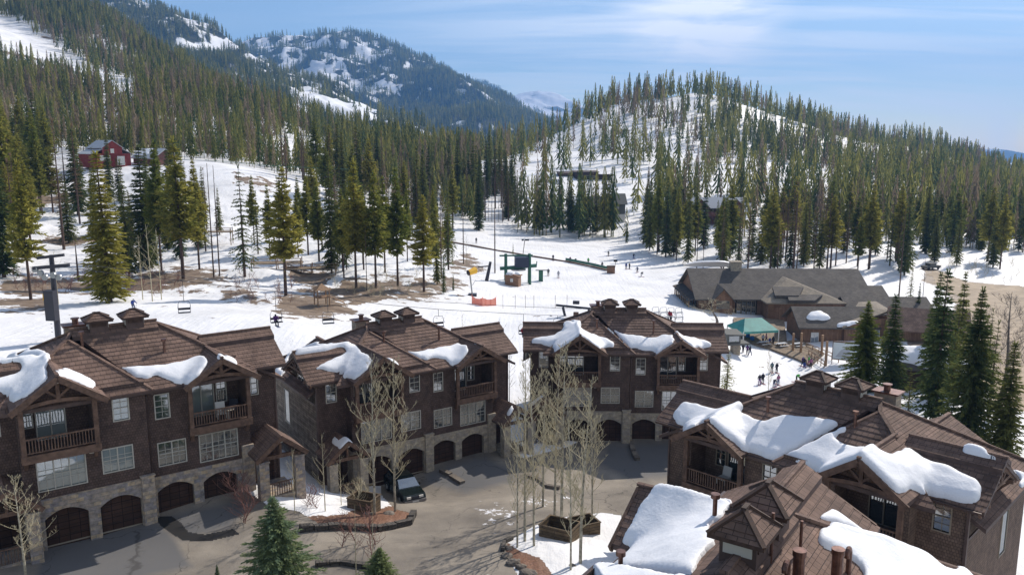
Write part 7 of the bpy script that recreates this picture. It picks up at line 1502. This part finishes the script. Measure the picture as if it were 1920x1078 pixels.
for pl, n, hr, lb, grp, mt in (
  ([(20,500),(340,520),(430,560),(300,556),(20,552)], 34, (1.2, 2.8), 'brown leafless shrub on the rough ground behind the left snow field', 'shrubs behind the left snow field', 'twig_red'),
  ([(430,520),(560,540),(560,575),(430,570)], 14, (1.2, 2.8), 'reddish grey shrub around the lone open spruce', 'shrubs around the lone open spruce', 'twig_red'),
  ([(620,510),(850,515),(860,550),(700,560),(620,545)], 26, (1.0, 2.6), 'brown shrub under the middle group of pines', 'shrubs under the middle pines', 'twig'),
  ([(1700,480),(1920,500),(1920,540),(1780,515)], 18, (1.5, 3.0), 'brown roadside shrub beyond the dirt road', 'shrubs beyond the dirt road', 'twig'),
  ([(1800,560),(1920,560),(1920,700),(1850,700)], 14, (1.5, 3.0), 'grey brown shrub right of the dirt road', 'shrubs right of the dirt road', 'bark_grey'),
  ([(430,935),(470,940),(470,985),(430,975)], 6, (1.6, 2.6), 'reddish twiggy bush at the right driveway of the left townhouse', 'bushes at the left townhouse', 'twig_red'),
  ([(560,945),(600,955),(600,975),(560,970)], 3, (1.2, 2.0), 'reddish twiggy bush between the left and middle townhouses', 'bushes between the townhouses', 'twig_red'),
  ([(640,1020),(700,1020),(700,1085),(640,1085)], 4, (2.0, 3.2), 'reddish bare bush behind the small foreground spruce', 'bushes in the foreground bed', 'twig_red'),
  ([(760,870),(790,878),(780,885),(750,880)], 2, (1.0, 1.6), 'pale bush by the stone pier of the middle townhouse', 'bushes by the stone pier', 'twig'),
  ([(650,940),(700,945),(700,965),(650,960)], 4, (1.5, 2.4), 'bare bush before the middle townhouse left porch', 'bushes before the middle left porch', 'twig')):
    rg = random.Random(len(lb))
    if n > 8: n = int(n*1.5)
    for i in range(n):
        for _ in range(50):
            px = rg.uniform(min(p[0] for p in pl), max(p[0] for p in pl)); py = rg.uniform(min(p[1] for p in pl), max(p[1] for p in pl))
            if inpoly(np.array([px]), np.array([py]), pl)[0]: break
        bare(BUSH, ground_pt(px, py), rg.uniform(*hr), 2.4, lb, 'shrub', grp, tm=M[mt], km=M[mt], rnd=rg, wide=1.2, cat='shrub')
# ------------------------------------------------------------ parked car
g = ground_pt(758, 928); car = empty('parked_car', g+Vector((0, 0, .05)), R(-62), 'dark green estate car parked at the planted bed before the middle townhouse', 'car')
def car_body():
    b = MB(); prof = [(2.35,.42),(2.42,.62),(2.36,.80),(2.2,.90),(1.2,1.03),(.45,1.52),(.0,1.62),(-1.5,1.60),(-2.15,1.10),(-2.35,.95),(-2.38,.45)]   # x forward
    bot = .28; W = .88
    def half(z): return W*(1-.22*max(0, (z-.95)/.65)) if z > .95 else W*(1-.05*max(0, .5-z))
    L = [(x, -half(z), z) for x, z in prof]; Rr = [(x, half(z), z) for x, z in prof]; n = len(prof)
    for i in range(n-1): b.poly([L[i], L[i+1], Rr[i+1], Rr[i]][::-1], 1 if i in (4,) else 0, True)
    Lb = [(x, -.86, bot) for x, z in prof]; Rb = [(x, .86, bot) for x, z in prof]
    mid = 1.0
    for S, B, sg in ((L, Lb, 1), (Rr, Rb, -1)):
        for i in range(n-1):
            q = [B[i], B[i+1], S[i+1], S[i]]
            b.poly(q[::-1] if sg > 0 else q, 0)
    return b
b = car_body(); bo = b.build('body', [M['darkgreen_paint'], M['glass']], car); bv = bo.modifiers.new('b', 'BEVEL'); bv.width = .05; bv.segments = 2; bv.limit_method = 'ANGLE'
for y in (-1, 1):
    b = MB(); q = [(1.05, .885*y*.99, 1.06), (-1.95, .885*y*.99, 1.06), (-1.5, .74*y, 1.52), (.38, .74*y, 1.50)]; b.poly([(x, y2+y*.012, z) for x, y2, z in (q if y < 0 else q[::-1])][::-1]); b.build('side_window', M['glass'], car)
    b = MB(); b.box(2.30, 2.43, .50*y-.17, .50*y+.17, .66, .82); b.build('headlight', M['white_trim'], car)
    for x in (1.45, -1.45):
        b = MB(); b.tube([(x, y*.72, .33), (x, y*.93, .33)], .34, 18); wb = b.build('wheel', M['tyre'], car); b = MB(); b.tube([(x, y*.92, .33), (x, y*.945, .33)], .2, 12); b.build('rim', M['steel'], wb)
    b = MB(); b.box(.75, .95, y*.93-.08, y*.93+.08, 1.02, 1.18); b.build('mirror', M['darkgreen_paint'], car)
b = MB(); b.box(2.2, 2.52, -.88, .88, .36, .56); b.build('bumper', mat('grey_bumper', (.22, .20, .19), .5), car); b = MB(); b.box(2.36, 2.44, -.3, .3, .64, .82); b.build('grille', M['black_steel'], car); b = MB(); b.box(2.52, 2.535, -.26, .26, .40, .52); b.build('number_plate', M['white_trim'], car)
b = MB(); b.poly([(1.17, -.82, 1.06), (1.17, .82, 1.06), (.47, .70, 1.53), (.47, -.70, 1.53)]); o = b.build('windscreen', M['glass'], car); o.location = (.02, 0, .03)
# ------------------------------------------------------------ timber planter boxes, edging, boulders
def planter(px, py, w, d, h, rz, label, div=False):
    g = ground_pt(px, py); e = empty('planter_box', g, R(rz), label, 'planter'); b = MB(); t = .09
    b.box(-w, w, -d, -d+t, -.4, h); b.box(-w, w, d-t, d, -.4, h); b.box(-w, -w+t, -d+t, d-t, -.4, h); b.box(w-t, w, -d+t, d-t, -.4, h)
    b.build('boards', M['planter_wood'], e); b = MB(); b.box(-w-.04, w+.04, -d-.04, -d+.1, h, h+.06); b.box(-w-.04, w+.04, d-.1, d+.04, h, h+.06); b.box(-w-.04, -w+.1, -d+.1, d-.1, h, h+.06); b.box(w-.1, w+.04, -d+.1, d-.1, h, h+.06)
    b.build('rim', M['planter_wood'], e); b = MB(); b.poly([(-w+t, -d+t, h*.35), (w-t, -d+t, h*.35), (w-t, d-t, h*.35), (-w+t, d-t, h*.35)]); b.build('floor', M['dark'], e)
planter(1050, 1008, 1.15, .85, 1.0, -28, 'open weathered timber box, left of the pair under the aspens')
planter(1095, 998, .85, .75, .9, 24, 'open timber box with snow beside it, right of the pair under the aspens')
planter(683, 958, .95, .7, 1.1, -20, 'open timber box beside the aspens near the parked car')
def edging(pp, w, h, matl, name, label, cat='edging', piece=.5, jag=.12):
    P = [ground_pt(*p) for p in pp]; rg = random.Random(len(label)); b = MB()
    for a, c in zip(P[:-1], P[1:]):
        L = (c-a).length; n = max(1, int(L/piece))
        for i in range(n):
            p0 = a.lerp(c, (i+.03)/n); p1 = a.lerp(c, (i+.97)/n); dz = rg.uniform(-jag, jag)*.5; b.beam(p0+Vector((0, 0, h/2+dz-.25)), p1+Vector((0, 0, h/2+dz-.25)), w*rg.uniform(.85, 1.15), h+.5)
    tag(b.build(name, matl), label, cat); 
edging([(560,997),(640,992),(705,996),(740,990),(768,984),(776,966)], .42, .42, M['block'], 'block_edging', 'dark block edging around the mulch bed by the parked car', piece=.75)
edging([(590,1062),(640,1058),(690,1066),(715,1080)], .35, .35, M['block'], 'block_edging', 'curved block edging around the foreground bed', piece=.6)
edging([(826,884),(845,893),(868,907)], .5, .28, M['boulder'], 'stone_divider', 'row of pale stones dividing the two driveways of the middle townhouse', piece=1.3)
edging([(1183,836),(1188,850),(1195,864)], .5, .3, M['boulder'], 'stone_divider', 'dark stone divider between the far townhouse driveways', piece=1.0)
edging([(985,893),(1010,900),(1025,914),(1050,918)], .3, .25, M['boulder'], 'log_edging', 'snow dusted edging of the small bed before the far townhouse', piece=.8)
edging([(942,1035),(946,1018),(960,1012)], .25, .3, M['block'], 'block_edging', 'dark block edging at the tip of the aspen bed', piece=.5)
rg = random.Random(3)
def boulder(px, py, r, label, cat='boulder'):
    g = ground_pt(px, py); bm = bmesh.new(); bmesh.ops.create_icosphere(bm, subdivisions=3, radius=1); 
    for v in bm.verts:
        n = vnoise(np.array([v.co.x*2+px]), np.array([v.co.y*2+v.co.z*3+py]), 1.1, 3)[0]; v.co = v.co*(1+.35*n); v.co.z *= .6
    bmesh.ops.scale(bm, vec=(r*rg.uniform(.9, 1.3), r, r), verts=bm.verts); me = bpy.data.meshes.new('boulder'); bm.to_mesh(me); bm.free(); me.materials.append(M['boulder']); o = bpy.data.objects.new('boulder', me); COL.objects.link(o); o.location = g+Vector((0, 0, r*.25)); o.rotation_euler = (0, 0, rg.uniform(0, 6)); tag(o, label, cat)
for px, py, r, lb in ((728,967,.42,'grey boulder on the mulch left of the parked car tyre'),(950,1045,.35,'dark boulder at the tip of the aspen bed'),(962,1058,.42,'largest boulder in the mulch of the aspen bed'),(978,1066,.35,'flat boulder low in the aspen bed'),(955,1030,.3,'small boulder against the aspen bed edging'),(990,1078,.4,'boulder at the bottom edge of the aspen bed'),(1072,1062,.2,'small stone at the foot of the front aspen'),(690,966,.3,'stone beside the timber box near the car')): boulder(px, py, r, lb)
# chair and furniture on the balconies
def loc2w(key, x, y, z):
    X, Y, Z, az = HOUSES[key]; k = -1 if key in 'DE' else 1; a = R(90-az); x *= k; return Vector((X+x*math.cos(a)-y*math.sin(a), Y+x*math.sin(a)+y*math.cos(a), Z+z))
def lounge(key, x, y, z, rz, label, m='white_trim'):
    e = empty('patio_chair', loc2w(key, x, y, z), R(rz), label, 'chair'); b = MB(); b.box(-.33, .33, -.3, .35, .32, .42); b.build('seat', M[m], e); b = MB(); b.beam((0, .33, .42), (0, .48, 1.0), .62, .08, up=(0, 1, 0)); b.build('backrest', M[m], e)
    for sx in (-.29, .29):
        for sy in (-.26, .3): b = MB(); b.box(sx-.03, sx+.03, sy-.03, sy+.03, 0, .34); b.build('leg', M[m], e)
lounge('D', 4.6, .9, 5.76, -50, 'pale lounge chair on the corner balcony of the right townhouse')
lounge('A', 4.9, .5, 5.76, 30, 'white chair on the right balcony of the curtained townhouse'); lounge('A', 5.6, .7, 5.76, -10, 'black chair on the right balcony of the curtained townhouse', 'black_steel')
for key, x, y, z, lb in (('A', 5.2, -.1, 5.76, 'small round table behind the right railing of the curtained townhouse'),):
    e = empty('patio_table', loc2w(key, x, y, z), 0, lb, 'table'); b = MB(); b.tube([(0, 0, .68), (0, 0, .72)], .38, 16); b.build('tabletop', M['frame'], e); b = MB(); b.tube([(0, 0, 0), (0, 0, .68)], .04, 8); b.build('leg', M['frame'], e)
# ------------------------------------------------------------ haze
hm_ = bpy.data.materials.new('haze_air'); hm_.use_nodes = True; hn = hm_.node_tree; hn.nodes.clear(); ho = N(hn, 'ShaderNodeOutputMaterial'); pv = N(hn, 'ShaderNodeVolumePrincipled'); pv.inputs['Density'].default_value = 1.3e-4; pv.inputs['Color'].default_value = (.20, .48, 1.0, 1); pv.inputs['Anisotropy'].default_value = .1
hn.links.new(pv.outputs[0], ho.inputs['Volume'])
b = MB(); b.box(-9000, 9000, -60, 9600, -260, 1000); hz_o = b.build('haze', hm_); tag(hz_o, kind='stuff'); hz_o['label'] = 'thin blue haze filling the valley air'
bpy.context.view_layer.update()
print('OBJECTS', len(bpy.data.objects), 'VERTS', sum(len(m.vertices) for m in bpy.data.meshes))
